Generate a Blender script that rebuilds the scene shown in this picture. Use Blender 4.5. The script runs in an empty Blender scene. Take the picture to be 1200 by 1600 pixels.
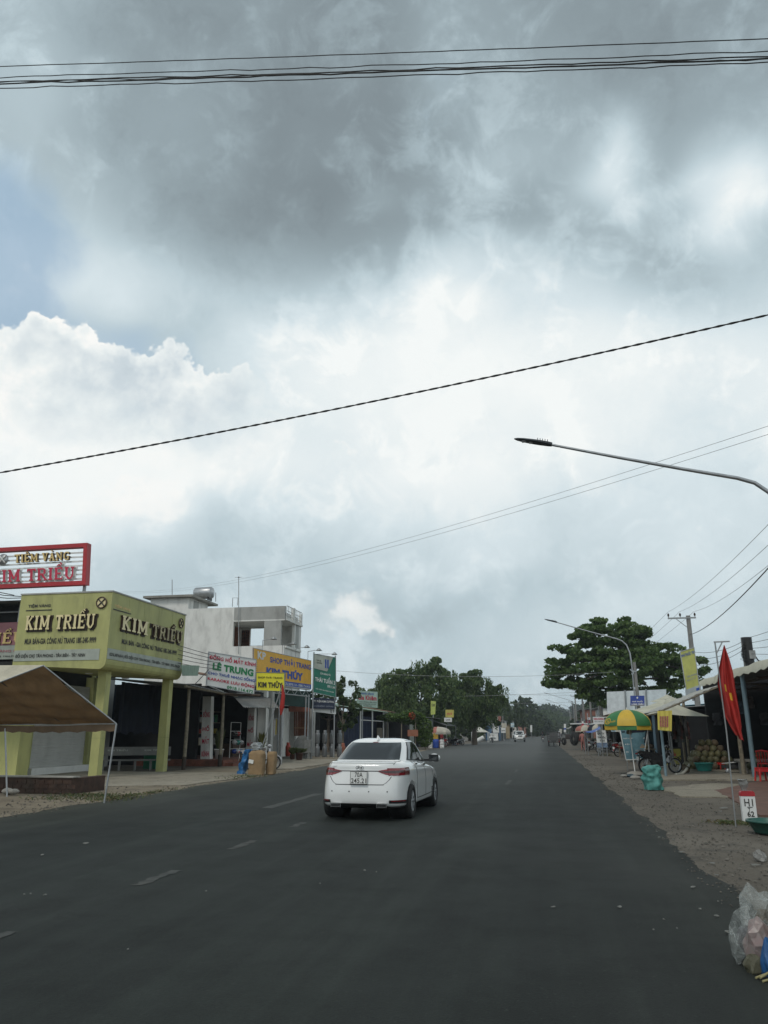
import bpy, bmesh, math, random
import numpy as np
from mathutils import Vector, Matrix, Euler
R = math.radians
C = bpy.context.scene.collection
SC = bpy.context.scene

# ------------------------------------------------------------------ camera
CAM_H = 1.6; FPX = 1200.0; PITCH = R(15.996); YAW = R(11.236)
cam_d = bpy.data.cameras.new('camera'); cam = bpy.data.objects.new('camera', cam_d); C.objects.link(cam)
cam.location = (0, 0, CAM_H); cam.rotation_euler = (math.pi/2 + PITCH, 0, YAW)
cam_d.sensor_fit = 'VERTICAL'; cam_d.sensor_height = 24.0; cam_d.lens = 24.0*FPX/1600.0
cam_d.clip_start = 0.05; cam_d.clip_end = 6000
SC.camera = cam

def ray(px, py):
    x = px-600; y = 800-py
    f = FPX*math.cos(PITCH)-y*math.sin(PITCH); u = FPX*math.sin(PITCH)+y*math.cos(PITCH)
    c, s = math.cos(YAW), math.sin(YAW)
    return Vector((x*c-f*s, x*s+f*c, u))
def at(px, py, X=None, Y=None, Z=None):
    r = ray(px, py)
    t = X/r.x if X is not None else (Y/r.y if Y is not None else (Z-CAM_H)/r.z)
    return Vector((r.x*t, r.y*t, CAM_H+r.z*t))

# ------------------------------------------------------------------ exposure
SC.view_settings.view_transform = 'Standard'; SC.view_settings.look = 'None'
SC.view_settings.exposure = 0.0; SC.view_settings.gamma = 1.0

def lin(c):
    return tuple(((v/255.)/12.92 if v <= 10 else (((v/255.)+.055)/1.055)**2.4) for v in c)

class NT:
    """thin wrapper for writing node graphs"""
    def __init__(s, tree): s.t = tree; s.n = tree.nodes; s.l = tree.links
    def new(s, ty, **kw):
        n = s.n.new(ty)
        for k, v in kw.items(): setattr(n, k, v)
        return n
    def set(s, sock, v):
        if isinstance(v, bpy.types.NodeSocket): s.l.new(v, sock)
        else: sock.default_value = v
    def m(s, op, a, b=None, c=None, clamp=False):
        n = s.new('ShaderNodeMath', operation=op, use_clamp=clamp); s.set(n.inputs[0], a)
        if b is not None: s.set(n.inputs[1], b)
        if c is not None: s.set(n.inputs[2], c)
        return n.outputs[0]
    def v(s, op, a, b=None):
        n = s.new('ShaderNodeVectorMath', operation=op); s.set(n.inputs[0], a)
        if b is not None: s.set(n.inputs[1], b)
        return n.outputs['Value'] if op in ('DOT_PRODUCT', 'LENGTH') else n.outputs[0]
    def noise(s, vec, scale, detail=5, rough=.5, dist=0, col=False):
        n = s.new('ShaderNodeTexNoise'); s.set(n.inputs['Vector'], vec)
        n.inputs['Scale'].default_value = scale; n.inputs['Detail'].default_value = detail
        n.inputs['Roughness'].default_value = rough; n.inputs['Distortion'].default_value = dist
        return n.outputs['Color' if col else 'Fac']
    def ramp(s, f, stops, interp='LINEAR'):
        n = s.new('ShaderNodeValToRGB'); s.set(n.inputs[0], f); cr = n.color_ramp; cr.interpolation = interp
        while len(cr.elements) < len(stops): cr.elements.new(.5)
        for e, (p, c) in zip(cr.elements, stops):
            e.position = p; e.color = (*c, 1) if len(c) == 3 else c
        return n.outputs[0]
    def mix(s, f, a, b, mode='MIX'):
        n = s.new('ShaderNodeMix', data_type='RGBA', blend_type=mode)
        s.set(n.inputs[0], f); s.set(n.inputs[6], a if not isinstance(a, tuple) else (*a[:3], 1)); s.set(n.inputs[7], b if not isinstance(b, tuple) else (*b[:3], 1))
        return n.outputs[2]
    def sstep(s, x, a, b):
        n = s.new('ShaderNodeMapRange', interpolation_type='SMOOTHSTEP'); s.set(n.inputs[0], x)
        n.inputs[1].default_value = a; n.inputs[2].default_value = b
        return n.outputs[0]

# ------------------------------------------------------------------ sky: daylight behind a broken cloud cover
SUN_EL, SUN_AZ = R(52), R(-165)      # azimuth measured from +Y towards +X
world = bpy.data.worlds.new('World'); SC.world = world; world.use_nodes = True
world.cycles.sampling_method = 'MANUAL'; world.cycles.sample_map_resolution = 256
w = NT(world.node_tree); w.n.clear()
wout = w.new('ShaderNodeOutputWorld'); wbg = w.new('ShaderNodeBackground'); w.l.new(wbg.outputs[0], wout.inputs[0])
wsky = w.new('ShaderNodeTexSky', sky_type='NISHITA'); wsky.sun_disc = False
wsky.sun_elevation = SUN_EL; wsky.sun_rotation = SUN_AZ; wsky.air_density = 1.3; wsky.dust_density = 2.0
D = w.new('ShaderNodeTexCoord').outputs['Generated']      # for a world: the view direction
warp = w.v('SUBTRACT', w.noise(D, 2.6, 3, .55, col=True), (.5, .5, .5))
wv = w.new('ShaderNodeVectorMath', operation='SCALE'); w.l.new(warp, wv.inputs[0]); wv.inputs['Scale'].default_value = .34
P1 = w.v('ADD', D, wv.outputs[0])
warp2 = w.v('SUBTRACT', w.noise(D, 13, 4, .6, col=True), (.5, .5, .5))
wv2 = w.new('ShaderNodeVectorMath', operation='SCALE'); w.l.new(warp2, wv2.inputs[0]); wv2.inputs['Scale'].default_value = .15
P2 = w.v('ADD', D, wv2.outputs[0])
def blob(P, px, py, rx, ry, p=1.0):
    c = ray(px, py).normalized(); k = 1/1200.*(1-.25*((py-800)/1200.)**2)
    d = w.v('SUBTRACT', P, tuple(c)); d = w.v('MULTIPLY', d, (1/(rx*k), 1/(rx*k), 1/(ry*k)))
    q = w.v('DOT_PRODUCT', d, d)
    return w.m('EXPONENT', w.m('MULTIPLY', q, -p))
sep = w.new('ShaderNodeSeparateXYZ'); w.l.new(D, sep.inputs[0]); zz = sep.outputs[2]
n_big = w.noise(D, 3.2, 3, .5, .6); n_fine = w.noise(w.v('ADD', D, wv2.outputs[0]), 6.0, 8, .60, .15); n_puff = w.noise(D, 15, 6, .62, .5)
# overall light and shade of the deck by height above the horizon
gr = w.new('ShaderNodeFloatCurve'); gr.inputs[0].default_value = 1; w.l.new(zz, gr.inputs[1])
cv = gr.mapping.curves[0]; pts = [(0, .57), (.08, .63), (.16, .70), (.26, .81), (.36, .88), (.44, .86), (.51, .72), (.58, .47), (.7, .34), (.85, .35), (1, .42)]
while len(cv.points) < len(pts): cv.points.new(.5, .5)
for p_, q_ in zip(cv.points, pts): p_.location = q_
gr.mapping.update()
g = gr.outputs[0]
SOFT = [(255, 515, 150, 34, -.24), (45, 505, 90, 40, -.22), (390, 570, 90, 34, -.10), (60, 60, 170, 110, .12), (215, 15, 60, 70, .20), (400, 70, 150, 100, -.10), (1010, 40, 180, 90, -.06), (700, 60, 120, 60, .05),
        (20, 250, 150, 120, .14), (230, 300, 190, 90, -.05), (420, 310, 170, 80, -.14), (620, 230, 180, 70, -.08), (800, 190, 110, 70, .10),
        (590, 300, 45, 30, .10), (780, 270, 60, 50, .14), (965, 310, 50, 100, .50), (1175, 285, 75, 55, .50), (955, 215, 30, 28, .3), 
        (880, 360, 70, 60, -.08), (640, 390, 150, 70, -.10), (1090, 420, 180, 60, -.24), (470, 440, 180, 50, -.04), (760, 455, 110, 55, .30),
        (900, 470, 90, 50, .14), (160, 440, 110, 60, .12), (1130, 500, 160, 40, .0), (560, 520, 160, 60, .08), (700, 590, 200, 70, .12), (1000, 620, 260, 80, .05),
        (60, 700, 130, 60, .12), (200, 720, 150, 60, .16), (400, 700, 110, 60, .10), (430, 800, 160, 60, -.09), (70, 820, 120, 60, .12), (560, 700, 140, 40, .02), (250, 860, 220, 50, -.10), (600, 870, 260, 60, -.09), (420, 800, 130, 60, -.06),
        (680, 745, 90, 50, .12), (700, 830, 60, 30, .12), (1090, 880, 90, 45, .12), (820, 900, 200, 40, -.04), (1000, 960, 180, 40, .06),
        (60, 800, 120, 60, .06), (200, 960, 200, 40, .02), (920, 1000, 240, 50, .04)]
for px, py, rx, ry, a in SOFT:
    if a: g = w.m('MULTIPLY_ADD', blob(P1, px, py, rx, ry), a, g)
amp = w.m('MULTIPLY_ADD', w.m('SUBTRACT', n_fine, .5), .46, w.m('MULTIPLY', w.m('SUBTRACT', n_big, .5), .26))
g = w.m('ADD', g, amp)
g = w.m('MULTIPLY_ADD', w.m('MULTIPLY', w.m('SUBTRACT', w.sstep(n_puff, .42, .62), .5), w.sstep(n_fine, .42, .62)), .13, g)
STOPS = [(0.0, lin((104, 116, 122))), (.2, lin((128, 140, 146))), (.4, lin((158, 174, 181))), (.6, lin((189, 206, 213))), (.8, lin((216, 229, 234))), (1.0, lin((246, 250, 249)))]
deck = w.ramp(g, STOPS)
# blue gaps in the deck
gap = None
for b in [(15, 405, 95, 66, 1.2), (20, 470, 90, 36, 1.0), (225, 530, 160, 36, 1.0), (345, 570, 100, 26, .7), (10, 345, 45, 40, .5), (10,620,40,60,.5),(160,690,60,25,.4)]:
    q = w.m('MULTIPLY', blob(P1, *b[:4]), b[4]); gap = q if gap is None else w.m('ADD', gap, q)
gapm = w.sstep(w.m('MULTIPLY_ADD', w.m('SUBTRACT', n_fine, .5), 1.6, gap), .2, 1.1)
skyc = w.new('ShaderNodeMix', data_type='RGBA', blend_type='MULTIPLY'); skyc.inputs[0].default_value = 1
w.l.new(wsky.outputs[0], skyc.inputs[6]); skyc.inputs[7].default_value = (.10, .10, .10, 1)
blue = w.mix(.8, skyc.outputs[2], lin((160, 189, 214)))
base = w.mix(w.m('MULTIPLY', gapm, .72), deck, blue)
# cumulus heads with firm edges
def field(bl):
    cum = None
    for b in bl:
        q = w.m('MULTIPLY', blob(P2, *b[:4]), b[4]); cum = q if cum is None else w.m('ADD', cum, q)
    return cum
puff = w.noise(D, 20, 5, .58, .2)
pz = w.m('SUBTRACT', puff, .5)
main_c = w.m('MULTIPLY_ADD', pz, .42, field([(88, 550, 70, 45, 1.1), (50, 540, 45, 34, .6), (205, 585, 66, 44, 1), (90, 640, 120, 60, 1), (210, 680, 140, 70, 1.1), (320, 615, 62, 42, .90), (380, 650, 70, 46, .72), (320, 720, 110, 60, .7)]))
small_c = w.m('MULTIPLY_ADD', pz, .7, field([(85, 672, 26, 13, .8), (530, 692, 26, 9, .8), (235, 785, 62, 34, .85), (190, 770, 34, 20, .5), (535, 950, 52, 34, .8), (568, 975, 34, 20, .6), (160, 800, 60, 30, .5), (900, 760, 60, 26, .35), (1060, 860, 70, 40, .45), (840, 440, 70, 30, .4), (720, 470, 60, 40, .45), (620, 740, 60, 30, .35)]))
upper = w.sstep(w.m('MULTIPLY_ADD', w.m('SUBTRACT', n_fine, .5), .16, zz), ray(200, 790).normalized().z, ray(250, 610).normalized().z)
sepx = w.new('ShaderNodeSeparateXYZ'); w.l.new(P2, sepx.inputs[0]); soft = w.sstep(sepx.outputs[0], ray(470, 650).normalized().x, ray(300, 640).normalized().x)
cmask = w.m('MULTIPLY', w.m('MULTIPLY', w.sstep(main_c, .45, .62), upper), soft)
cmask = w.m('MAXIMUM', cmask, w.m('MULTIPLY', w.sstep(small_c, .28, .95), .7))
shade = w.m('MULTIPLY_ADD', w.m('SUBTRACT', w.noise(P2, 8, 5, .55), .5), 1.0, w.m('MULTIPLY_ADD', w.sstep(main_c, .5, 1.7), -.34, 1.0))
shade = w.m('MULTIPLY_ADD', w.m('SUBTRACT', w.noise(w.v('ADD', D, (.012, 0, -.016)), 20, 4, .5, .2), puff), .9, shade)
cumc = w.ramp(shade, [(0.0, lin((180, 195, 204))), (.45, lin((207, 218, 224))), (.8, lin((236, 242, 242))), (1.0, lin((252, 252, 249)))])
final = w.mix(cmask, base, cumc)
# below the horizon the air is a dull grey
final = w.mix(w.sstep(zz, -.03, .0), lin((120, 125, 125)), final)
w.l.new(final, wbg.inputs[0]); wbg.inputs[1].default_value = 1.0

sun_d = bpy.data.lights.new('sun', 'SUN'); sun = bpy.data.objects.new('sun', sun_d); C.objects.link(sun)
sun_d.energy = 1.15; sun_d.angle = R(16); sun_d.color = (1, .95, .88)
sv = Vector((math.sin(SUN_AZ)*math.cos(SUN_EL), math.cos(SUN_AZ)*math.cos(SUN_EL), math.sin(SUN_EL)))
sun.rotation_euler = sv.to_track_quat('Z', 'Y').to_euler()

# ------------------------------------------------------------------ materials
MATS = {}
def mat(name, col, rough=.7, metal=0.0, var=.12, scale=2.5, bump=0.0, bscale=None, grime=0.0, spec=.5, coat=0.0, alpha=1.0, trans=0.0, island=0.0, hue2=None):
    """procedural Principled surface; col is an sRGB triple or a linear albedo"""
    if name in MATS: return MATS[name]
    m = bpy.data.materials.new(name); m.use_nodes = True; n = NT(m.node_tree); n.n.clear()
    out = n.new('ShaderNodeOutputMaterial'); b = n.new('ShaderNodeBsdfPrincipled'); n.l.new(b.outputs[0], out.inputs[0])
    c = lin(col) if max(col) > 1.0 else col
    P = n.new('ShaderNodeTexCoord').outputs['Object']
    f = n.noise(P, scale, 6, .6)
    lo = tuple(x*(1-var*1.3) for x in c); hi = tuple(min(1, x*(1+var*1.3)) for x in c)
    if hue2: hi = lin(hue2) if max(hue2) > 1 else hue2
    o = n.ramp(f, [(.3, lo), (.7, hi)])
    if island:
        g = n.new('ShaderNodeNewGeometry'); v = n.m('MULTIPLY_ADD', g.outputs['Random Per Island'], island*2, 1-island)
        h = n.new('ShaderNodeHueSaturation'); n.l.new(v, h.inputs['Value']); n.l.new(o, h.inputs['Color']); o = h.outputs[0]
    if grime:
        gf = n.noise(n.v('MULTIPLY', P, (1, 1, .35)), 1.7, 7, .65)
        o = n.mix(n.m('MULTIPLY', n.sstep(gf, .42, .72), grime), o, lin((74, 68, 60)))
    n.l.new(o, b.inputs['Base Color'])
    b.inputs['Roughness'].default_value = rough; b.inputs['Metallic'].default_value = metal
    b.inputs['Specular IOR Level'].default_value = spec
    if coat: b.inputs['Coat Weight'].default_value = coat; b.inputs['Coat Roughness'].default_value = .05
    if alpha < 1: b.inputs['Alpha'].default_value = alpha
    if trans: b.inputs['Transmission Weight'].default_value = trans
    if bump:
        bn = n.new('ShaderNodeBump'); bn.inputs['Strength'].default_value = bump; bn.inputs['Distance'].default_value = .02
        n.l.new(n.noise(P, bscale or scale*8, 5, .6), bn.inputs['Height']); n.l.new(bn.outputs[0], b.inputs['Normal'])
    MATS[name] = m; return m

def leafmat(name, c1, c2, trans=.25):
    if name in MATS: return MATS[name]
    m = bpy.data.materials.new(name); m.use_nodes = True; n = NT(m.node_tree); n.n.clear()
    out = n.new('ShaderNodeOutputMaterial'); b = n.new('ShaderNodeBsdfPrincipled')
    g = n.new('ShaderNodeNewGeometry')
    P = n.new('ShaderNodeTexCoord').outputs['Object']
    f = n.m('ADD', n.m('MULTIPLY', g.outputs['Random Per Island'], .6), n.m('MULTIPLY', n.noise(P, .45, 3, .5), .6))
    o = n.ramp(f, [(.25, c1), (.95, c2)]); n.l.new(o, b.inputs['Base Color']); b.inputs['Roughness'].default_value = .55
    b.inputs['Specular IOR Level'].default_value = .3
    t = n.new('ShaderNodeBsdfTranslucent'); n.l.new(o, t.inputs[0]); mx = n.new('ShaderNodeMixShader'); mx.inputs[0].default_value = trans
    n.l.new(b.outputs[0], mx.inputs[1]); n.l.new(t.outputs[0], mx.inputs[2]); n.l.new(mx.outputs[0], out.inputs[0])
    MATS[name] = m; return m

# ------------------------------------------------------------------ mesh builder
_txt = {}
def text_geo(s, bold=.02, ext=0.0):
    k = (s, bold, ext)
    if k in _txt: return _txt[k]
    cu = bpy.data.curves.new('t', 'FONT'); cu.body = s; cu.size = 1; cu.offset = bold; cu.resolution_u = 3; cu.extrude = ext; cu.space_character = 1.06
    o = bpy.data.objects.new('t', cu); C.objects.link(o)
    bpy.context.view_layer.update(); dg = bpy.context.evaluated_depsgraph_get()
    me = bpy.data.meshes.new_from_object(o.evaluated_get(dg))
    vs = [tuple(v.co) for v in me.vertices]; fs = [tuple(p.vertices) for p in me.polygons]
    bpy.data.objects.remove(o); bpy.data.meshes.remove(me); bpy.data.curves.remove(cu)
    xs = [v[0] for v in vs] or [0]; ys = [v[1] for v in vs] or [0]
    _txt[k] = (vs, fs, (min(xs), max(xs), min(ys), max(ys))); return _txt[k]

class Quad:
    """four corners in space: top left, top right, bottom left, bottom right; q(u, v, lift), v=0 at the bottom"""
    def __init__(s, tl, tr, bl, br):
        s.tl, s.tr, s.bl, s.br = map(Vector, (tl, tr, bl, br)); s.n = (s.tr-s.bl).cross(s.tl-s.br).normalized()
        s.n = (s.tr-s.tl).cross(s.tl-s.bl).normalized()
    def __call__(s, u, v, l=0):
        return (s.bl*(1-u)+s.br*u)*(1-v)+(s.tl*(1-u)+s.tr*u)*v+s.n*l
    def w(s): return ((s.tr-s.tl).length+(s.br-s.bl).length)/2
    def h(s): return ((s.tr-s.br).length+(s.tl-s.bl).length)/2

SLAB = {  # slab-serif capitals as strokes in a unit cell: width, list of (x0,y0,x1,y1,thickness)
 'K': (.95, [(.2,0,.2,1,.24),(.24,.42,.75,.97,.17),(.38,.55,.78,.04,.22),(.02,.05,.4,.05,.12),(.02,.95,.4,.95,.12),(.58,.05,.95,.05,.12),(.58,.95,.92,.95,.12)]),
 'I': (.5, [(.25,0,.25,1,.25),(.04,.05,.46,.05,.12),(.04,.95,.46,.95,.12)]),
 'M': (1.2, [(.2,0,.2,1,.2),(1.0,0,1.0,1,.24),(.22,.95,.6,.2,.2),(.98,.95,.6,.2,.15),(.02,.05,.4,.05,.12),(.8,.05,1.2,.05,.12),(.02,.95,.3,.95,.12),(.9,.95,1.2,.95,.12)]),
 'T': (.9, [(.45,0,.45,1,.25),(.04,.93,.86,.93,.15),(.07,.75,.07,.95,.1),(.83,.75,.83,.95,.1),(.24,.05,.66,.05,.12)]),
 'R': (.95, [(.2,0,.2,1,.24),(.02,.05,.4,.05,.12),(.02,.94,.62,.94,.13),(.2,.5,.62,.5,.13),(.72,.58,.72,.86,.22),(.62,.94,.74,.84,.14),(.62,.5,.74,.6,.14),(.5,.48,.82,.04,.2),(.7,.05,.96,.05,.12)]),
 'E': (.85, [(.2,0,.2,1,.24),(.02,.06,.78,.06,.13),(.02,.94,.76,.94,.13),(.2,.5,.58,.5,.12),(.76,.06,.76,.26,.1),(.74,.94,.74,.76,.1),(.58,.4,.58,.6,.08)]),
 'U': (1.0, [(.22,.25,.22,1,.24),(.8,.25,.8,1,.15),(.24,.26,.42,.06,.2),(.78,.26,.6,.06,.15),(.4,.06,.62,.06,.13),(.02,.95,.42,.95,.12),(.62,.95,.98,.95,.12)]),
 'L': (.85, [(.2,0,.2,1,.24),(.02,.06,.8,.06,.13),(.02,.95,.42,.95,.12),(.77,.06,.77,.34,.1)]),
 'N': (1.05, [(.2,0,.2,1,.15),(.85,0,.85,1,.15),(.2,.96,.85,.06,.22),(.02,.05,.38,.05,.12),(.02,.95,.28,.95,.12),(.67,.95,1.03,.95,.12)]),
 'G': (1.0, [(.2,.25,.2,.75,.24),(.22,.28,.42,.06,.17),(.22,.72,.42,.94,.17),(.4,.06,.75,.06,.13),(.4,.94,.8,.94,.13),(.8,.04,.8,.45,.2),(.56,.45,.96,.45,.12),(.85,.7,.85,.98,.1)]),
 'V': (1.0, [(.22,.97,.52,.02,.24),(.8,.97,.52,.02,.15),(.02,.95,.42,.95,.12),(.62,.95,.98,.95,.12)]),
 'A': (1.0, [(.2,.03,.48,.97,.15),(.78,.03,.48,.97,.24),(.3,.36,.7,.36,.12),(.02,.05,.38,.05,.12),(.58,.05,.98,.05,.12)]),
 ' ': (.45, []), }
MARK = {'^': [(-.2,1.08,0,1.26,.09),(.2,1.08,0,1.26,.09)], '`': [(.12,1.38,.3,1.24,.11)], "'": [(-.1,1.1,.1,1.26,.1)], '~`': [(-.12,1.26,.1,1.1,.1)], '.': [(-.06,-.2,.06,-.2,.13)]}
SPLIT = {'Ề': ('E', '^`'), 'Ệ': ('E', '^.'), 'À': ('A', '\\'), 'Ê': ('E', '^')}

class MB:
    def __init__(s): s.v = []; s.f = []; s.mi = []; s.mats = []; s.sm = []
    def mi_(s, m):
        if m not in s.mats: s.mats.append(m)
        return s.mats.index(m)
    def add(s, vs, fs, m, smooth=False):
        b = len(s.v); s.v.extend(tuple(x) for x in vs); k = s.mi_(m)
        for f in fs: s.f.append(tuple(b+i for i in f)); s.mi.append(k); s.sm.append(smooth)
        return s
    def box(s, c, d, m, rz=0, M=None):
        c = Vector(c); h = [x/2 for x in d]
        vs = [Vector((sx*h[0], sy*h[1], sz*h[2])) for sx in (-1,1) for sy in (-1,1) for sz in (-1,1)]
        if M is None: M = Matrix.Rotation(rz, 3, 'Z')
        vs = [c+M@v for v in vs]
        return s.add(vs, [(0,1,3,2),(4,6,7,5),(0,4,5,1),(2,3,7,6),(0,2,6,4),(1,5,7,3)], m)
    def b2(s, a, b, m):
        return s.box([(x+y)/2 for x, y in zip(a, b)], [abs(x-y) for x, y in zip(a, b)], m)
    def quad(s, q, t, m, u0=0, u1=1, v0=0, v1=1, lift=0):
        """slab on a Quad: front face at lift, thickness t behind it"""
        if not isinstance(q, Quad): q = Quad(*q)
        uv = [(u0,v0),(u1,v0),(u1,v1),(u0,v1)]
        vs = [q(u,v,lift) for u,v in uv]+[q(u,v,lift-t) for u,v in uv]
        return s.add(vs, [(0,1,2,3),(7,6,5,4),(0,4,5,1),(1,5,6,2),(2,6,7,3),(3,7,4,0)], m)
    def frame(s, q, wd, t, m, lift=0.01):
        a, b = wd/q.w(), wd/q.h()
        s.quad(q, t, m, 0, 1, 0, b, lift); s.quad(q, t, m, 0, 1, 1-b, 1, lift); s.quad(q, t, m, 0, a, b, 1-b, lift); s.quad(q, t, m, 1-a, 1, b, 1-b, lift); return s
    def text(s, q, txt, u0, u1, v0, v1, m, lift=.012, bold=.02, fit=True, italic=0):
        vs, fs, (a, b, c, d) = text_geo(txt, bold)
        if not vs: return s
        sx = 1/(b-a); sy = 1/(d-c)
        if not fit:
            k = min((u1-u0)*q.w()/(b-a), (v1-v0)*q.h()/(d-c)); uw = k*(b-a)/q.w(); vh = k*(d-c)/q.h()
            um = (u0+u1)/2; vm = (v0+v1)/2; u0, u1, v0, v1 = um-uw/2, um+uw/2, vm-vh/2, vm+vh/2
        return s.add([q(u0+(u1-u0)*((x-a)*sx+italic*(y-c)*sy), v0+(v1-v0)*(y-c)*sy, lift) for x, y, z in vs], fs, m)
    def slab(s, q, txt, u0, u1, v0, v1, m, depth=.04, lift=.02, side=None, grow=0):
        """raised slab-serif capitals"""
        L = []; x = 0
        for ch in txt:
            base, mk = SPLIT.get(ch, (ch, ''))
            wd, st = SLAB[base]
            for t in st: L.append((x+t[0], t[1], x+t[2], t[3], t[4]))
            cx = x+wd/2
            for k in mk:
                for t in ({'^': MARK['^'], '`': MARK['`'], '.': MARK['.'], '\\': MARK['~`']}[k]): L.append((cx+t[0], t[1], cx+t[2], t[3], t[4]))
            x += wd+.1
        x -= .1; W = q.w(); H = q.h(); ku = (u1-u0)/x; kv = (v1-v0)
        for i, (xa, ya, xb, yb, th) in enumerate(L):
            du, dv = (xb-xa)*ku*W, (yb-ya)*kv*H; ln = math.hypot(du, dv) or 1e-6
            th2 = (th*ku*W if abs(dv) > abs(du) else th*kv*H)/2+grow
            nx, ny = -dv/ln*th2, du/ln*th2; ex, ey = du/ln*grow, dv/ln*grow
            cs = []
            for (px, py, sg, eg) in ((xa,ya,1,-1),(xb,yb,1,1),(xb,yb,-1,1),(xa,ya,-1,-1)):
                cs.append(((u0+px*ku)+(nx*sg+ex*eg)/W, (v0+py*kv)+(ny*sg+ey*eg)/H))
            zl = lift+depth+.0007*(i % 9)
            vs = [q(u,v,zl) for u,v in cs]+[q(u,v,lift) for u,v in cs]
            s.add(vs, [(3,2,1,0)], m); s.add(vs, [(0,1,5,4),(1,2,6,5),(2,3,7,6),(3,0,4,7)], side or m)
        return s
    def tube(s, pts, r, m, n=8, cap=True, smooth=True, tri=0):
        pts = [Vector(p) for p in pts]; rs = r if isinstance(r, (list, tuple)) else [r]*len(pts)
        vs = []; up = None
        for i, p in enumerate(pts):
            d = (pts[min(i+1, len(pts)-1)]-pts[max(i-1, 0)])
            d = d.normalized() if d.length > 1e-9 else Vector((0,0,1))
            if up is None: up = d.orthogonal().normalized()
            up = (up-d*up.dot(d)); up = up.normalized() if up.length > 1e-6 else d.orthogonal().normalized()
            sd = d.cross(up)
            for k in range(n):
                a = 2*math.pi*k/n; vs.append(p+(up*math.cos(a)+sd*math.sin(a))*rs[i])
        fs = [(i*n+k, i*n+(k+1) % n, (i+1)*n+(k+1) % n, (i+1)*n+k) for i in range(len(pts)-1) for k in range(n)]
        s.add(vs, fs, m, smooth)
        if cap: s.add(vs[:n], [tuple(range(n))[::-1]], m); s.add(vs[-n:], [tuple(range(n))], m)
        return s
    def lathe(s, prof, c, m, n=20, axis='Z', smooth=True, M=None):
        vs = []; c = Vector(c)
        for (r, z) in prof:
            for k in range(n):
                a = 2*math.pi*k/n; p = Vector((r*math.cos(a), r*math.sin(a), z))
                if axis == 'X': p = Vector((p.z, p.x, p.y))
                if axis == 'Y': p = Vector((p.y, p.z, p.x))
                if M is not None: p = M@p
                vs.append(c+p)
        fs = [(i*n+k, i*n+(k+1) % n, (i+1)*n+(k+1) % n, (i+1)*n+k) for i in range(len(prof)-1) for k in range(n)]
        return s.add(vs, fs, m, smooth)
    def ball(s, c, r, m, nu=12, nv=8, sq=(1,1,1), jit=0, rnd=random):
        prof = []; vs = []; c = Vector(c)
        for i in range(nv+1):
            t = math.pi*i/nv
            for k in range(nu):
                a = 2*math.pi*k/nu; j = 1+(rnd.uniform(-jit, jit) if jit else 0)
                vs.append(c+Vector((math.sin(t)*math.cos(a)*sq[0], math.sin(t)*math.sin(a)*sq[1], math.cos(t)*sq[2]))*r*j)
        return s.add(vs, [(i*nu+k, (i+1)*nu+k, (i+1)*nu+(k+1) % nu, i*nu+(k+1) % nu) for i in range(nv) for k in range(nu)], m, True)
    def poly(s, pts, t, m, up=(0,0,1)):
        n = len(pts); pts = [Vector(p) for p in pts]; u = Vector(up)*t
        vs = pts+[p-u for p in pts]
        return s.add(vs, [tuple(range(n)), tuple(range(2*n-1, n-1, -1))]+[(i, i+n, (i+1) % n+n, (i+1) % n) for i in range(n)], m)
    def corr(s, q, m, n=24, amp=.03, t=.012):
        """corrugated sheet on a Quad, waves running along v"""
        vs = []; N = n*4
        for l in (0, -t):
            for v in (0, 1):
                for i in range(N+1): vs.append(q(i/N, v, l+amp*math.sin(i*math.pi/2)))
        a = N+1; fs = []
        for i in range(N):
            fs += [(i, i+1, a+i+1, a+i), (2*a+i+1, 2*a+i, 3*a+i, 3*a+i+1), (i, 2*a+i, 2*a+i+1, i+1), (a+i, a+i+1, 3*a+i+1, 3*a+i)]
        return s.add(vs, fs, m)
    def build(s, name, parent=None, loc=None, label=None, cat=None, group=None, kind=None, bevel=0, clean=False):
        me = bpy.data.meshes.new(name)
        if parent is not None: inv = parent.matrix_basis.inverted()
        else: inv = Matrix.Translation(-Vector(loc)) if loc is not None else Matrix.Identity(4)
        if parent is not None and parent.parent is not None: inv = inv@parent.parent.matrix_basis.inverted()
        me.from_pydata([tuple(inv@Vector(v)) for v in s.v], [], s.f)
        for m in s.mats: me.materials.append(m)
        me.polygons.foreach_set('material_index', s.mi); me.polygons.foreach_set('use_smooth', s.sm); me.update()
        o = bpy.data.objects.new(name, me); C.objects.link(o)
        if parent is not None: o.parent = parent
        elif loc is not None: o.location = loc
        if bevel:
            bv = o.modifiers.new('bevel', 'BEVEL'); bv.width = bevel; bv.segments = 2; bv.limit_method = 'ANGLE'
        tag(o, label, cat, group, kind); return o

def tag(o, label=None, cat=None, group=None, kind=None):
    if label: o['label'] = label
    if cat: o['category'] = cat
    if group: o['group'] = group
    if kind: o['kind'] = kind
    return o
def thing(name, label, cat, loc=(0,0,0), rz=0, group=None):
    o = bpy.data.objects.new(name, None); C.objects.link(o); o.empty_display_size = .2
    o.location = loc; o.rotation_euler = (0,0,rz); o.matrix_basis = Matrix.Translation(loc)@Matrix.Rotation(rz, 4, 'Z')
    return tag(o, label, cat, group)
def dup(root, loc=None, rz=None, label=None, group=None, parent=None, scale=None):
    c = root.copy(); C.objects.link(c); c.parent = parent
    for ch in list(root.children): dup(ch, parent=c)
    if loc is not None: c.location = loc
    if rz is not None: c.rotation_euler = (0,0,rz)
    if scale is not None: c.scale = scale
    if label: c['label'] = label
    if group: c['group'] = group
    return c

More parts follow.
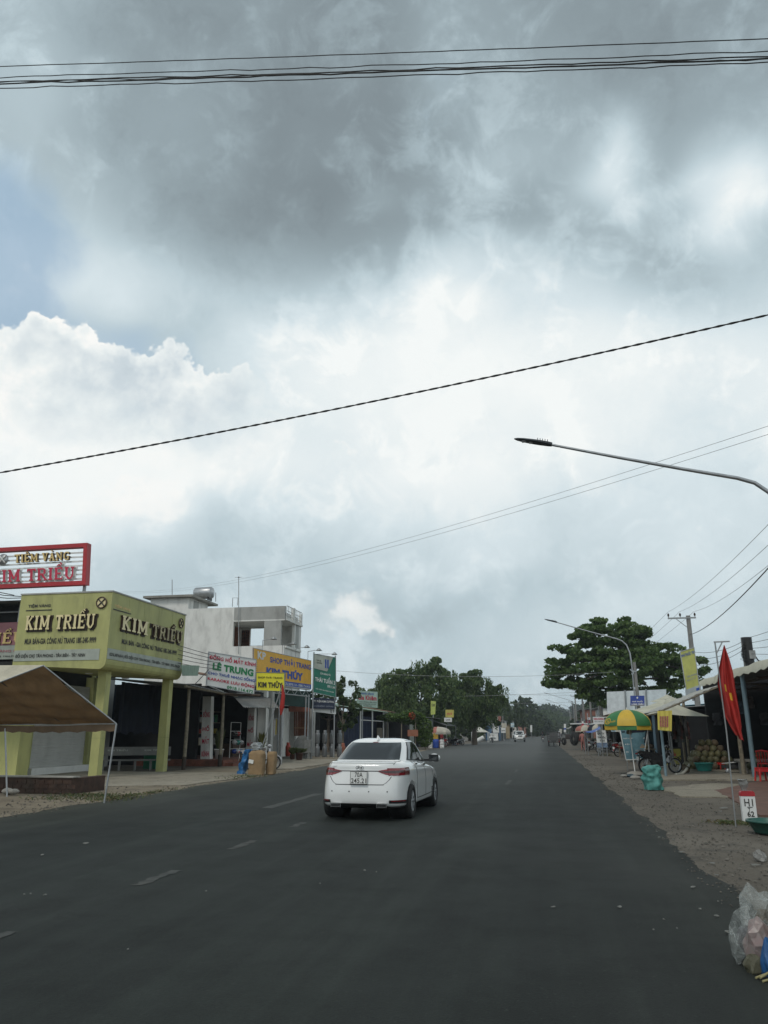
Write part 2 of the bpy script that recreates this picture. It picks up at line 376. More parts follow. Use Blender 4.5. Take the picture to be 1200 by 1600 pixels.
# ------------------------------------------------------------------ shared materials
M = dict(
 concrete=mat('concrete', (.30,.285,.255), .9, var=.2, scale=.8, bump=.3, grime=.35),
 plaster_white=mat('plaster_white', (.80,.79,.75), .85, var=.06, scale=.5, grime=.28),
 plaster_grey=mat('plaster_grey', (.42,.42,.40), .9, var=.12, scale=.6, grime=.3),
 lime=mat('lime_paint', (.45,.445,.175), .6, var=.07, scale=.6, grime=.30, bump=.05),
 lime_dark=mat('lime_paint_worn', (.36,.37,.15), .7, var=.1, scale=1.5, grime=.3),
 white=mat('white_paint', (.74,.74,.72), .5, var=.04, scale=1, grime=.12),
 offwhite=mat('offwhite_sheet', (.58,.57,.50), .6, var=.08, scale=.8, grime=.2),
 grey_metal=mat('grey_metal', (.33,.34,.34), .45, metal=.6, var=.1),
 galv=mat('galvanised_steel', (.42,.43,.44), .4, metal=.7, var=.12, scale=5),
 dark_metal=mat('dark_metal', (.06,.06,.06), .5, metal=.4),
 black=mat('black_plastic', (.018,.018,.018), .5), rubber=mat('rubber', (.02,.02,.02), .85, bump=.2),
 wood_old=mat('weathered_wood', (.22,.19,.14), .9, var=.3, scale=6, bump=.4), wood_dark=mat('dark_wood', (.07,.045,.03), .7, var=.3, scale=5),
 wood_red=mat('reddish_wood', (.16,.055,.025), .55, var=.3, scale=5),
 brick=mat('brick_red', (.20,.075,.05), .9, var=.3, scale=3, grime=.3),
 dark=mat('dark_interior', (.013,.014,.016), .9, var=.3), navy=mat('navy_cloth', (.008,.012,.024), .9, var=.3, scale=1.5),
 tin=mat('tin_roof', (.24,.245,.24), .5, metal=.2, var=.15, scale=1.2, grime=.4), tin_green=mat('tin_roof_green', (.28,.38,.30), .5, var=.12, grime=.25),
 tin_rust=mat('tin_roof_rusty', (.20,.12,.08), .8, var=.3, scale=1.5, grime=.3),
 gold=mat('gold_letter', (.70,.50,.20), .35, metal=.25, var=.1, scale=6), gold_pale=mat('gold_letter_pale', (.78,.66,.36), .3, metal=.1, var=.08, scale=8),
 brown=mat('dark_brown_paint', (.035,.022,.014), .6), brownred=mat('letter_side_brown', (.08,.045,.03), .5, metal=.2),
 red=mat('red_paint', (.42,.022,.030), .45, var=.08, grime=.08), redletter=mat('red_letter', (.52,.02,.06), .4),
 pink=mat('pink_panel', (.40,.17,.19), .6, grime=.1), yellow=mat('yellow_panel', (.80,.74,.05), .5, var=.05, grime=.05), orange=mat('orange_panel', (.80,.42,.03), .45, var=.08, grime=.05),
 blue=mat('blue_paint', (.025,.075,.36), .5), green=mat('green_paint', (.02,.17,.10), .5), greenletter=mat('green_letter', (.015,.22,.075), .5),
 textdark=mat('dark_lettering', (.035,.035,.03), .6), paleband=mat('pale_grey_panel', (.38,.41,.36), .5, grime=.1),
 glass=mat('dark_glass', (.012,.014,.016), .06, spec=.8, var=.05), chrome=mat('chrome', (.65,.65,.66), .12, metal=1.0, var=.03),
 helmetw=mat('helmet_white', (.6,.6,.6), .2), red_plastic=mat('red_plastic', (.55,.02,.02), .35), teal=mat('teal_plastic', (.06,.38,.33), .45),
)

# ------------------------------------------------------------------ ground, road, aprons
def groundmat(name, c1, c2, c3, sc=.6, rough=.95, bump=.6, fine=60):
    m = bpy.data.materials.new(name); m.use_nodes = True; n = NT(m.node_tree); n.n.clear()
    out = n.new('ShaderNodeOutputMaterial'); b = n.new('ShaderNodeBsdfPrincipled'); n.l.new(b.outputs[0], out.inputs[0])
    P = n.new('ShaderNodeTexCoord').outputs['Object']
    big = n.noise(P, sc*.35, 5, .6, .4); mid = n.noise(P, sc*3, 6, .62, .2); fi = n.noise(P, fine*.35, 4, .65)
    a = n.mix(n.sstep(big, .4, .62), c1, c2); a = n.mix(n.sstep(mid, .5, .68), a, c3)
    a = n.mix(n.sstep(fi, .3, .75), n.mix(1.0, a, (.62,.62,.62), 'MULTIPLY'), a)
    n.l.new(a, b.inputs['Base Color']); b.inputs['Roughness'].default_value = rough
    bn = n.new('ShaderNodeBump'); bn.inputs['Strength'].default_value = bump; bn.inputs['Distance'].default_value = .03
    n.l.new(n.m('ADD', mid, n.m('MULTIPLY', fi, .5)), bn.inputs['Height']); n.l.new(bn.outputs[0], b.inputs['Normal'])
    return m
dirt = groundmat('roadside_dirt', (.125,.105,.080), (.175,.150,.118), (.085,.073,.058))
sand = groundmat('pale_packed_earth', (.235,.19,.13), (.30,.25,.18), (.16,.13,.09), sc=.5)
slabm = groundmat('worn_concrete', (.31,.275,.21), (.38,.335,.265), (.22,.19,.15), sc=.5, bump=.35)
m = MB(); m.add([(-1500,-200,0),(1500,-200,0),(1500,3500,0),(-1500,3500,0)], [(0,1,2,3)], dirt); m.build('ground', kind='structure')

road_m = bpy.data.materials.new('asphalt'); road_m.use_nodes = True; n = NT(road_m.node_tree); n.n.clear()
out = n.new('ShaderNodeOutputMaterial'); b = n.new('ShaderNodeBsdfPrincipled'); n.l.new(b.outputs[0], out.inputs[0])
P = n.new('ShaderNodeTexCoord').outputs['Object']; sp = n.new('ShaderNodeSeparateXYZ'); n.l.new(P, sp.inputs[0])
PX = n.m('ADD', sp.outputs[0], n.m('MULTIPLY', n.m('SUBTRACT', n.noise(n.v('MULTIPLY', P, (1,.25,1)), .5, 4, .6), .5), 1.1))
streak = n.noise(n.v('MULTIPLY', P, (1.0,.05,1)), 2.4, 5, .6)
fi = n.noise(P, 55, 4, .75); mid = n.noise(P, 1.3, 6, .62); big = n.noise(P, .14, 3, .5)
col = n.ramp(n.m('DIVIDE', n.m('ADD', PX, 10.6), 12.8, clamp=True), [(0, (0.0788,0.0713,0.0600)), (.06, (0.0510,0.0495,0.0450)), (.16, (0.0260,0.0273,0.0260)), (.30, (0.0223,0.0248,0.0242)), (.42, (0.0285,0.0310,0.0304)), (.55, (0.0236,0.0260,0.0254)),
      (.72, (0.0260,0.0285,0.0273)), (.80, (0.0186,0.0205,0.0198)), (.90, (0.0211,0.0223,0.0211)), (.965, (0.0285,0.0279,0.0248)), (1, (0.0600,0.0540,0.0450))])
col = n.mix(n.m('MULTIPLY', n.sstep(streak, .40, .70), .8), col, n.mix(1.0, col, (1.6,1.6,1.56), 'MULTIPLY'))
blot = n.noise(n.v('MULTIPLY', P, (1.0,.5,1)), .55, 6, .7, .5); col = n.mix(n.m('MULTIPLY', n.sstep(blot, .45, .66), .6), col, n.mix(1.0, col, (.52,.54,.54), 'MULTIPLY'))
vo = n.new('ShaderNodeTexVoronoi', feature='DISTANCE_TO_EDGE'); n.l.new(n.v('ADD', P, n.v('MULTIPLY', n.noise(P, 1.8, 5, .6, col=True), (1.4,1.4,0))), vo.inputs['Vector']); vo.inputs['Scale'].default_value = .33; crack = n.m('MULTIPLY', n.sstep(vo.outputs['Distance'], .010, .002), n.sstep(big, .46, .56)); col = n.mix(n.m('MULTIPLY', crack, .5), col, (.012,.012,.012))
spk = n.noise(P, 28, 2, .6); col = n.mix(n.m('MULTIPLY', n.sstep(spk, .66, .74), .5), col, (.08,.08,.074))
col = n.mix(n.m('MULTIPLY', n.sstep(mid, .45, .7), .4), col, n.mix(1.0, col, (.66,.66,.66), 'MULTIPLY'))
col = n.mix(n.sstep(fi, .32, .8), n.mix(1.0, col, (.66,.72,.69), 'MULTIPLY'), n.mix(1.0, col, (1.08,1.18,1.12), 'MULTIPLY'))
col = n.mix(n.m('MULTIPLY', n.sstep(big, .5, .7), .35), col, (.065,.066,.062))
col = n.mix(1.0, col, (.82,.85,.82), 'MULTIPLY')
far = n.m('MULTIPLY', n.sstep(n.m('ADD', sp.outputs[1], n.m('MULTIPLY', mid, 14)), 22, 75), n.m('MULTIPLY_ADD', n.sstep(PX, .6, -.8), .6, .25)); col = n.mix(far, col, (.105,.11,.107))      # paler with distance: grazing sheen of the far road put into its colour
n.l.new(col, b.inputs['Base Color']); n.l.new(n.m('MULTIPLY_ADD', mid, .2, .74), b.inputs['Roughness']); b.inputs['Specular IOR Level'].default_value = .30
bn = n.new('ShaderNodeBump'); bn.inputs['Strength'].default_value = .5; bn.inputs['Distance'].default_value = .012
n.l.new(n.m('ADD', fi, n.m('MULTIPLY', mid, 1.2)), bn.inputs['Height']); n.l.new(bn.outputs[0], b.inputs['Normal'])
rnd = random.Random(4)
def bend(y): return .0004*max(0, y-150)**2
def ragged(x0, amp, y0, y1, rnd, sgn=1):
    pts = []; y = y0; ph = rnd.random()*9
    while y < y1:
        a = amp*(.5*math.sin(y*.9+ph)+.3*math.sin(y*2.7+ph*2)+.35*rnd.uniform(-1, 1))
        pts.append((x0+a+bend(y), y)); y += (.12 if y < 12 else .3 if y < 40 else 1.5 if y < 120 else 12)
    return pts
def strip(L, Rr, z, mt, name, **k):
    """sheet between two ragged edges"""
    m = MB(); n_ = min(len(L), len(Rr)); vs = []
    for i in range(n_): vs += [(L[i][0], L[i][1], z), (Rr[i][0], Rr[i][1], z)]
    m.add(vs, [(2*i, 2*i+1, 2*i+3, 2*i+2) for i in range(n_-1)], mt); return m.build(name, **k)
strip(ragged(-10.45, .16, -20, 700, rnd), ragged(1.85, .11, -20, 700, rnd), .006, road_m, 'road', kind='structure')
# pale, packed verge between the asphalt and the shop fronts
strip(ragged(-15.6, .0, -20, 75, random.Random(1)), ragged(-10.1, .22, -20, 75, random.Random(2)), .003, sand, 'verge', kind='structure')
def patch(name, pts, z, t, mt, amp=.06, seed=0, **k):
    r_ = random.Random(seed); P_ = []
    for i, p in enumerate(pts):
        q = pts[(i+1) % len(pts)]; L_ = math.dist(p, q); N = max(1, int(L_/.35))
        for j in range(N): f = j/N; P_.append((p[0]+(q[0]-p[0])*f+r_.uniform(-amp, amp), p[1]+(q[1]-p[1])*f+r_.uniform(-amp, amp), z))
    return MB().poly(P_, t, mt).build(name, kind='structure', **k)
patch('path', [(-15.3,21.5),(-11.0,23.5),(-10.75,28),(-11.1,31.2),(-15.3,31.0),(-21,31),(-21,21.5)], .03, .06, slabm, .08, 3)
patch('path', [(-13.2,33.5),(-10.9,34.5),(-11.0,42),(-12.0,47),(-15.5,46.5)], .05, .08, slabm, .1, 5)
patch('path', [(3.4,22),(7.5,21.5),(7.5,27),(5.2,27.6),(3.3,25)], .03, .05, slabm, .12, 7)
tile = mat('terracotta_paving', (.155,.082,.060), .85, var=.2, scale=2, grime=.3, bump=.2)
patch('pavement', [(4.1,17.3),(9.5,16.5),(11,29.6),(7.3,29.6),(4.7,24.4)], .035, .05, tile, .05, 9)
patch('path', [(3.7,29),(9.0,30.2),(9,42),(5.2,42),(4.2,36)], .045, .06, slabm, .12, 11)
# worn centre dashes and a faint edge line
paint = mat('worn_road_paint', (.046,.049,.046), .85, var=.45, scale=5, grime=.4)
def dash(x, y0, L_, wd=.13, seed=0):
    r_ = random.Random(seed); pts = []; nS = 10
    for i in range(nS+1): pts.append((x-wd/2+r_.uniform(-.03,.03), y0+L_*i/nS))
    for i in range(nS, -1, -1): pts.append((x+wd/2+r_.uniform(-.03,.03), y0+L_*i/nS))
    return MB().add([(a, b_, .0105) for a, b_ in pts], [tuple(range(len(pts)))], paint)
k = 0
for y in (2.6, 5.4, 8.4, 11.1, 13.8, 16.6, 19.5, 22.5, 25.6):
    dash(-4.37+rnd.uniform(-.05,.05), y, .95 if y < 12 else .75, seed=int(y)).build('road_marking', kind='structure')
dash(-6.0, 17.0, 4.2, .22, 50).build('road_marking', kind='structure')
for y in (26, 34, 44, 56, 70): dash(-1.2, y, 2.4, .12, int(y)).build('road_marking', kind='structure')

# loose stones and dry scraps of vegetation along both edges of the asphalt: nobody could count these
stone_m = mat('pebble', (.105,.095,.08), .9, var=.3, island=.5)
def gravel(name, spec, seed, label):
    r_ = random.Random(seed); m = MB(); oc = [(1,0,0),(0,1,0),(-1,0,0),(0,-1,0),(0,0,.7),(0,0,-.3)]; of = [(0,1,4),(1,2,4),(2,3,4),(3,0,4),(1,0,5),(2,1,5),(3,2,5),(0,3,5)]
    for (x0, x1, y0, y1, n_, s0, s1) in spec:
        for _ in range(n_):
            u = r_.random(); y = y0+(y1-y0)*u**1.6; x = r_.uniform(x0, x1) if r_.random() < .5 else r_.gauss((x0+x1)/2, (x1-x0)/5); s_ = r_.uniform(s0, s1)*r_.uniform(.5, 1.0)
            a = r_.random()*6.28; c_, sn = math.cos(a), math.sin(a); k1, k2 = r_.uniform(.7,1.4), r_.uniform(.6,1.1)
            m.add([(x+(v[0]*k1*c_-v[1]*k2*sn)*s_, y+(v[0]*k1*sn+v[1]*k2*c_)*s_, .012+v[2]*s_) for v in oc], of, stone_m)
    return m.build(name, label=label, cat='gravel', kind='stuff')
gravel('gravel', [(1.6,2.3,3,30,1500,.008,.022),(1.9,3.6,4,24,1500,.008,.03),(2.2,6,10,34,700,.012,.045),(1.8,3.2,24,60,500,.015,.05)], 11, 'loose gravel and crumbs of soil along the market side of the asphalt')
gravel('gravel', [(-11,-10.1,10,40,900,.015,.035),(-13.5,-10.5,12,30,500,.015,.05)], 12, 'loose gravel along the jewellery shop side of the asphalt')
weed_m = leafmat('weed_leaves', (.04,.065,.02), (.13,.15,.055))
dry_m = leafmat('dry_leaves', (.10,.075,.035), (.2,.16,.08))
def tufts(name, spots, seed, label, h=.09):
    r_ = random.Random(seed); m = MB()
    for (cx, cy, rx, ry, n_) in spots:
        for _ in range(n_):
            x, y = r_.gauss(cx, rx), r_.gauss(cy, ry); a = r_.random()*6.28; l = h*r_.uniform(.3,1.1); wd = l*.16
            tx, ty = math.cos(a), math.sin(a); ln = r_.uniform(.2, 1.2)*l
            m.add([(x-ty*wd, y+tx*wd, .01), (x+ty*wd, y-tx*wd, .01), (x+tx*ln+ty*wd*.5, y+ty*ln-tx*wd*.5, l*.8), (x+tx*ln*1.4, y+ty*ln*1.4, l*.75)], [(0,1,2,3)], weed_m if r_.random() < .7 else dry_m)
    return m.build(name, label=label, cat='weeds', kind='stuff')
tufts('weeds', [(-11.6,19.3,.5,.3,420),(-10.6,18.6,.35,.5,380),(-10.5,20.0,.12,.9,260),(-11.8,18.2,.5,.2,120),(-10.9,28.2,.3,.7,260)], 3, 'low weeds at the asphalt edge in front of the jewellery shop')
tufts('weeds', [(3.3,15.9,.22,.16,420),(3.85,15.8,.25,.14,380),(4.4,60,.5,1.4,300)], 5, 'low weeds and dry stalks round the milestone', h=.07)

# ------------------------------------------------------------------ vehicles built from stacked outlines
carwhite = mat('car_paint_white', (.80,.80,.79), .22, var=.015, coat=1.0)
suvwhite = mat('car_paint_pearl', (.72,.72,.70), .28, var=.02, coat=.6)
lampred = mat('tail_lamp_red', (.22,.012,.018), .12, coat=.6, var=.2, scale=9); lampdark = mat('tail_lamp_smoke', (.05,.012,.015), .12, coat=.6)
trim = mat('black_trim', (.015,.015,.016), .45); seam = mat('panel_gap', (.02,.02,.02), .8)
lampclear = mat('clear_lamp', (.75,.75,.72), .08, coat=1.0)
class Hull:
    """closed body from horizontal outlines: (rear z, mid z, front z, rear y, front y, half width, squareness)"""
    def __init__(s, lv, den=4):
        A = np.array(lv, float); n = len(A); out = []
        for i in range(n-1):
            p0, p1, p2, p3 = A[max(i-1,0)], A[i], A[i+1], A[min(i+2,n-1)]
            for j in range(den):
                t = j/den; out.append(.5*((2*p1)+(-p0+p2)*t+(2*p0-5*p1+4*p2-p3)*t*t+(-p0+3*p1-3*p2+p3)*t**3))
        out.append(A[-1]); s.L = np.array(out); s.den = den
    def lev(s, v):
        x = min(max(v*s.den, 0), len(s.L)-1.0001); i = int(x); f = x-i; return s.L[i]*(1-f)+s.L[i+1]*f
    def pt(s, c, sn, v):
        zr, zm, zf, yr, yf, w_, n_ = s.lev(v)
        e = 2/n_; x = w_*math.copysign(abs(c)**e, c); yy = math.copysign(abs(sn)**e, sn)
        y = (yr+yf)/2+(yf-yr)/2*yy
        z = zr*(yy*(yy-1)/2)+zm*(1-yy*yy)+zf*(yy*(yy+1)/2)
        return Vector((x, y, z))
    def th(s, th, v): return s.pt(math.cos(th), math.sin(th), v)
    def rear(s, xf, v, front=False):      # xf in -1..1 across the rear face
        e = s.lev(v)[6]/2; c = math.copysign(abs(xf)**e, xf); sn = math.sqrt(max(0, 1-c*c)); return math.atan2(sn if front else -sn, c)
    def side(s, yf, v, sg=1):             # yf in -1..1 along the side
        e = s.lev(v)[6]/2; sn = math.copysign(abs(yf)**e, yf); c = math.sqrt(max(0, 1-sn*sn))*sg; return math.atan2(sn, c)
    def nrm(s, th, v):
        a = s.th(th+.01, v)-s.th(th-.01, v); b = s.th(th, min(v+.05, (len(s.L)-1)/s.den))-s.th(th, max(v-.05, 0)); q = a.cross(b)
        return q.normalized() if q.length > 1e-9 else Vector((0,0,1))
    def body(s, mb, m, nth=128):
        vs = []; N = len(s.L)
        ths = []
        for k in range(nth):      # even spacing along the outline
            ths.append(2*math.pi*k/nth)
        for i in range(N):
            for t in ths:
                vs.append(s.th(t, i/s.den))
        fs = [(i*nth+k, i*nth+(k+1) % nth, (i+1)*nth+(k+1) % nth, (i+1)*nth+k) for i in range(N-1) for k in range(nth)]
        fs.append(tuple(range(nth))[::-1]); fs.append(tuple((N-1)*nth+k for k in range(nth)))
        return mb.add(vs, fs, m, True)
    def patch(s, mb, m, grid, lift=.006, thick=0, closed=True):
        """grid: rows of (theta, level); a thin shell lying on the body"""
        R_, K = len(grid), len(grid[0]); top = [s.th(t, v)+s.nrm(t, v)*lift for row in grid for t, v in row]; bot = [s.th(t, v)-s.nrm(t, v)*.012 for row in grid for t, v in row]
        q = [(i*K+k, i*K+k+1, (i+1)*K+k+1, (i+1)*K+k) for i in range(R_-1) for k in range(K-1)]
        mb.add(top, q, m, True)
        rim = [i for i in range(K)]+[i*K+K-1 for i in range(1, R_)]+[(R_-1)*K+k for k in range(K-2, -1, -1)]+[i*K for i in range(R_-2, 0, -1)]
        N = len(top); mb.add(top+bot, [(rim[i], rim[(i+1) % len(rim)], N+rim[(i+1) % len(rim)], N+rim[i]) for i in range(len(rim))], m)
        return mb
    def rp(s, mb, m, x0, x1, v0, v1, nx=12, nv=4, lift=.006, front=False, curve=None):
        g = []
        for j in range(nv+1):
            v = v0+(v1-v0)*j/nv; row = []
            for i in range(nx+1):
                f = i/nx; vv = v
                if curve: a, b_ = curve(f); vv = a+(b_-a)*j/nv
                row.append((s.rear(x0+(x1-x0)*f, vv, front), vv))
            g.append(row)
        return s.patch(mb, m, g, lift)
    def sp(s, mb, m, sg, y0, y1, v0, v1, ny=12, nv=4, lift=.006, shape=None):
        g = []
        for j in range(nv+1):
            fv = j/nv; v = v0+(v1-v0)*fv; a, b_ = shape(fv) if shape else (y0, y1)
            g.append([(s.side(a+(b_-a)*i/ny, v, sg), v) for i in range(ny+1)])
        return s.patch(mb, m, g, lift)

def wheel_parts(parent, x, y, r, wd, sg, spokes=8, name='wheel'):
    w_ = MB(); w_.lathe([(r*.62,-wd/2),(r*.93,-wd/2),(r,-wd*.36),(r,wd*.36),(r*.93,wd/2),(r*.62,wd/2),(r*.60,wd*.2),(r*.6,-wd*.2),(r*.62,-wd/2)], (x,y,r), M['rubber'], 30, 'X')
    t = w_.build(name, parent)
    q = MB(); q.lathe([(r*.55,sg*wd*.1),(r*.60,sg*wd*.30),(r*.64,sg*wd*.44),(r*.62,sg*wd*.46),(r*.57,sg*wd*.38)], (x,y,r), M['galv'], 30, 'X')
    q.lathe([(0.001,sg*wd*.42),(r*.13,sg*wd*.42),(r*.15,sg*wd*.30)], (x,y,r), M['galv'], 14, 'X')
    for k in range(spokes):
        a = 2*math.pi*k/spokes
        for da in (-.11, .11):
            q.tube([(x+sg*wd*.36, y+math.cos(a)*r*.12, r+math.sin(a)*r*.12), (x+sg*wd*.38, y+math.cos(a+da)*r*.6, r+math.sin(a+da)*r*.6)], r*.045, M['galv'], 6)
    q.lathe([(0.001,sg*wd*.12),(r*.58,sg*wd*.12)], (x,y,r), M['dark_metal'], 20, 'X')
    q.build('rim', t)
    return t

def cut_arches(obj, ys, r, wmax):
    bpy.context.view_layer.update()
    tmp = []
    for y in ys:
        for sg in (-1, 1):
            me = bpy.data.meshes.new('cut'); bm = bmesh.new(); bmesh.ops.create_cone(bm, cap_ends=True, segments=40, radius1=r, radius2=r, depth=.62); bm.to_mesh(me); bm.free()
            c = bpy.data.objects.new('cut', me); C.objects.link(c); c.rotation_euler = (0, math.pi/2, 0); c.location = obj.matrix_world.translation+Vector((sg*(wmax+.06), y, r*.86)); c.data.materials.append(trim)
            md = obj.modifiers.new('arch', 'BOOLEAN'); md.object = c; md.operation = 'DIFFERENCE'; md.solver = 'EXACT'; tmp.append(c)
    bpy.context.view_layer.update(); dg = bpy.context.evaluated_depsgraph_get()
    me = bpy.data.meshes.new_from_object(obj.evaluated_get(dg)); obj.modifiers.clear(); obj.data = me
    for c in tmp: bpy.data.objects.remove(c)

def sedan(loc, rz):
    T = thing('parked_car', 'white four door sedan driving ahead with dark rear window and wedge tail lamps', 'car'); T.name = 'car'
    H = Hull([(.23,.22,.20,.20,4.22,.76,5),(.26,.24,.22,.07,4.36,.83,5.5),(.34,.30,.34,.01,4.43,.855,5.5),(.50,.5,.5,0,4.44,.862,5.2),(.66,.66,.62,.02,4.42,.865,5),(.80,.79,.70,.05,4.34,.858,4.8),
              (.90,.88,.76,.07,4.24,.845,4.6),(.995,.945,.81,.08,4.08,.80,4.6),(1.045,.985,.855,.18,3.86,.745,4.6),(1.065,1.01,.93,.46,3.45,.735,4.6),
              (1.17,1.15,1.12,.74,3.12,.70,4.4),(1.31,1.32,1.30,1.10,2.74,.645,4.2),(1.40,1.415,1.40,1.36,2.48,.575,3.9),(1.447,1.457,1.44,1.60,2.28,.46,3.4),(1.467,1.473,1.462,1.80,2.1,.27,3)], 4)
    m = MB(); H.body(m, carwhite); body = m.build('body', T); cut_arches(body, (.86, 3.48), .365, .865)
    for p in body.data.polygons: p.use_smooth = True
    # wheel wells
    m = MB()
    for y in (.86, 3.48):
        for sg in (-1, 1): m.lathe([(.36,-.2),(.362,.10)], (sg*.66,y,.315), trim, 24, 'X') if sg > 0 else m.lathe([(.36,.2),(.362,-.10)], (sg*.66,y,.315), trim, 24, 'X')
    m.b2((-.6,.7,.2),(.6,3.7,.3),trim); m.build('underside', T)
    m = MB(); H.rp(m, M['glass'], -.86, .86, 9.15, 11.75, 16, 8, .005); m.build('rear_window', T)
    m = MB(); H.rp(m, M['glass'], -.86, .86, 9.15, 11.8, 16, 8, .005, front=True); m.build('windscreen', T)
    for sg in (1, -1):
        m = MB(); H.sp(m, trim, sg, 0, 0, 9.05, 11.75, 16, 5, .002, lambda f: (-.66+.05*f, .70-.04*f)); m.build('window_surround', T)
        for a, b_ in (((-.60,-.56),(.02,.03)), ((.08,.09),(.62,.60))):
            m = MB(); H.sp(m, M['glass'], sg, 0, 0, 9.25, 11.6, 10, 5, .008, lambda f: (a[0]+(a[1]-a[0])*f, b_[0]+(b_[1]-b_[0])*f)); m.build('side_window', T)
        m = MB()   # door gaps and sill line
        for yy in (-.40, .02, .44): H.sp(m, seam, sg, yy-.0035, yy+.0035, 2.2, 9.0, 1, 16, .003)
        H.sp(m, seam, sg, -.40, .44, 2.15, 2.24, 14, 1, .003); m.build('door_gap', T)
        for yy in (-.28, .16):
            m = MB(); H.sp(m, carwhite, sg, yy-.045, yy+.045, 7.05, 7.35, 5, 2, .03); H.sp(m, seam, sg, yy-.03, yy+.05, 6.9, 7.1, 5, 1, .012); m.build('door_handle', T)
        m = MB(); m.box((sg*.79,2.93,1.0), (.16,.06,.045), trim); m.build('mirror_arm', T)
        m = MB(); m.ball((sg*.935,2.96,1.045), 1, carwhite, 14, 10, (.135,.095,.09)); mo = m.build('mirror', T)
        m = MB(); m.box((sg*.935,2.868,1.045), (.215,.035,.15), trim); m.box((sg*.935,2.848,1.045), (.18,.005,.11), M['glass']); m.build('mirror_glass', mo)
        # tail lamp: narrow at its inner tip, tall at the corner and wrapping round it
        g = []
        xs = [.42,.5,.58,.66,.74,.82,.9,.96]; nst = 6
        lo = [5.75,5.45,5.22,5.10,5.0,4.98,4.98,4.98]; hi = [5.92,6.05,6.15,6.23,6.28,6.30,6.32,6.34]
        for j in range(nst+1):
            row = []
            for x_, a, b_ in zip(xs, lo, hi): v = a+(b_-a)*j/nst; row.append((H.rear(sg*x_, v), v))
            for yy, a, b_ in ((-.975,5.0,6.36),(-.94,5.1,6.36),(-.90,5.3,6.32),(-.865,5.6,6.25)): v = a+(b_-a)*j/nst; row.append((H.side(yy, v, sg), v))
            g.append(row)
        m = MB(); H.patch(m, lampred, g, .010); t = m.build('tail_lamp', T)
        g2 = [[(t_, v) for t_, v in row[:7]] for row in g[2:5]]; m = MB(); H.patch(m, lampdark, g2, .016); m.build('inner_lens', t)
        # corner vent and reflector
        m = MB(); H.rp(m, trim, sg*.66, sg*.97, 1.05, 2.2, 10, 3, .004, curve=lambda f: (1.85-.1*f, 2.27)); m.build('bumper_slot', T)
        m = MB(); H.rp(m, lampred, sg*.70, sg*.93, 2.12, 2.24, 8, 1, .010); m.build('reflector', T)
        m = MB(); m.box((sg*.44,-.005,.285), (.20,.04,.07), M['chrome']); m.box((sg*.44,-.028,.285), (.165,.01,.045), trim); m.build('exhaust_trim', T)
    m = MB(); H.rp(m, trim, -.80, .80, .1, 1.5, 26, 4, .010, curve=lambda f: (.1, 1.78 if abs(f-.5) < .34 else max(.45, 1.78-(abs(f-.5)-.34)*9)))
    H.rp(m, trim, -.97, -.80, .2, .75, 4, 1, .010); H.rp(m, trim, .80, .97, .2, .75, 4, 1, .010); m.build('rear_diffuser', T)
    m = MB()   # boot lid gap: across between the lamps, down and along the bumper
    H.rp(m, seam, -.43, .43, 5.78, 5.93, 14, 1, .004)
    for sg in (-1, 1):
        pa = [(.70,4.9),(.66,4.5),(.60,4.15),(.54,3.95)]
        for (xa, va), (xb, vb) in zip(pa, pa[1:]):
            g = [[(H.rear(sg*xa,va),va),(H.rear(sg*(xa-.014),va),va)],[(H.rear(sg*xb,vb),vb),(H.rear(sg*(xb-.014),vb),vb)]]; H.patch(m, seam, g, .004)
        H.sp(m, seam, sg, 0, 0, 7.0, 9.1, 1, 6, .004, lambda f: (-.93+.1*f, -.924+.1*f))
    H.rp(m, seam, -.54, .54, 3.87, 3.95, 10, 1, .004)
    for x_ in (-.62, -.22, .22, .62): H.rp(m, seam, x_-.012, x_+.012, 3.1, 3.22, 2, 1, .006)
    m.build('boot_gap', T)
    m = MB(); H.rp(m, carwhite, -.80, .80, 7.4, 7.85, 16, 3, .016); m.build('boot_lip', T)
    # plate with its two rows of characters
    yb = -.03
    q = Quad((-.165,yb+.02,.885),(.165,yb+.02,.885),(-.165,yb,.655),(.165,yb,.655))
    m = MB(); m.quad(q, .06, M['white']); m.frame(q, .008, .004, M['textdark'], .003)
    m.text(q, '70A', .27, .73, .54, .92, M['textdark'], .004, .012); m.text(q, '245.21', .06, .94, .08, .46, M['textdark'], .004, .012); m.build('number_plate', T)
    # round badge with a slanted letter, small script on the boot
    yb = H.th(H.rear(0, 6.2), 6.2).y-.02; m = MB(); ring = [(.075*math.cos(a), yb, .945+.036*math.sin(a)) for a in [2*math.pi*i/24 for i in range(25)]]
    m.tube(ring, .006, M['chrome'], 6); q = Quad((-.05,yb-.004,.972),(.05,yb-.004,.972),(-.05,yb-.004,.918),(.05,yb-.004,.918)); m.text(q, 'H', .05, .85, .05, .95, M['chrome'], .002, .02, italic=.18); m.build('badge', T)
    yb = H.th(H.rear(-.6, 6.7), 6.7).y-.008; q = Quad((-.64,yb+.03,.975),(-.46,yb,.975),(-.64,yb+.03,.95),(-.46,yb,.95)); m = MB(); m.text(q, 'ACCENT', 0, 1, 0, 1, M['galv'], .004, .01); m.build('boot_script', T)
    m = MB(); m.add([(-.03,1.62,1.462),(.03,1.62,1.462),(.02,1.46,1.45),(-.02,1.46,1.45),(0,1.52,1.53),(0,1.47,1.53)], [(0,1,4),(1,2,5,4),(2,3,5),(3,0,4,5)], carwhite, True); m.build('roof_aerial', T)
    m = MB(); H.rp(m, lampred, -.09, .09, 11.78, 11.95, 4, 1, .006); m.build('brake_lamp', T)
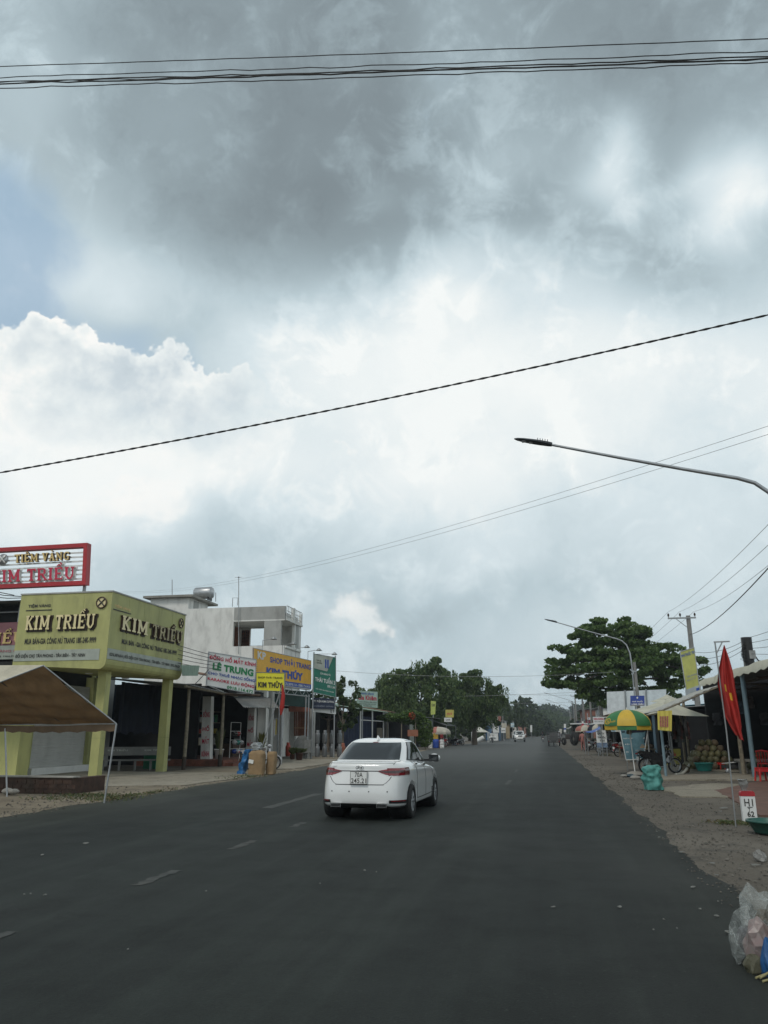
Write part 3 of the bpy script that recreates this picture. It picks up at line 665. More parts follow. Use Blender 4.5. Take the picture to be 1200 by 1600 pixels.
    for sg in (-1, 1):
        g = MB(); H.patch(g, seam, [[(H.side(-.55+.02*j, v, sg), v) for v in (12.2, 12.25)] for j in range(48)], .003); g.build('roof_gap', T)
    for y in (.86, 3.48):
        for sg in (-1, 1): wheel_parts(T, sg*.765, y, .315, .2, sg)
    T.location = loc; T.rotation_euler = (0,0,rz)
    return T

def suv(name, loc, rz, label, paint, box=False):
    T = thing(name, label, 'car')
    H = Hull([(.36,.34,.36,.15,4.6,.80,5),(.42,.40,.42,.04,4.74,.90,5.5),(.62,.6,.62,0,4.78,.92,5.5),(.86,.86,.84,.0,4.76,.925,5.2),(1.05,1.05,1.0,.03,4.68,.92,5),(1.15,1.14,1.08,.08,4.45,.88,4.8),
              (1.20,1.18,1.13,.14,3.75,.84,4.6),(1.45,1.45,1.44,.22,3.4,.78,4.4),(1.68,1.70,1.68,.36,3.02,.70,4.2),(1.76,1.79,1.76,.6,2.8,.60,3.8),(1.80,1.82,1.80,.9,2.5,.4,3.2)], 4)
    m = MB(); H.body(m, paint, 80); body = m.build('body', T); cut_arches(body, (.95, 3.8), .44, .925)
    for p in body.data.polygons: p.use_smooth = True
    m = MB(); m.b2((-.7,.5,.34),(.7,4.4,.5),trim); m.build('underside', T)
    m = MB(); H.rp(m, M['glass'], -.88, .88, 6.15, 8.4, 10, 5, .006, front=True); m.build('windscreen', T)
    m = MB(); H.rp(m, M['glass'], -.85, .85, 6.6, 8.4, 10, 5, .006); m.build('rear_window', T)
    for sg in (-1, 1):
        m = MB(); H.sp(m, M['glass'], sg, 0, 0, 6.3, 8.3, 14, 4, .006, lambda f: (-.8, .74)); m.build('side_window', T)
        m = MB(); H.rp(m, lampclear, sg*.55, sg*.95, 4.0, 4.6, 6, 2, .010, front=True); m.build('headlight', T)
        m = MB(); H.rp(m, lampred, sg*.62, sg*.95, 4.0, 4.6, 6, 2, .010); m.build('tail_lamp', T)
        m = MB(); m.ball((sg*1.02,3.3,1.22), 1, paint, 10, 8, (.12,.08,.10)); m.build('mirror', T)
        m = MB(); H.rp(m, trim, sg*.62, sg*.92, 1.6, 2.3, 5, 1, .008, front=True); m.build('fog_lamp_recess', T)
    m = MB(); H.rp(m, trim, -.5, .5, 3.0, 4.3, 8, 2, .008, front=True); H.rp(m, M['chrome'], -.52, .52, 4.3, 4.42, 8, 1, .014, front=True); H.rp(m, M['chrome'], -.52, .52, 3.6, 3.7, 8, 1, .014, front=True); m.build('grille', T)
    m = MB(); H.rp(m, trim, -.85, .85, .2, 1.3, 8, 2, .008, front=True); m.build('bumper_intake', T)
    m = MB(); yb = 4.80; m.b2((-.25,yb-.02,.62),(.25,yb,.74), M['white']); m.build('number_plate', T)
    for y in (.95, 3.8):
        for sg in (-1, 1): wheel_parts(T, sg*.80, y, .38, .24, sg, 6)
    T.location = loc; T.rotation_euler = (0,0,rz)
    return T

# ------------------------------------------------------------------ people and motorbikes
skin_m = mat('skin', (.36,.21,.14), .6, var=.04); hair_m = mat('black_hair', (.012,.010,.010), .5)
def person(label, joints, cols, group=None, helmet=None, name='person', hat=None, cat='person'):
    """joints: dict name->(pos); one skinned body with shirt, trousers and skin as face materials"""
    J = joints
    seg = [('pelvis','waist',.14,.125,'shirt'),('waist','chest',.125,.155,'shirt'),('chest','neck',.155,.055,'shirt'),('neck','head0',.05,.055,'skin'),('head0','head1',.085,.092,'skin'),('head1','head2',.092,.055,'skin')]
    for s_ in 'lr':
        seg += [('chest',s_+'sh',.12,.075,'shirt'),(s_+'sh',s_+'el',.06,.045,'shirt'),(s_+'el',s_+'wr',.042,.028,'sleeve'),(s_+'wr',s_+'ha',.028,.036,'skin'),
                ('pelvis',s_+'hip',.13,.11,'leg'),(s_+'hip',s_+'kn',.10,.062,'leg'),(s_+'kn',s_+'an',.058,.040,'leg'),(s_+'an',s_+'toe',.045,.032,'shoe')]
    for s_ in 'lr':      # five fingers leave the palm
        h = Vector(J[s_+'ha']); w_ = Vector(J[s_+'wr']); d = (h-w_).normalized(); sd = d.orthogonal().normalized()
        for i in range(5):
            a = (i-2)*.016; l = (.055,.075,.08,.074,.05)[i]
            J[s_+'f%d' % i] = tuple(h+sd*a*1.3+d*(l if i else .02)+(sd*-.045 if i == 0 else Vector((0,0,0)))+Vector((0,0,-.015)))
            seg.append((s_+'ha', s_+'f%d' % i, .012, .008, 'skin'))
    names = list(J); idx = {n_: i for i, n_ in enumerate(names)}; rad = {}
    for a, b_, ra, rb, _ in seg:
        rad[a] = max(rad.get(a, 0), ra) if a not in rad else rad[a]; rad[b_] = rb
    for s_ in 'lr': rad[s_+'ha'] = .034
    rad['pelvis'] = .15; rad['waist'] = .125; rad['chest'] = .15; rad['neck'] = .052
    me = bpy.data.meshes.new('sk'); me.from_pydata([tuple(J[n_]) for n_ in names], [(idx[a], idx[b_]) for a, b_, *_ in seg], [])
    o = bpy.data.objects.new('sk', me); C.objects.link(o)
    md = o.modifiers.new('skin', 'SKIN'); sk = me.skin_vertices[0].data
    for n_, i in idx.items(): sk[i].radius = (rad.get(n_, .05),)*2; sk[i].use_root = (n_ == 'pelvis')
    md.use_smooth_shade = True; ss = o.modifiers.new('s', 'SUBSURF'); ss.levels = 1; ss.render_levels = 1
    bpy.context.view_layer.update(); dg = bpy.context.evaluated_depsgraph_get(); em = bpy.data.meshes.new_from_object(o.evaluated_get(dg))
    bpy.data.objects.remove(o)
    order = ['shirt','sleeve','leg','shoe','skin']; em.materials.clear()
    for k_ in order: em.materials.append(cols[k_])
    segs = [(Vector(J[a]), Vector(J[b_]), k_) for a, b_, _, _, k_ in seg]
    mi = []
    for p in em.polygons:
        c = p.center; best = None
        for a, b_, k_ in segs:
            ab = b_-a; t = max(0, min(1, (c-a).dot(ab)/max(ab.length_squared, 1e-9))); d = (a+ab*t-c).length
            if best is None or d < best[0]: best = (d, k_)
        mi.append(order.index(best[1]))
    em.polygons.foreach_set('material_index', mi); em.polygons.foreach_set('use_smooth', [True]*len(mi)); em.name = 'body'
    T = thing(name, label, cat, group=group); bo = bpy.data.objects.new('body', em); C.objects.link(bo); bo.parent = T
    hc = Vector(J['head1']); fw = Vector(J.get('_f', (0,1,0)))
    if helmet:
        m = MB(); m.ball(hc+Vector((0,0,.035)), 1, helmet, 16, 10, (.135,.15,.125)); m.box(hc+fw*.14+Vector((0,0,.03)), (.18,.08,.015), helmet); m.build('helmet', T)
    else:
        m = MB(); m.ball(hc-fw*.018+Vector((0,0,.025)), 1, hair_m, 14, 9, (.098,.105,.105)); m.build('hair', T)
    m = MB(); m.box(hc+fw*.105+Vector((0,0,-.02)), (.025,.03,.045), skin_m)
    for sx in (-.033, .033): m.box(hc+fw*.10+Vector((sx,0,.012)), (.025,.01,.01), hair_m)
    m.box(hc+fw*.098+Vector((0,0,-.06)), (.045,.01,.01), M['red']); m.build('face', T)
    return T
def seated(lean=.12, spread=.13):
    J = {'pelvis':(0,-.12,.84),'waist':(0,-.10,1.02),'chest':(0,-.06+lean,1.27),'neck':(0,-.04+lean,1.44),'head0':(0,-.02+lean,1.53),'head1':(0,0+lean,1.61),'head2':(0,0+lean,1.70),'_f':(0,1,0)}
    for s_, g in (('l',-1),('r',1)):
        J.update({s_+'sh':(g*.19,-.05+lean,1.36),s_+'el':(g*.28,.14+lean*.8,1.12),s_+'wr':(g*.30,.36,1.06),s_+'ha':(g*.30,.43,1.06),s_+'hip':(g*.10,-.08,.80),s_+'kn':(g*spread,.30,.72),s_+'an':(g*(spread+.03),.14,.33),s_+'toe':(g*(spread+.04),.30,.27)})
    return J
def cols(shirt, leg, sleeve=None): return {'shirt':shirt,'sleeve':sleeve or shirt,'leg':leg,'shoe':M['black'],'skin':skin_m}
def motorbike(name, label, paint, loc, rz, seat=None, box=False, group=None, plate=True, lean=0):
    """underbone scooter, front towards +Y, wheelbase 1.22"""
    T = thing(name, label, 'motorbike', group=group); g = M['galv']; d = M['dark_metal']
    for y, n_ in ((-.61,'wheel'),(.61,'wheel')):
        m = MB(); m.lathe([(.235,-.035),(.275,-.038),(.292,-.015),(.292,.015),(.275,.038),(.235,.035),(.235,-.035)], (0,y,.292), M['rubber'], 28, 'X'); w_ = m.build(n_, T)
        m = MB(); m.lathe([(.21,-.02),(.24,-.03),(.24,.03),(.21,.02),(.21,-.02)], (0,y,.292), g, 24, 'X'); m.lathe([(.001,-.06),(.05,-.06),(.05,.06),(.001,.06)], (0,y,.292), d, 12, 'X')
        for k_ in range(10):
            a = k_*math.pi/5; m.tube([(0,y,.292),(0,y+.22*math.cos(a),.292+.22*math.sin(a))], .005, g, 4)
        m.build('rim', w_)
    m = MB()   # frame, engine, fork
    m.tube([(0,.36,.86),(0,.20,.62),(0,.0,.42),(0,-.25,.42)], .035, d); m.tube([(0,-.25,.42),(0,-.4,.66),(0,-.75,.76)], .03, d)
    for sx in (-.07,.07): m.tube([(sx,.61,.292),(sx*.9,.42,.78)], .02, g); m.tube([(sx*1.2,-.61,.292),(sx*1.2,-.48,.66)], .02, g)
    m.tube([(0,.42,.78),(0,.35,.98)], .025, d); m.box((0,.02,.33), (.2,.38,.2), d); m.box((0,.14,.36), (.16,.16,.14), g); m.tube([(.1,-.6,.292),(.1,-.1,.3)], .03, d); m.build('frame', T)
    m = MB(); m.tube([(.11,.1,.27),(.12,-.1,.22),(.13,-.35,.25),(.14,-.75,.36)], [.018,.02,.038,.04], g, 10); m.build('exhaust_pipe', T)
    m = MB()   # painted plastics
    m.add([(-.17,.36,.40),(.17,.36,.40),(.19,.46,.66),(-.19,.46,.66),(.12,.44,.88),(-.12,.44,.88),(-.15,.30,.40),(.15,.30,.40),(.16,.38,.66),(-.16,.38,.66),(.1,.34,.9),(-.1,.34,.9)],
          [(0,1,2,3),(3,2,4,5),(7,6,9,8),(8,9,11,10),(1,7,8,2),(2,8,10,4),(6,0,3,9),(9,3,5,11),(5,4,10,11),(0,6,7,1)], paint); m.build('leg_shield', T)
    m = MB(); m.add([(-.10,-.15,.55),(.10,-.15,.55),(.12,-.1,.72),(-.12,-.1,.72),(.05,-.92,.80),(-.05,-.92,.80),(.10,-.6,.60),(-.10,-.6,.60),(.11,-.75,.84),(-.11,-.75,.84)],
          [(0,1,6,7),(0,3,9,7),(7,9,5),(1,6,8,2),(6,4,8),(7,5,4,6),(3,2,8,9),(9,8,4,5),(0,1,2,3)], paint); m.build('tail_cover', T)
    m = MB()
    for sx in (-1, 1):
        P_ = [(.30,.62),(.16,.50),(-.02,.44),(-.25,.50),(-.62,.56),(-.80,.70),(-.60,.80),(-.2,.74),(.0,.72),(.12,.60),(.26,.80)]; m.poly([(sx*.115,y,z) for y, z in P_], .03, paint, (sx,0,0))
    m.poly([(.10,.30,.40),(.10,-.02,.18),(.10,-.3,.22),(.10,-.34,.5),(.10,.1,.56)], .2, d, (1,0,0)); m.build('side_cover', T)
    m = MB(); prof = [(-.80,.86,.09),(-.6,.84,.12),(-.35,.79,.13),(-.15,.775,.12),(.0,.77,.08)]; vs = []
    for y, z, w_ in prof: vs += [(-w_,y,z-.07),(-w_*.85,y,z),(w_*.85,y,z),(w_,y,z-.07)]
    fs = [(i*4+k_, i*4+k_+1, i*4+5+k_, i*4+4+k_) for i in range(4) for k_ in range(3)]+[(0,3,2,1),(16,17,18,19)]+[(i*4, i*4+4, i*4+7, i*4+3) for i in range(4)]
    m.add(vs, fs, seat or M['black'], False); m.build('seat', T, bevel=.012)
    for y, z in ((.61,.30),(-.63,.30)):
        m = MB(); vs = []
        for i in range(9):
            a = (R(20)+R(140)*i/8) if y > 0 else (R(60)+R(110)*i/8); r_ = .325
            vs += [(-.055,y+r_*math.cos(a),z+r_*math.sin(a)),(0,y+(r_+.02)*math.cos(a),z+(r_+.02)*math.sin(a)),(.055,y+r_*math.cos(a),z+r_*math.sin(a))]
        m.add(vs, [(i*3+k_, i*3+k_+1, i*3+4+k_, i*3+3+k_) for i in range(8) for k_ in range(2)], paint, True); m.build('mudguard', T)
    m = MB(); m.tube([(-.33,.26,1.02),(-.15,.33,1.0),(.15,.33,1.0),(.33,.26,1.02)], .014, g); m.tube([(-.35,.25,1.02),(-.24,.29,1.015)], .02, M['rubber']); m.tube([(.35,.25,1.02),(.24,.29,1.015)], .02, M['rubber']); m.ball((0,.37,.99), 1, paint, 12, 8, (.12,.09,.075)); hb = m.build('handlebar', T)
    m = MB(); m.ball((0,.43,.985), 1, lampclear, 10, 8, (.07,.045,.05)); m.build('headlight', hb)
    for sx in (-1, 1):
        m = MB(); m.tube([(sx*.22,.30,1.01),(sx*.27,.28,1.16)], .006, d, 5); m.ball((sx*.29,.28,1.19), 1, M['black'], 10, 6, (.055,.012,.04)); m.build('mirror', hb)
    m = MB(); m.box((0,-.93,.74), (.13,.05,.06), lampred); m.build('tail_lamp', T)
    m = MB(); m.box((0,-.90,.56), (.19,.01,.14), M['white']); m.box((0,-.86,.60), (.1,.06,.2), M['black']); m.build('number_plate', T)
    m = MB(); m.tube([(.12,-.9,.86),(.12,-.62,.9),(-.12,-.62,.9),(-.12,-.9,.86),(.12,-.9,.86)], .012, g, 6); m.build('grab_rail', T)
    if box: m = MB(); m.box((0,-1.0,1.0), (.42,.36,.34), box); m.build('carrier_box', T, bevel=.03)
    m = MB(); m.tube([(-.1,-.15,.3),(-.2,-.22,.02)], .012, g, 6); m.build('side_stand', T)
    T.location = loc; T.rotation_euler = (0,lean,rz); return T

# ---- traffic
sedan((-3.43, 14.85, .008), R(-2.0))
suv('car', (-3.95, 141.5, .008), math.pi+R(1), 'pearl white off road car coming towards the camera on the asphalt', suvwhite)
suv('car', (-6.1, 196, .008), math.pi, 'silver grey off road car parked far down beyond the oncoming white one', mat('car_paint_silver', (.4,.42,.44), .3, metal=.4))
black_bike = mat('bike_paint_black', (.02,.02,.022), .25, coat=.5); red_bike = mat('bike_paint_red', (.25,.02,.02), .3, coat=.5)
motorbike('motorbike', 'dark motorbike carrying a rider in black ahead of the cargo tricycle', black_bike, (-.05,139,.01), R(2))
p = person('rider in black jacket and dark helmet on the far motorbike', seated(.1), cols(mat('jacket_black', (.02,.022,.025), .8), mat('trousers_dark', (.03,.03,.035), .9)), helmet=M['black']); p.location = (-.05,139.1,-.02); p.rotation_euler = (0,0,R(2))
motorbike('motorbike', 'red motorbike overtaken by the cargo tricycle on its market side', red_bike, (2.15,108,.01), R(-2))
p = person('rider in grey shirt and white helmet passing beside the cargo tricycle', seated(.1), cols(mat('shirt_grey', (.2,.2,.22), .9), MATS['trousers_dark']), helmet=M['helmetw']); p.location = (2.15,108.1,-.02)
motorbike('motorbike', 'black motorbike with a white front basket on the shop side of the road', black_bike, (-7.9,128,.01), math.pi)
for bx, by, bz, lb in ((-7.9,127.35,.86,'white bundle carried in front of the oncoming rider'), (-8.28,128.2,.75,'white bundle slung on the verge side of the oncoming motorbike'), (-7.5,128.2,.75,'white bundle slung on the road side of the oncoming motorbike')):
    m = MB(); m.ball((bx,by,bz), 1, M['white'], 10, 8, (.2,.24,.2), .06); m.build('bundle', loc=(bx,by,bz-.2), label=lb, cat='bundle', group='bundles on the oncoming motorbike')
p = person('oncoming rider in pale shirt and black helmet on the loaded motorbike', seated(.08), cols(mat('shirt_pale', (.6,.6,.58), .9), MATS['trousers_dark'], skin_m), helmet=M['black']); p.location = (-7.9,127.9,-.02); p.rotation_euler = (0,0,math.pi)
# cargo tricycle seen from behind
T = thing('cargo_tricycle', 'dark three wheeled cargo tricycle with open bed driving away down the road', 'cargo tricycle')
ctm = mat('tricycle_paint', (.07,.075,.075), .6, grime=.3)
m = MB()
for z0, z1 in ((.62,.74),(.82,.95),(1.03,1.15)): m.b2((-.72,-.02,z0),(.72,.02,z1),ctm)
for sx in (-.72,.72):
    for z0, z1 in ((.62,.74),(.82,.95),(1.03,1.15)): m.b2((sx-.02,.03,z0),(sx+.02,1.9,z1),ctm)
    for y in (0,.95,1.9): m.b2((sx-.035,y-.03,.55),(sx+.035,y+.03,1.62 if y != .95 else 1.15),ctm)
m.b2((-.74,0,.50),(.74,1.9,.56),ctm); m.tube([(-.72,0,1.62),(.72,0,1.62)], .02, ctm, 6); m.b2((-.6,-.03,.42),(.6,.0,.52),M['dark_metal']); m.build('cargo_bed', T)
for sx in (-.62,.62):
    m = MB(); m.lathe([(.2,-.06),(.31,-.06),(.33,0),(.31,.06),(.2,.06)], (sx,.7,.33), M['rubber'], 22, 'X'); m.lathe([(.001,-.03),(.2,-.03),(.2,.03),(.001,.03)], (sx,.7,.33), M['galv'], 16, 'X'); m.build('wheel', T)
m = MB(); m.lathe([(.2,-.05),(.29,-.05),(.31,0),(.29,.05),(.2,.05)], (0,3.0,.31), M['rubber'], 22, 'X'); m.build('wheel', T)
m = MB(); m.b2((-.3,2.0,.5),(.3,2.6,.85),M['dark_metal']); m.tube([(0,2.6,.6),(0,2.95,1.0),(-.35,2.8,1.1)], .03, M['dark_metal']); m.tube([(0,2.95,1.0),(.35,2.8,1.1)], .03, M['dark_metal']); m.b2((-.5,1.92,.6),(.5,1.98,1.55),mat('load_tarp', (.10,.10,.10), .9)); m.build('engine_and_fork', T)
for sx in (-.6,.6): m = MB(); m.b2((sx-.06,-.05,.52),(sx+.06,-.03,.60),lampred); m.build('tail_lamp', T)
T.location = (1.25,96.2,.008)
# woman in pink beside her motorbike
motorbike('motorbike', 'black motorbike standing at the roadside beside the woman in pink', black_bike, (3.75,72.2,.01), R(8))
J = {'pelvis':(0,0,.93),'waist':(0,.01,1.08),'chest':(0,.02,1.28),'neck':(0,.03,1.44),'head0':(0,.03,1.50),'head1':(0,.05,1.57),'head2':(0,.05,1.65),'_f':(0,1,0)}
for s_, g in (('l',-1),('r',1)): J.update({s_+'sh':(g*.17,.02,1.36),s_+'el':(g*.25,.02,1.12),s_+'wr':(g*.24,.16,.98),s_+'ha':(g*.23,.22,.96),s_+'hip':(g*.09,0,.88),s_+'kn':(g*.11,.04,.5),s_+'an':(g*.12,-.02,.09),s_+'toe':(g*.13,.12,.045)})
pk = mat('pink_clothes', (.36,.15,.13), .9, var=.2, scale=9)
p = person('woman in loose pink clothes and pale conical hat seen from behind beside a motorbike', J, cols(pk, pk)); p.location = (3.36,71.6,.01); p.rotation_euler = (0,0,R(-8))
m = MB(); m.lathe([(.001,.13),(.10,.06),(.17,.0),(.165,-.005),(.001,.1)], (3.36,71.66,1.66), mat('straw_hat', (.5,.44,.33), .9), 20); m.build('hat', loc=(3.36,71.66,1.66), label='pale conical hat on the head of the woman in pink', cat='hat')
# tractor parked on the market side
T = thing('tractor', 'dark tractor with white cab roof parked on the market side verge', 'tractor')
tp = mat('tractor_paint', (.05,.035,.03), .6, grime=.4)
m = MB(); m.b2((-.35,.1,.75),(.35,2.6,1.35),tp); m.b2((-.75,-1.2,.8),(.75,.1,1.35),tp); m.build('bonnet', T, bevel=.05)
for sx in (-.9,.9):
    m = MB(); m.lathe([(.35,-.2),(.74,-.2),(.80,-.1),(.80,.1),(.74,.2),(.35,.2),(.35,-.2)], (sx,-.6,.8), M['rubber'], 28, 'X')
    m.lathe([(.001,-.05),(.4,-.05),(.4,.05),(.001,.05)], (sx,-.6,.8), mat('tractor_rim', (.3,.28,.26), .6, grime=.3), 20, 'X'); m.build('rear_wheel', T)
    m = MB(); m.lathe([(.2,-.12),(.43,-.12),(.46,0),(.43,.12),(.2,.12)], (sx*.85,2.2,.46), M['rubber'], 24, 'X'); m.lathe([(.001,-.05),(.24,-.05),(.24,.05),(.001,.05)], (sx*.85,2.2,.46), MATS['tractor_rim'], 16, 'X'); m.build('front_wheel', T)
m = MB(); m.b2((-.72,-1.15,1.3),(.72,.1,1.7),tp); m.b2((-.62,-1.05,1.7),(.62,.02,2.48),M['glass']); m.b2((-.45,-1.7,.4),(.45,-1.2,1.2),M['dark_metal'])
for sx in (-.68,.68):
    for y in (-1.15,.1): m.tube([(sx,y,1.3),(sx*.95,y,2.5)], .06, M['dark_metal'])
m.build('cab_frame', T)
m = MB(); m.b2((-.8,-1.3,2.5),(.8,.35,2.66),M['white']); m.build('cab_roof', T, bevel=.04)
m = MB(); m.tube([(.25,1.9,1.3),(.25,1.9,2.2)], .04, M['dark_metal']); m.build('exhaust_pipe', T); m = MB(); m.b2((-.25,-.9,1.3),(.25,-.5,1.4),M['black']); m.b2((-.25,-.95,1.35),(.25,-.88,1.8),M['black']); m.build('seat', T)
T.location = (4.3,103,.01); T.rotation_euler = (0,0,R(28))

# ================================================================== LEFT SIDE OF THE STREET
rnd = random.Random(21)
# ---- jewellery shop: lime canopy box on columns, wall with shutter behind
LT = lambda v: v
T = thing('jewellery_shop', 'lime green jewellery shop with boxed sign canopy on two square columns', 'shop', (-15.4,25.8,0))
cx0, cx1, cy0, cy1, cz0, cz1 = -19.2, -15.4, 25.76, 31.95, 3.98, 6.62
m = MB()   # canopy with a rounded lower edge towards the road
prof = [(cx1, cz1), (cx1, cz0+.12)]+[(cx1-.26*(1-math.cos(a)), cz0+.12-.30*math.sin(a)) for a in (R(22), R(45), R(68), R(90))]+[(cx0, cz0-.18+.18), (cx0, cz1)]
vs = [(x, cy0, z) for x, z in prof]+[(x, cy1, z) for x, z in prof]; n_ = len(prof)
m.add(vs, [tuple(range(n_)), tuple(range(2*n_-1, n_-1, -1))]+[(i, i+n_, (i+1) % n_+n_, (i+1) % n_) for i in range(n_)], M['lime'])
m.b2((cx0-.02,cy0-.03,cz1-.002),(cx1+.03,cy1+.03,cz1+.05), M['plaster_grey']); m.build('canopy', T)
qs = Quad((cx0+.02,cy0,cz1-.1),(cx1-.02,cy0,cz1-.1),(cx0+.02,cy0,cz0+.05),(cx1-.02,cy0,cz0+.05))      # towards the camera
qf = Quad((cx1,cy0+.03,cz1-.06),(cx1,cy1-.03,cz1-.06),(cx1,cy0+.03,cz0+.1),(cx1,cy1-.03,cz0+.1))      # towards the road
for q, ww in ((qs, 0), (qf, 1)):
    m = MB(); m.slab(q, 'KIM TRIỀU', .10, .86, .50, .71, M['gold_pale'], .10, .0, M['brownred']) if not ww else (m.slab(q, 'KIM', .11, .435, .50, .71, M['gold_pale'], .10, .0, M['brownred']), m.slab(q, 'TRIỀU', .50, .95, .50, .71, mat('peeled_gold', (.16,.12,.05), .35, metal=.3, var=.5, scale=9, hue2=(.6,.5,.25)), .10, .0, M['brownred'])); m.slab(q, 'KIM TRIỀU', (.10 if not ww else .11)+.012, (.86 if not ww else .95)+.012, .485, .70, M['brown'], .03, .0, grow=.03); m.build('raised_lettering', T)
    m = MB()
    if not ww:
        m.text(q, 'TIỆM VÀNG', .09, .34, .83, .90, M['textdark'], .012, .04); m.quad(q, .02, M['textdark'], .07, .36, .79, .805, .015)
        m.text(q, 'MUA BÁN-GIA CÔNG NỮ TRANG 18K-24K-9999', .10, .88, .285, .40, M['textdark'], .012, .035)
        m.quad(q, .03, M['paleband'], .0, .93, .04, .20, .02); m.text(q, 'ĐỐI DIỆN CHỢ TÂN PHONG - TÂN BIÊN - TÂY NINH', .02, .78, .075, .165, M['textdark'], .028, .035)
        cc = q(.90,.88,.0)
    else:
        m.text(q, 'TIỆM VÀNG', .03, .22, .80, .86, M['gold'], .012, .04); m.quad(q, .02, M['textdark'], .02, .23, .765, .78, .015)
        m.text(q, 'MUA BÁN - GIA CÔNG NỮ TRANG 18K-24K-9999', .15, .90, .29, .39, M['textdark'], .012, .035)
        m.quad(q, .03, M['paleband'], .0, .98, .035, .19, .02); m.text(q, '0276.3874.014 | ĐỐI DIỆN CHỢ TÂN PHONG - TÂN BIÊN - TÂY NINH | 0933.784.024', .02, .96, .07, .155, M['textdark'], .028, .03)
        cc = q(.93,.86,.0)
    m.build('sign_lettering', T)
    m = MB(); A = q(1,0)-q(0,0); A.normalize(); B = Vector((0,0,1)); N_ = q.n; ring = [cc+(A*math.cos(a)+B*math.sin(a))*.20+N_*.04 for a in [2*math.pi*i/20 for i in range(21)]]
    m.add([cc+(A*math.cos(2*math.pi*i/20)+B*math.sin(2*math.pi*i/20))*.19+N_*.03 for i in range(20)], [tuple(range(20))], M['gold_pale']); m.tube(ring, .025, M['brownred'], 6)
    m.tube([cc+(A+B)*.13+N_*.05, cc-(A+B)*.13+N_*.05], .022, M['textdark'], 5); m.tube([cc+(A-B)*.13+N_*.05, cc-(A-B)*.13+N_*.05], .022, M['textdark'], 5); m.build('emblem', T)
m = MB()
for u in (.35,.70): m.quad(qs, .01, M['lime_dark'], u, u+.004, .0, 1, .004)
for u in (.2,.4,.6,.8): m.quad(qf, .01, M['lime_dark'], u, u+.003, .19, 1, .004)
m.build('panel_seams', T)
for x, y in ((-15.98,26.74),(-15.92,31.75)):
    m = MB(); m.b2((x-.17,y-.17,0),(x+.17,y+.17,4.0), M['lime']); m.b2((x-.175,y-.175,1.38),(x+.175,y+.175,1.40), M['lime_dark']); m.build('column', T)
for a, b_, mm in (((-21.6,25.82,0),(-18.55,26.5,3.98),'lime'),((-19.6,26.5,0),(-19.2,27.5,3.98),'lime_dark'),((-19.5,31.2,0),(-19.1,32.0,3.9),'lime_dark'),((-24,31.75,0),(-19.5,31.95,6.5),'lime_dark')): m = MB(); m.b2(a, b_, M[mm]); m.build('wall', T)
m = MB(); shut = mat('roller_shutter', (.46,.46,.44), .6, var=.05, grime=.15)
z = .28
while z < 3.4: m.add([(-19.28,27.4,z),(-19.28,31.2,z),(-19.272,31.2,z+.05),(-19.272,27.4,z+.05),(-19.28,31.2,z+.1),(-19.28,27.4,z+.1)], [(0,1,2,3),(3,2,4,5)], shut); z += .1
m.build('roller_shutter', T)
m = MB(); m.b2((-19.30,27.3,0),(-18.95,31.25,.28), M['white']); m.build('step', T)
for y in (27.8,29.2,30.6): m = MB(); m.lathe([(.001,0),(.14,0),(.16,.03)], (-17.3,y,3.79), M['white'], 16); m.build('ceiling_light', T)
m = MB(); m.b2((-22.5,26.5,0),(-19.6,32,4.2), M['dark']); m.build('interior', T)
# ---- red framed roof sign with open slats
T = thing('roof_sign', 'red framed roof sign with open white slats and gold and red letters', 'sign', (-20.5,28,0))
Y = 28.0; tl, tr, bl, br = at(-90,862,Y=Y), at(139,849,Y=Y), at(-88,924,Y=Y), at(136,914,Y=Y); q = Quad(tl, tr, bl, br)
m = MB(); m.frame(q, .17, .30, M['red'], .12); m.build('frame', T)
m = MB()
for i in range(7): m.quad(q, .04, M['white'], .03, .97, .14+.105*i, .175+.105*i, .0)
m.build('slats', T)
m = MB(); m.slab(q, 'TIỆM VÀNG', .52, .89, .60, .80, M['gold'], .12, .06, M['brownred']); m.build('gold_lettering', T)
m = MB(); m.slab(q, 'KIM TRIỀU', .36, .93, .14, .43, M['redletter'], .12, .06, M['white']); m.slab(q, 'KIM TRIỀU', .355, .935, .125, .44, M['white'], .02, .05, grow=.03); m.build('red_lettering', T)
m = MB(); cc = q(.435,.70,.1); m.lathe([(.001,-.04),(.24,-.04),(.24,.02),(.001,.02)], cc, M['galv'], 20, 'Y'); m.tube([cc+Vector((-.15,-.06,-.15)), cc+Vector((.15,-.06,.15))], .03, M['plaster_white'], 5); m.tube([cc+Vector((.15,-.06,-.15)), cc+Vector((-.15,-.06,.15))], .03, M['plaster_white'], 5); m.build('emblem', T)
m = MB(); p0 = at(128,925,Y=Y+.1); m.tube([(p0.x,Y+.25,4.5),(p0.x,Y+.25,q(0,0).z+1.2)], .07, M['grey_metal']); m.tube([(p0.x-.8,Y+.3,q(0,0).z-.28),(p0.x+.55,Y-.1,q(0,0).z-.42)], .03, M['grey_metal'], 6); m.build('post', T)
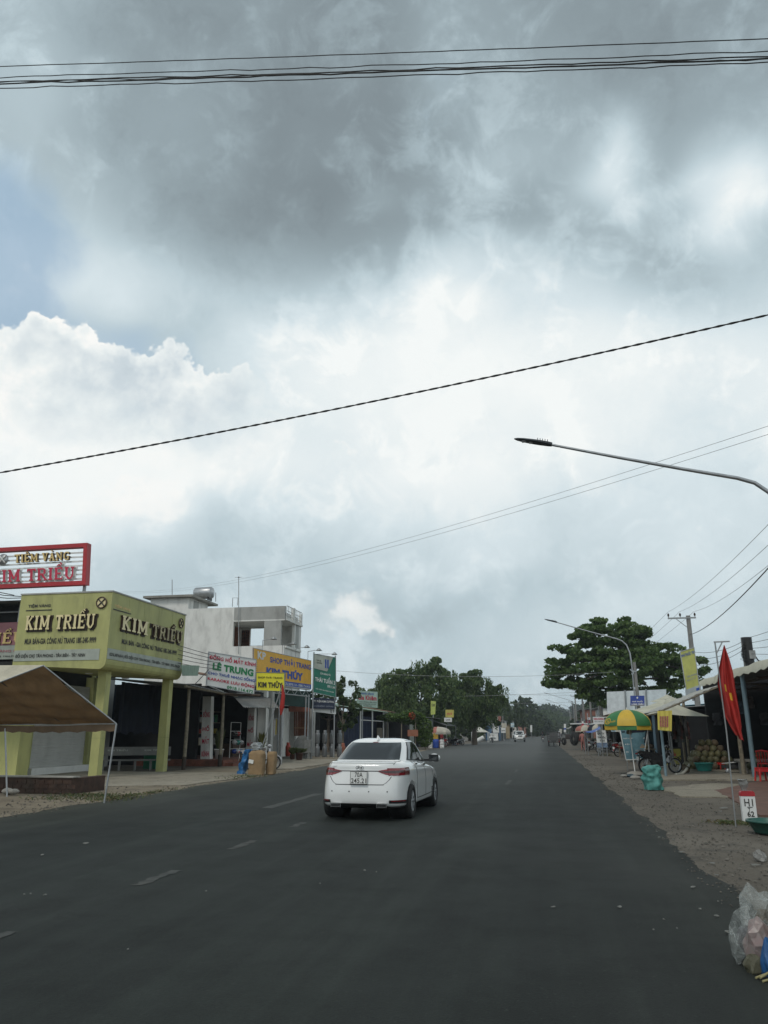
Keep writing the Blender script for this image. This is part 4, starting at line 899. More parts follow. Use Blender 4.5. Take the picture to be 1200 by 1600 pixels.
# ---- building beyond the jewellery shop with pink sign band and dark upper storey
T = thing('shop_building', 'low shop with pink signboard and dark barred upper storey beside the jewellery shop', 'shop', (-24,29,0))
m = MB(); m.b2((-30,29.4,0),(-20.9,36,4.1), M['plaster_grey']); m.b2((-30,29.6,4.1),(-20.9,36,6.9), M['dark']); m.build('wall', T)
q = Quad((-26,29.3,6.1),(-21.2,29.3,6.15),(-26,29.3,4.55),(-21.2,29.3,4.58)); m = MB(); m.quad(q, .08, M['pink'], 0, 1, .38, 1); m.quad(q, .08, M['paleband'], 0, 1, 0, .375)
m.slab(q, 'TRIỀU', .45, .955, .42, .72, M['gold'], .06, .0, M['brownred']); m.text(q, 'TIỀN - VÀNG BẠC', .5, .97, .17, .29, MATS['pink_panel'], .02, .03); m.text(q, 'ĐC: CHỢ TÂN PHONG', .6, .97, .05, .11, M['textdark'], .02, .02); m.build('signboard', T)
m = MB()
for x in (-25.4,-24.2,-23.0,-21.9): m.tube([(x,29.4,6.1),(x,29.4,7.0)], .05, M['galv'], 6)
m.tube([(-26,29.4,6.6),(-21,29.4,6.6)], .03, M['galv'], 6); m.build('railing', T)
m = MB(); m.poly([(-30,28.8,7.0),(-20.8,28.8,7.0),(-20.8,36,7.4),(-30,36,7.4)], .05, M['tin']); m.build('roof', T)
for i, zz in enumerate((6.75,6.9,7.1,7.25)):
    p0, p1 = at(-20,918+i*7,Y=28.6), at(22+i*12,930+i*2,Y=28.6); m = MB(); m.tube([p0, (p0+p1)/2-Vector((0,0,.05)), p1], .018, M['black'], 5); m.build('cable', loc=p0, label='slack black cable under the red roof sign, ending at the lime canopy', cat='cable', group='cables under the roof sign')
T = thing('awning', 'cream sheet awning behind the ridge of the brown tent', 'awning', (-20,24.5,0))
a, b_, c_, d_ = at(-60,1040,Y=25.3), at(69,1039,Y=25.3), at(-60,1080,Y=24.2), at(75,1076,Y=24.2); m = MB(); m.quad(Quad(a,b_,c_,d_), .03, mat('cream_sheet', (.50,.46,.36), .7, grime=.15)); m.build('sheet', T)
m = MB(); m.tube([(c_.x,c_.y,0), c_], .03, M['grey_metal'], 6); m.build('pole', T)
# ---- brown tent
T = thing('tent', 'brown fabric tent on thin metal poles beside the asphalt', 'tent', (-12,17,0))
tentm = mat('tent_fabric', (.25,.15,.07), .85, var=.16, scale=2.5, grime=.35, bump=.3); sk = mat('tent_skirt', (.15,.10,.06), .85, var=.15)
A_ = at(68,1040,Y=16.5); Cc = at(182,1131,Y=17.55); Dd = at(8,1138,Y=18.7); dirv = (Dd-Cc).normalized(); dirv.z = 0
Bb = at(-110,1108,Y=18.2); Ee = Cc+dirv*5.2
m = MB(); G = []; nu, nv = 44, 30
for i in range(nu+1):
    for j in range(nv+1):
        u, v = i/nu, j/nv; p_ = (A_*(1-u)+Bb*u)*(1-v)+(Cc*(1-u)+Ee*u)*v; p_.z -= .10*math.sin(math.pi*v)*(.6+.4*math.sin(u*9))+.022*math.sin(u*31+v*7)*math.sin(math.pi*v)+.015*math.sin(v*23+u*11)
        G.append(p_)
fs = [(i*(nv+1)+j, i*(nv+1)+j+1, (i+1)*(nv+1)+j+1, (i+1)*(nv+1)+j) for i in range(nu) for j in range(nv)]
m.add(G, fs, tentm, True); m.add([p_+Vector((0,0,.012)) for p_ in G], [f[::-1] for f in fs], tentm, True); m.build('canopy', T)
m = MB(); K = 24
top = [Cc+(Ee-Cc)*(i/K)+Vector((0,0,-.04*math.sin(math.pi*i/K))) for i in range(K+1)]; bot = [p_+Vector((.02*math.sin(i*1.7),.02*math.cos(i*2.1),-.16-.02*math.sin(i*2.3))) for i, p_ in enumerate(top)]
m.add(top+bot, [(i, i+1, K+2+i, K+1+i) for i in range(K)], sk, True)
m.add([p_+Vector((0,-.006,0)) for p_ in top+bot], [(K+1+i, K+2+i, i+1, i) for i in range(K)], sk, True); m.build('valance', T)
m = MB(); m.tube([A_, Cc], .018, M['galv'], 6); m.tube([Cc, Ee], .018, M['galv'], 6); m.tube([A_, Bb], .018, M['galv'], 6)
mid = (A_+Bb)/2; m.tube([A_+(Bb-A_)*.35, Cc+(Ee-Cc)*.35], .014, M['dark_metal'], 6); m.build('frame', T)
for p_, g_ in ((Cc, Vector((-10.15,17.5,0))), (Dd, Vector((-13.63,18.75,0))), (A_+dirv*.02, None), (Bb, None)):
    if g_ is None: continue
    m = MB(); m.tube([p_, g_], .022, M['galv'], 8); m.build('pole', T)
# ---- brick kerb, rubble and bench
brickw = mat('brick_wall', (.065,.036,.026), .9, var=.35, scale=5, grime=.5, bump=.4)
m = MB(); m.b2((-17,19.75,0),(-12.45,20.0,.42), brickw); m.b2((-12.7,20.0,0),(-12.45,21.4,.40), brickw)
for i in range(17):
    for j in range(3): m.b2((-16.9+i*.27+(.13 if j % 2 else 0)-.11,19.735,.04+j*.12-.02),(-16.9+i*.27+(.13 if j % 2 else 0)+.11,19.752,.04+j*.12+.075), brickw)
m.b2((-17,19.70,.42),(-12.40,20.03,.455), M['concrete']); m.build('brick_wall', loc=(-14.7,19.8,0), label='low dark brick wall between the brown tent and the jewellery shop', cat='wall', kind='thing')
for i, (px, py, s_) in enumerate(((48,1232,.22),(57,1236,.14),(38,1240,.12))):
    p_ = at(px,py,Z=.02); p_.y = 19.3-.1*i; m = MB(); m.ball((p_.x,p_.y,.10), s_, M['concrete'], 8, 6, (1.3,.8,.6), .14, rnd); m.build('stone', loc=(p_.x,p_.y,0), label=('largest pale lump of broken concrete against the low brick wall', 'middling lump of broken concrete by the low brick wall', 'smallest lump of broken concrete by the low brick wall')[i], cat='rubble', group='lumps of broken concrete')
T = thing('bench', 'long grey concrete bench with painted backrest under the lime canopy', 'bench', (-17.6,32.6,0))
bm_ = mat('bench_stone', (.17,.17,.165), .85, grime=.3); p0, p1 = (-18.9,31.9), (-16.3,33.3)
def along(f, off=0, z=0):
    d = Vector((p1[0]-p0[0], p1[1]-p0[1], 0)).normalized(); n2 = Vector((-d.y, d.x, 0)); L_ = math.dist(p0, p1); return Vector((p0[0], p0[1], z))+d*f*L_+n2*off
m = MB(); q = Quad(along(0,.05,.98), along(1,.05,.98), along(0,.0,.62), along(1,.0,.62)); m.quad(q, .06, bm_); m.text(q, 'KIM TRIỀU', .1, .38, .5, .8, M['paleband'], .01, .02); m.text(q, 'KIM TRIỀU', .62, .9, .5, .8, M['paleband'], .01, .02); m.build('backrest', T)
m = MB(); a_ = [along(0,-.42,.46), along(1,-.42,.46), along(1,-.02,.46), along(0,-.02,.46)]; m.poly(a_, .06, bm_); m.build('seat', T)
for f in (.05,.28,.5,.72,.95): m = MB(); m.box(along(f,-.2,.2), (.10,.30,.40), bm_, math.atan2(1.4,2.6)); m.build('leg', T)
# ---- stall on timber posts between the jewellery shop and the next shop
T = thing('timber_post_stall', 'dark open stall with weathered timber posts and pale green tin fascia', 'stall', (-17,34,0))
for x, y, h in ((-15.64,33.3,3.55),(-15.36,36.65,3.35)): m = MB(); m.tube([(x,y,0),(x+.03,y,h*.5),(x,y+.03,h)], [.085,.08,.07], M['wood_old'], 10); m.tube([(x,y,0),(x,y,.55)], .10, M['brown'], 10); m.build('post', T)
m = MB(); m.corr(Quad((-19.5,32.3,3.98),(-19.5,37.9,3.98),(-15.15,32.3,3.62),(-15.15,37.9,3.40)), M['tin'], 30, .02); m.build('roof', T)
m = MB(); m.corr(Quad(at(283,1039,X=-15.1),at(312,1040,X=-15.1),at(285,1056,X=-15.1),at(309,1056,X=-15.1)), M['tin_green'], 8, .015); m.build('fascia', T)
m = MB(); m.tube([(-15.3,32.2,3.55),(-15.2,38.0,3.38)], .06, M['wood_old'], 8); m.tube([(-15.6,36.3,3.42),(-13.6,37.1,3.34)], .06, M['wood_dark'], 8); m.build('beam', T)
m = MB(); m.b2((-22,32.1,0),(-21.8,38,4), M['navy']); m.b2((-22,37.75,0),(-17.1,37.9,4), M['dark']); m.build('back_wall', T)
vs = []; K = 40
for i in range(K+1): y = 32.6+4.9*i/K; x = -18.6+.06*math.sin(i*1.3)+.04*math.sin(i*2.9); vs += [(x,y,1.55+.06*math.sin(i*.8)),(x,y,3.8)]
m = MB(); m.add(vs, [(2*i,2*i+1,2*i+3,2*i+2) for i in range(K)], M['navy'], True); m.build('tarp_curtain', T)
stand = MB(); stand.b2((-17.9,33.9,.0),(-17.3,34.6,.62), M['green']); stand.build('crate', loc=(-17.6,34.2,0), label='green crate standing in the dark timber post stall', cat='crate')
# ---- shop with vertical boards: white pillars, step, grey awning
T = thing('watch_shop', 'open shop front with lettered white pillars under a grey corrugated awning', 'shop', (-17,40,0))
brm = M['brick']
m = MB(); m.b2((-20,36.9,0),(-15.3,44.4,.30), brm); m.b2((-15.3,37.2,0),(-14.9,44.2,.16), brm); m.build('step', T)
for px0, px1, top, bot, Y in ((315,330,1088,1186,38.0),(386,398,1106,1178,43.2)):
    a, b_, c_, d_ = at(px0+2,top,Y=Y), at(px1,top,Y=Y), at(px0-2,bot,Y=Y), at(px1-2,bot,Y=Y); q = Quad(a,b_,c_,d_); m = MB(); m.quad(q, .35, M['plaster_white'])
    for s_, v0, v1 in (('ĐỒNG',.66,.79),('HỒ',.44,.54),('MẮT',.24,.36),('KÍNH',.04,.14)) if px0 < 350 else (('ĐỒNG',.72,.88),('HỒ',.46,.58),('MẮT',.16,.30)): m.text(q, s_, .12, .88, v0, v1, M['redletter'], .012, .03)
    m.build('pillar', T)
m = MB(); m.b2((-16.5,44.3,0),(-15.5,44.7,3.9), M['plaster_grey']); m.b2((-16.1,43.6,0),(-15.6,43.9,3.9), M['plaster_white']); m.build('side_wall', T)
a, b_, c_, d_ = at(364,1087,X=-16.0), at(421,1086,X=-16.0), at(381,1105,X=-14.0), at(436,1106,X=-14.0)
m = MB(); m.corr(Quad(a,b_,c_,d_), M['tin'], 18, .03); m.build('awning', T)
m = MB(); m.tube([(c_.x+.05,39.3,0),(c_.x+.05,39.3,c_.z)], .03, M['white'], 8); m.build('awning_post', T)
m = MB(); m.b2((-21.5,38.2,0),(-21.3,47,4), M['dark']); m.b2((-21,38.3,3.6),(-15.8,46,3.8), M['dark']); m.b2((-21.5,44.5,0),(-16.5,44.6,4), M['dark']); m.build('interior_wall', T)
m = MB(); m.corr(Quad((-21.5,37.6,5.3),(-21.5,46.4,5.3),(-15.6,37.6,4.2),(-15.6,46.4,4.2)), M['tin_rust'], 30, .03); m.build('roof', T)
def potted(loc, label, h=1.0, pot=M['white'], r=.2, lf=None, cat='potted plant', group=None, spread=.25, n_=90, seed=1):
    T = thing('potted_plant', label, cat, loc, group=group); r_ = random.Random(seed); x, y, z = loc
    m = MB(); m.lathe([(.001,0),(r*.72,0),(r,r*1.8),(r*1.06,r*1.8),(r*1.06,r*2),(r*.9,r*2),(r*.88,r*1.7),(.001,r*1.7)], loc, pot, 18); m.build('pot', T)
    m = MB()
    for _ in range(n_):
        a = r_.random()*6.28; l = h*r_.uniform(.4,1); o = r_.uniform(.1,1)*spread; bx, by = x+math.cos(a)*r*.4*r_.random(), y+math.sin(a)*r*.4*r_.random(); w_ = .035
        tx, ty = math.cos(a), math.sin(a); m.add([(bx-ty*w_*.5,by+tx*w_*.5,z+r*1.7),(bx+ty*w_*.5,by-tx*w_*.5,z+r*1.7),(bx+tx*o*.5+ty*w_,by+ty*o*.5-tx*w_,z+r*1.7+l*.7),(bx+tx*o,by+ty*o,z+r*1.7+l),(bx+tx*o*.5-ty*w_,by+ty*o*.5+tx*w_,z+r*1.7+l*.7)], [(0,1,2,3,4)], lf or weed_m)
    m.build('leaves', T); return T
potted((-16.25,38.6,.30), 'tall spiky plant in white pot against the first lettered pillar', 1.15, r=.24, seed=2)
potted((-15.7,43.4,.30), 'yellow green plant in white pot near the second lettered pillar', .95, r=.24, lf=leafmat('croton', (.12,.13,.03),(.3,.27,.07)), seed=3)
# helmet rack and its helmets
T = thing('helmet_rack', 'metal helmet rack standing on the brick step of the watch shop', 'rack', (-16.2,40.6,.3))
m = MB()
for y in (39.9,41.3): m.tube([(-16.2,y,.3),(-16.2,y,2.1)], .018, M['white'], 6)
for z in (.75,1.2,1.65,2.1): m.tube([(-16.2,39.9,z),(-16.2,41.3,z)], .012, M['white'], 6)
m.build('frame', T)
hc = [((.02,.05,.25),'dark blue'),((.6,.6,.58),'white'),((.03,.16,.4),'bright blue'),((.35,.36,.37),'silver'),((.05,.3,.25),'teal'),((.5,.5,.5),'pale grey'),((.03,.03,.03),'black'),((.4,.05,.05),'red')]
k = 0
for iz, z in enumerate((.62,1.07,1.52)):
    for iy in range(3):
        if k >= 8: break
        c_, nm = hc[k]; p_ = Vector((-16.05,40.15+iy*.46,z)); mm = mat('helmet_'+nm.replace(' ', '_'), c_, .2, coat=.5, var=.03)
        H_ = thing('helmet', '%s helmet hanging on the rack of the watch shop' % nm, 'helmet', p_, group='helmets on the rack'); m = MB(); m.ball(p_, 1, mm, 14, 9, (.15,.13,.125)); m.build('shell', H_)
        m = MB(); m.box(p_+Vector((.13,0,-.02)), (.05,.16,.05), M['black']); m.build('visor', H_); k += 1
# stock inside the watch shop and the clothes shop
r_ = random.Random(17); nmc = [('red',(.35,.04,.03)),('cream',(.5,.45,.35)),('blue',(.04,.10,.35)),('green',(.05,.22,.10)),('yellow',(.5,.38,.05)),('white',(.6,.6,.58))]
T = thing('display_shelf', 'wooden display shelf against the back of the watch shop', 'shelf', (-18.6,42.5,.3)); m = MB()
for z in (.9,1.5,2.1,2.7): m.b2((-18.7,40.2,z),(-18.3,43.4,z+.04),M['wood_old'])
m.build('boards', T); m = MB(); m.b2((-18.75,40.1,.3),(-18.3,40.2,2.8),M['wood_old']); m.build('side_panel', T)
k = 0
for z in (.94,1.54,2.14):
    for i in range(6):
        nm, c_ = nmc[(k*5+i) % 6]; h = r_.uniform(.2,.42); y = 40.4+.5*i; m = MB(); m.box((-18.45,y,z+h/2), (.25,.34,h), mat('stock_'+nm, c_, .6)); m.build('box', loc=(-18.45,y,z), label='%s box, %s on the %s board of the watch shop shelf' % (nm, ['first','second','third','fourth','fifth','sixth'][i], ['lowest','middle','upper'][int((z-.9)/.6+.1)]), cat='box', group='boxes on the watch shop shelf')
    k += 1
T = thing('counter', 'low glass topped counter near the front of the watch shop', 'counter', (-16.9,42.3,.3)); m = MB(); m.b2((-17.3,41.6,.3),(-16.7,43.3,1.0),M['wood_dark']); m.build('base', T); m = MB(); m.b2((-17.3,41.6,1.0),(-16.7,43.3,1.3),M['glass']); m.build('glass_top', T)
for i in range(11):
    nm, c_ = nmc[(i*5+2) % 6]; y = 46.0+.42*i; x = -17.2+.05*math.sin(i); h = r_.uniform(.6,1.0); vs = []
    m = MB(); P_ = [(x,y-.17,2.35),(x,y-.05,2.45),(x,y+.05,2.45),(x,y+.17,2.35),(x,y+.14,2.3-h),(x,y-.14,2.3-h)]; m.poly(P_, .05, mat('garment_'+nm, tuple(v*.7 for v in c_), .9, var=.2, scale=9), (1,0,0)); m.build('garment', loc=(x,y,2.4), label='%s garment, %s on the rail of the clothes shop' % (nm, ['first','second','third','fourth','fifth','sixth','seventh','eighth','ninth','tenth','eleventh'][i]), cat='garment', group='garments hung in the clothes shop')
m = MB(); m.tube([(-17.2,45.8,2.48),(-17.2,50.6,2.48)], .02, M['galv'], 6); m.build('clothes_rail', loc=(-17.2,45.8,2.48), label='steel rail with garments under the orange sign', cat='rail')
# sacks, blue bundle, parked motorbike
sackm = mat('paper_sack', (.30,.20,.105), .85, var=.12, scale=3, bump=.3, grime=.15); bluem = mat('blue_tarp', (.02,.13,.33), .4, var=.3, scale=6)
from mathutils import noise as mnoise
def sack(name, label, cat, c, sx, sy, h, mt, seed, lean=0, group=None, square=3.0, top=.82, extra=None, crumple=.05):
    T_ = MB(); nu, nv = 40, 18; vs = []
    for j in range(nv+1):
        v = j/nv; s_ = (1-.10*abs(v-.45)) if v < .88 else 1-(v-.88)*(1-top)/.12*1.2
        for i in range(nu):
            a = 2*math.pi*i/nu; e = 2/square; x = math.copysign(abs(math.cos(a))**e, math.cos(a))*sx*s_; y = math.copysign(abs(math.sin(a))**e, math.sin(a))*sy*s_
            p_ = Vector((x, y, v*h)); d = mnoise.fractal(p_*5+Vector((seed*7,0,0)), 1, 2, 4)*crumple+abs(mnoise.noise(p_*9+Vector((seed,3,0))))*crumple*.7
            nr = Vector((x, y, 0)).normalized(); p_ += nr*d; p_.z += mnoise.noise(Vector((a,v*3,seed)))*.03 if v > .9 else 0
            p_.x += lean*p_.z; vs.append(Vector(c)+p_)
    T_.add(vs, [(j*nu+i, j*nu+(i+1) % nu, (j+1)*nu+(i+1) % nu, (j+1)*nu+i) for j in range(nv) for i in range(nu)], mt, True); T_.add(vs[-nu:], [tuple(range(nu))], mt)
    if extra: extra(T_)
    return T_.build(name, loc=c, label=label, cat=cat, group=group)
sack('paper_sack', 'brown paper sack with white tag standing by the road, the larger of two', 'sack', (-11.0,29.9,.02), .32, .24, .88, sackm, 3, .02, 'brown sacks by the road', crumple=.022, extra=lambda m_: m_.add([(-11.22,29.62,.60),(-11.02,29.61,.56),(-11.04,29.61,.42),(-11.24,29.62,.46)], [(0,3,2,1)], M['white']))
sack('paper_sack', 'narrower brown paper sack standing beyond the tagged sack by the road', 'sack', (-10.55,30.3,.02), .19, .19, .84, sackm, 8, .05, 'brown sacks by the road', crumple=.022)
sack('blue_bundle', 'crumpled blue tarpaulin bundle leaning against the brown sacks', 'bundle', (-11.72,30.2,.02), .12, .17, .92, bluem, 5, .30, crumple=.12)
whb = mat('bike_paint_white', (.45,.46,.48), .25, coat=.5)
motorbike('motorbike', 'silver motorbike parked behind the brown sacks', whb, (-12.2,33.6,.03), R(-75))
sack('helmet_bag', 'grey plastic bundle on the parked silver motorbike', 'bag', (-12.35,33.5,.86), .2, .18, .3, mat('grey_plastic', (.3,.32,.33), .4), 6, crumple=.1)
# furled flag at the kerb
T = thing('flagpole', 'thin leaning pole with furled red flag beside the brown sacks', 'flag', (-12.05,34.2,0))
pa, pb, pc = at(438,1197,Z=0), at(441,1098,Y=34.5), at(441,1070,Y=34.5); m = MB(); m.tube([(pa.x,34.4,0), (pc.x,34.5,pc.z)], .03, M['galv'], 8); m.build('pole', T)
flagm = mat('flag_red', (.40,.026,.020), .75, var=.15, scale=4)
m = MB(); m.tube([(pc.x+.03,34.45,pc.z),(pb.x+.06,34.42,pc.z-.5),(pb.x+.02,34.42,pc.z-1.0),(pb.x-.02,34.42,pc.z-1.35)], [.03,.09,.11,.03], flagm, 10); m.build('flag', T)
# ---- signs over the shops
def board(name, label, cat, quad, pm, texts, posts=(), frame=None, t=.06, bands=(), fw=.04, slabs=()):
    q = Quad(*quad); c_ = q(.5,0); T = thing(name, label, cat, (c_.x, c_.y, 0)); m = MB(); m.quad(q, t, pm)
    for (u0,u1,v0,v1,mm) in bands: m.quad(q, .02, mm, u0,u1,v0,v1, .008)
    for (s_,u0,u1,v0,v1,mm,*o) in texts: m.text(q, s_, u0,u1,v0,v1, mm, .018, o[0] if o else .02)
    m.build('panel', T)
    for (s_,u0,u1,v0,v1,mm) in slabs: m = MB(); m.slab(q, s_, u0,u1,v0,v1, mm, .02, .01); m.build('raised_lettering', T)
    if frame: m = MB(); m.frame(q, fw, .08, frame, .02); m.build('frame', T)
    for (a, b_) in posts: m = MB(); m.tube([a, b_], .05, M['galv'], 8); m.build('post', T)
    return T, q
W_, RD, BL, GR, TD, YL = M['white'], M['redletter'], M['blue'], M['greenletter'], M['textdark'], M['yellow']
T, q = board('shop_sign', 'white sign with green and red lettering hung over the timber post stall', 'sign', (at(326,1018,Y=35.0),at(401,1030,Y=37),at(322,1071,Y=35.0),at(397,1085,Y=37)), W_,
  [('ĐỒNG HỒ MẮT KÍNH',.02,.98,.78,.95,RD,.03),('LÊ TRUNG',.10,.95,.49,.74,GR,.05),('CHO THUÊ NHẠC SỐNG',.02,.99,.32,.46,BL,.03),('KARAOKE LƯU ĐỘNG',.02,.99,.15,.28,RD,.035),('0918.114.472',.42,.97,.01,.11,GR,.03)], frame=M['galv'], fw=.03)
m = MB(); m.tube([q(.1,.0,-.1), (-15.3,36.5,3.5)], .03, M['galv'], 6); m.tube([q(.9,.0,-.1), (-15.2,38.0,3.5)], .03, M['galv'], 6); m.tube([q(.05,.5,-.05), (-15.6,33.6,3.6)], .02, M['dark_metal'], 6); m.build('bracket', T)
Ys = 40.5
T, q = board('shop_sign', 'small yellow clothes shop sign below the big orange one', 'sign', (at(400,1050,Y=38.5),at(445,1051,Y=38.3),at(400,1079,Y=38.5),at(445,1081,Y=38.3)), YL, [('SHOP THỜI TRANG',.08,.92,.66,.80,MATS['dark_brown_paint']),('KIM THỦY',.08,.93,.18,.56,TD,.05)], frame=M['grey_metal'], fw=.03)
m = MB(); m.tube([q(.55,0,-.05), (at(420,1105,Y=38.3))+Vector((0,.3,0))], .03, M['galv'], 6); m.tube([q(.95,0,-.06), Vector((q(.95,0).x, q(.95,0).y+.06, 0))], .045, M['galv'], 8); m.build('post', T)
orq = (at(396,1012,Y=42.5),at(486,1032,Y=49.3),at(396,1066,Y=42.5),at(486,1077,Y=49.3))
T, q = board('shop_sign', 'large orange clothes shop sign with blue lettering on a steel truss', 'sign', orq, M['orange'],
  [('KP',.06,.19,.70,.93,W_,.04),('SHOP THỜI TRANG',.26,.99,.66,.90,BL,.03),('KIM THÚY',.20,.84,.24,.56,BL,.06)], bands=[(.0,1,.0,.16,BL)], frame=M['galv'], fw=.03)
m = MB(); m.text(q, 'ĐT: 0276.3874.114 - 0985.724.410', .4, .97, .03, .12, W_, .035, .02); m.build('footer_lettering', T)
m = MB(); a, b_ = q(0,-.02,-.1), q(1,-.02,-.1); dn = Vector((0,0,-.42)); m.tube([a, b_], .035, M['galv'], 6); m.tube([a+dn, b_+dn], .035, M['galv'], 6)
for i in range(14): p0 = a+(b_-a)*(i/14); p1 = a+(b_-a)*((i+1)/14); m.tube([p0 if i % 2 else p0+dn, p1+dn if i % 2 else p1], .018, M['galv'], 5)
m.build('truss', T)
for f in (.50, .985):
    for o in (0,.22):
        p_ = q(f,-.02,-.1); m = MB(); m.tube([(p_.x-o,p_.y+o*.5,0), (p_.x-o,p_.y+o*.5,p_.z-.3)], .05, M['galv'], 8); m.build('post', T)
def signlamp(base, tip, label):
    T = thing('sign_lamp', label, 'lamp', base); b0, t0 = Vector(base), Vector(tip); m = MB(); m.tube([b0, b0+Vector((0,0,t0.z-b0.z)), t0], .018, M['galv'], 6); m.build('arm', T)
    m = MB(); m.lathe([(.03,.10),(.08,.07),(.20,-.05),(.19,-.06),(.03,.04)], t0, M['grey_metal'], 16); m.build('shade', T)
for f, lb in ((.15,'hooded lamp over the start of the orange clothes shop sign'),(.48,'hooded lamp over the middle of the orange clothes shop sign'),(.72,'hooded lamp over the last third of the orange clothes shop sign'),(.95,'hooded lamp at the far end of the orange clothes shop sign')):
    b0 = q(f,1,-.05); signlamp(b0, b0+Vector((1.0,-.9,.55)), lb)
# green sign and the dark board below it
gq = (at(490,1021,Y=50),at(525,1027,Y=51),at(489,1082,Y=50),at(525,1090,Y=51))
T, q = board('shop_sign', 'tall green fabric shop sign with pale upper corner on thin posts', 'sign', gq, mat('green_banner', (.015,.16,.11), .5, grime=.1),
  [('THÁI TUẤN 3',.08,.95,.30,.46,W_,.03),('CỬA HÀNG VẢI',.3,.75,.50,.56,W_),('0909.111.444',.62,.95,.20,.27,W_),('TRẦN THIÊN TÂN PHONG TÂN BIÊN',.1,.9,.10,.14,W_)], frame=M['galv'], fw=.03)
m = MB(); m.add([q(.03,.98,.03),q(.86,.98,.03),q(.60,.60,.03),q(.03,.62,.03)], [(0,3,2,1)], M['paleband']); m.text(q, 'SALE', .13, .33, .82, .86, TD, .04); m.text(q, '50%', .13, .36, .76, .80, TD, .04)
for u in (.50,.60): m.quad(q, .01, BL, u, u+.06, .68, .90, .045)
m.build('pale_corner', T)
for u in (.02, .96): p_ = q(u,0,-.08); m = MB(); m.tube([(p_.x,p_.y,0), (p_.x,p_.y,q(u,1).z+.1)], .05, M['galv'], 8); m.build('post', T)
signlamp(q(.05,1,-.05), q(.75,1,.7)+Vector((0,0,.1)), 'hooded lamp over the tall green fabric shop sign')
board('shop_sign', 'dark bridal shop board over a pale strip below the tall green sign', 'sign', (at(488,1090,Y=50.3),at(523,1092,Y=50.8),at(488,1107,Y=50.3),at(523,1108,Y=50.8)), mat('dark_board', (.012,.02,.05), .5), [('TT ĐIỆN KIM CƯƠNG',.06,.96,.55,.85,W_,.02),('KHUÔN BÔNG - QUẦN ÁO',.08,.94,.15,.38,mat('muted_letter', (.25,.28,.35), .6))], t=.03)
board('shop_sign', 'pale strip sign under the dark bridal board', 'sign', (at(488,1105,Y=50.5),at(525,1104,Y=51),at(488,1112,Y=50.5),at(525,1116,Y=51)), W_, [('Q. 9',.75,.92,.1,.6,TD)], t=.03)
# ---- clothes shop under the orange sign
T = thing('clothes_shop', 'dark shop front with reddish wooden gate under the orange sign', 'shop', (-19,50,0))
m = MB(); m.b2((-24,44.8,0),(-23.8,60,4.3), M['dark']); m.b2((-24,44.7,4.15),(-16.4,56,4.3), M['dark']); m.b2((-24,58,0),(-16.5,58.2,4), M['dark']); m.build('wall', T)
dk = mat('green_tarp', (.015,.05,.045), .8, var=.2)
m = MB(); m.quad(Quad(at(421,1078,Y=46),at(486,1080,Y=51),at(421,1100,Y=46),at(486,1106,Y=51)), .04, dk); m.build('tarp_fascia', T)
q = Quad(at(459,1110,Y=53.5),at(484,1112,Y=53.5),at(459,1150,Y=53.5),at(482,1150,Y=53.5)); m = MB()
for i in range(9): m.quad(q, .05, M['wood_red'], i/9+.01, (i+1)/9-.01, 0, 1, .0)
m.quad(q, .03, mat('bright_timber', (.35,.20,.12), .6), 0,1,.3,.34,.03); m.build('wooden_gate', T)
m = MB(); q = Quad(at(451,1100,Y=53),at(484,1098,Y=53),at(451,1112,Y=53),at(484,1112,Y=53)); m.quad(q, .04, mat('faded_red_banner', (.35,.13,.09), .7, var=.2)); m.build('banner', T)
m = MB()
for px in (458, 487): p_ = at(px,1110,Y=54); m.b2((p_.x-.2,53.9,0),(p_.x+.2,54.3,3.2), M['plaster_grey'])
m.build('gate_pillar', T)
T = thing('stone_slab', 'upright grey stone slab set out for sale under the orange sign', 'stone slab', (-15.6,48.4,0)); q = [at(457,1176,Y=48.4), at(480,1178,Y=48.4), at(480,1152,Y=48.4), at(474,1149,Y=48.4), at(466,1150,Y=48.4), at(459,1161,Y=48.4)]
m = MB(); m.poly([p_ for p_ in q], .1, mat('rough_stone', (.24,.245,.235), .9, var=.2, scale=4, bump=.5, grime=.3), (0,-1,0)); m.build('slab', T)
for px in (462,475): p_ = at(px,1178,Y=48.4); m = MB(); m.b2((p_.x-.1,48.25,0),(p_.x+.1,48.6,.32), MATS['rough_stone']); m.build('foot', T)
T = thing('stone_chair', 'small pale stone chair beside the upright slab', 'chair', (-14.5,48.1,0)); st = MATS['rough_stone']
m = MB(); m.b2((-14.75,47.9,.36),(-14.15,48.4,.44),st); m.build('seat', T); m = MB(); m.b2((-14.7,48.32,.44),(-14.3,48.42,1.15),st); m.build('backrest', T)
for x in (-14.68,-14.25):
    for y in (47.95,48.33): m = MB(); m.b2((x-.04,y-.04,0),(x+.04,y+.04,.36),st); m.build('leg', T)
gr = mat('gas_cylinder_grey', (.22,.23,.24), .4, metal=.3, var=.15, grime=.3)
def gas(c, mm, label, group=None):
    T = thing('gas_cylinder', label, 'gas cylinder', c, group=group); x, y, z = c
    m = MB(); m.lathe([(.001,.03),(.15,.03),(.165,.10),(.168,.55),(.15,.66),(.07,.72),(.04,.78)], c, mm, 18); m.build('body', T)
    m = MB(); m.lathe([(.14,0),(.145,.05),(.13,.05)], c, mm, 16); m.lathe([(.11,.70),(.11,.86),(.10,.86),(.10,.70)], c, mm, 16); m.lathe([(.001,.80),(.03,.80),(.03,.74)], c, M['gold'], 8); m.build('collar', T); return T
ord_ = ['first','second','third','fourth']
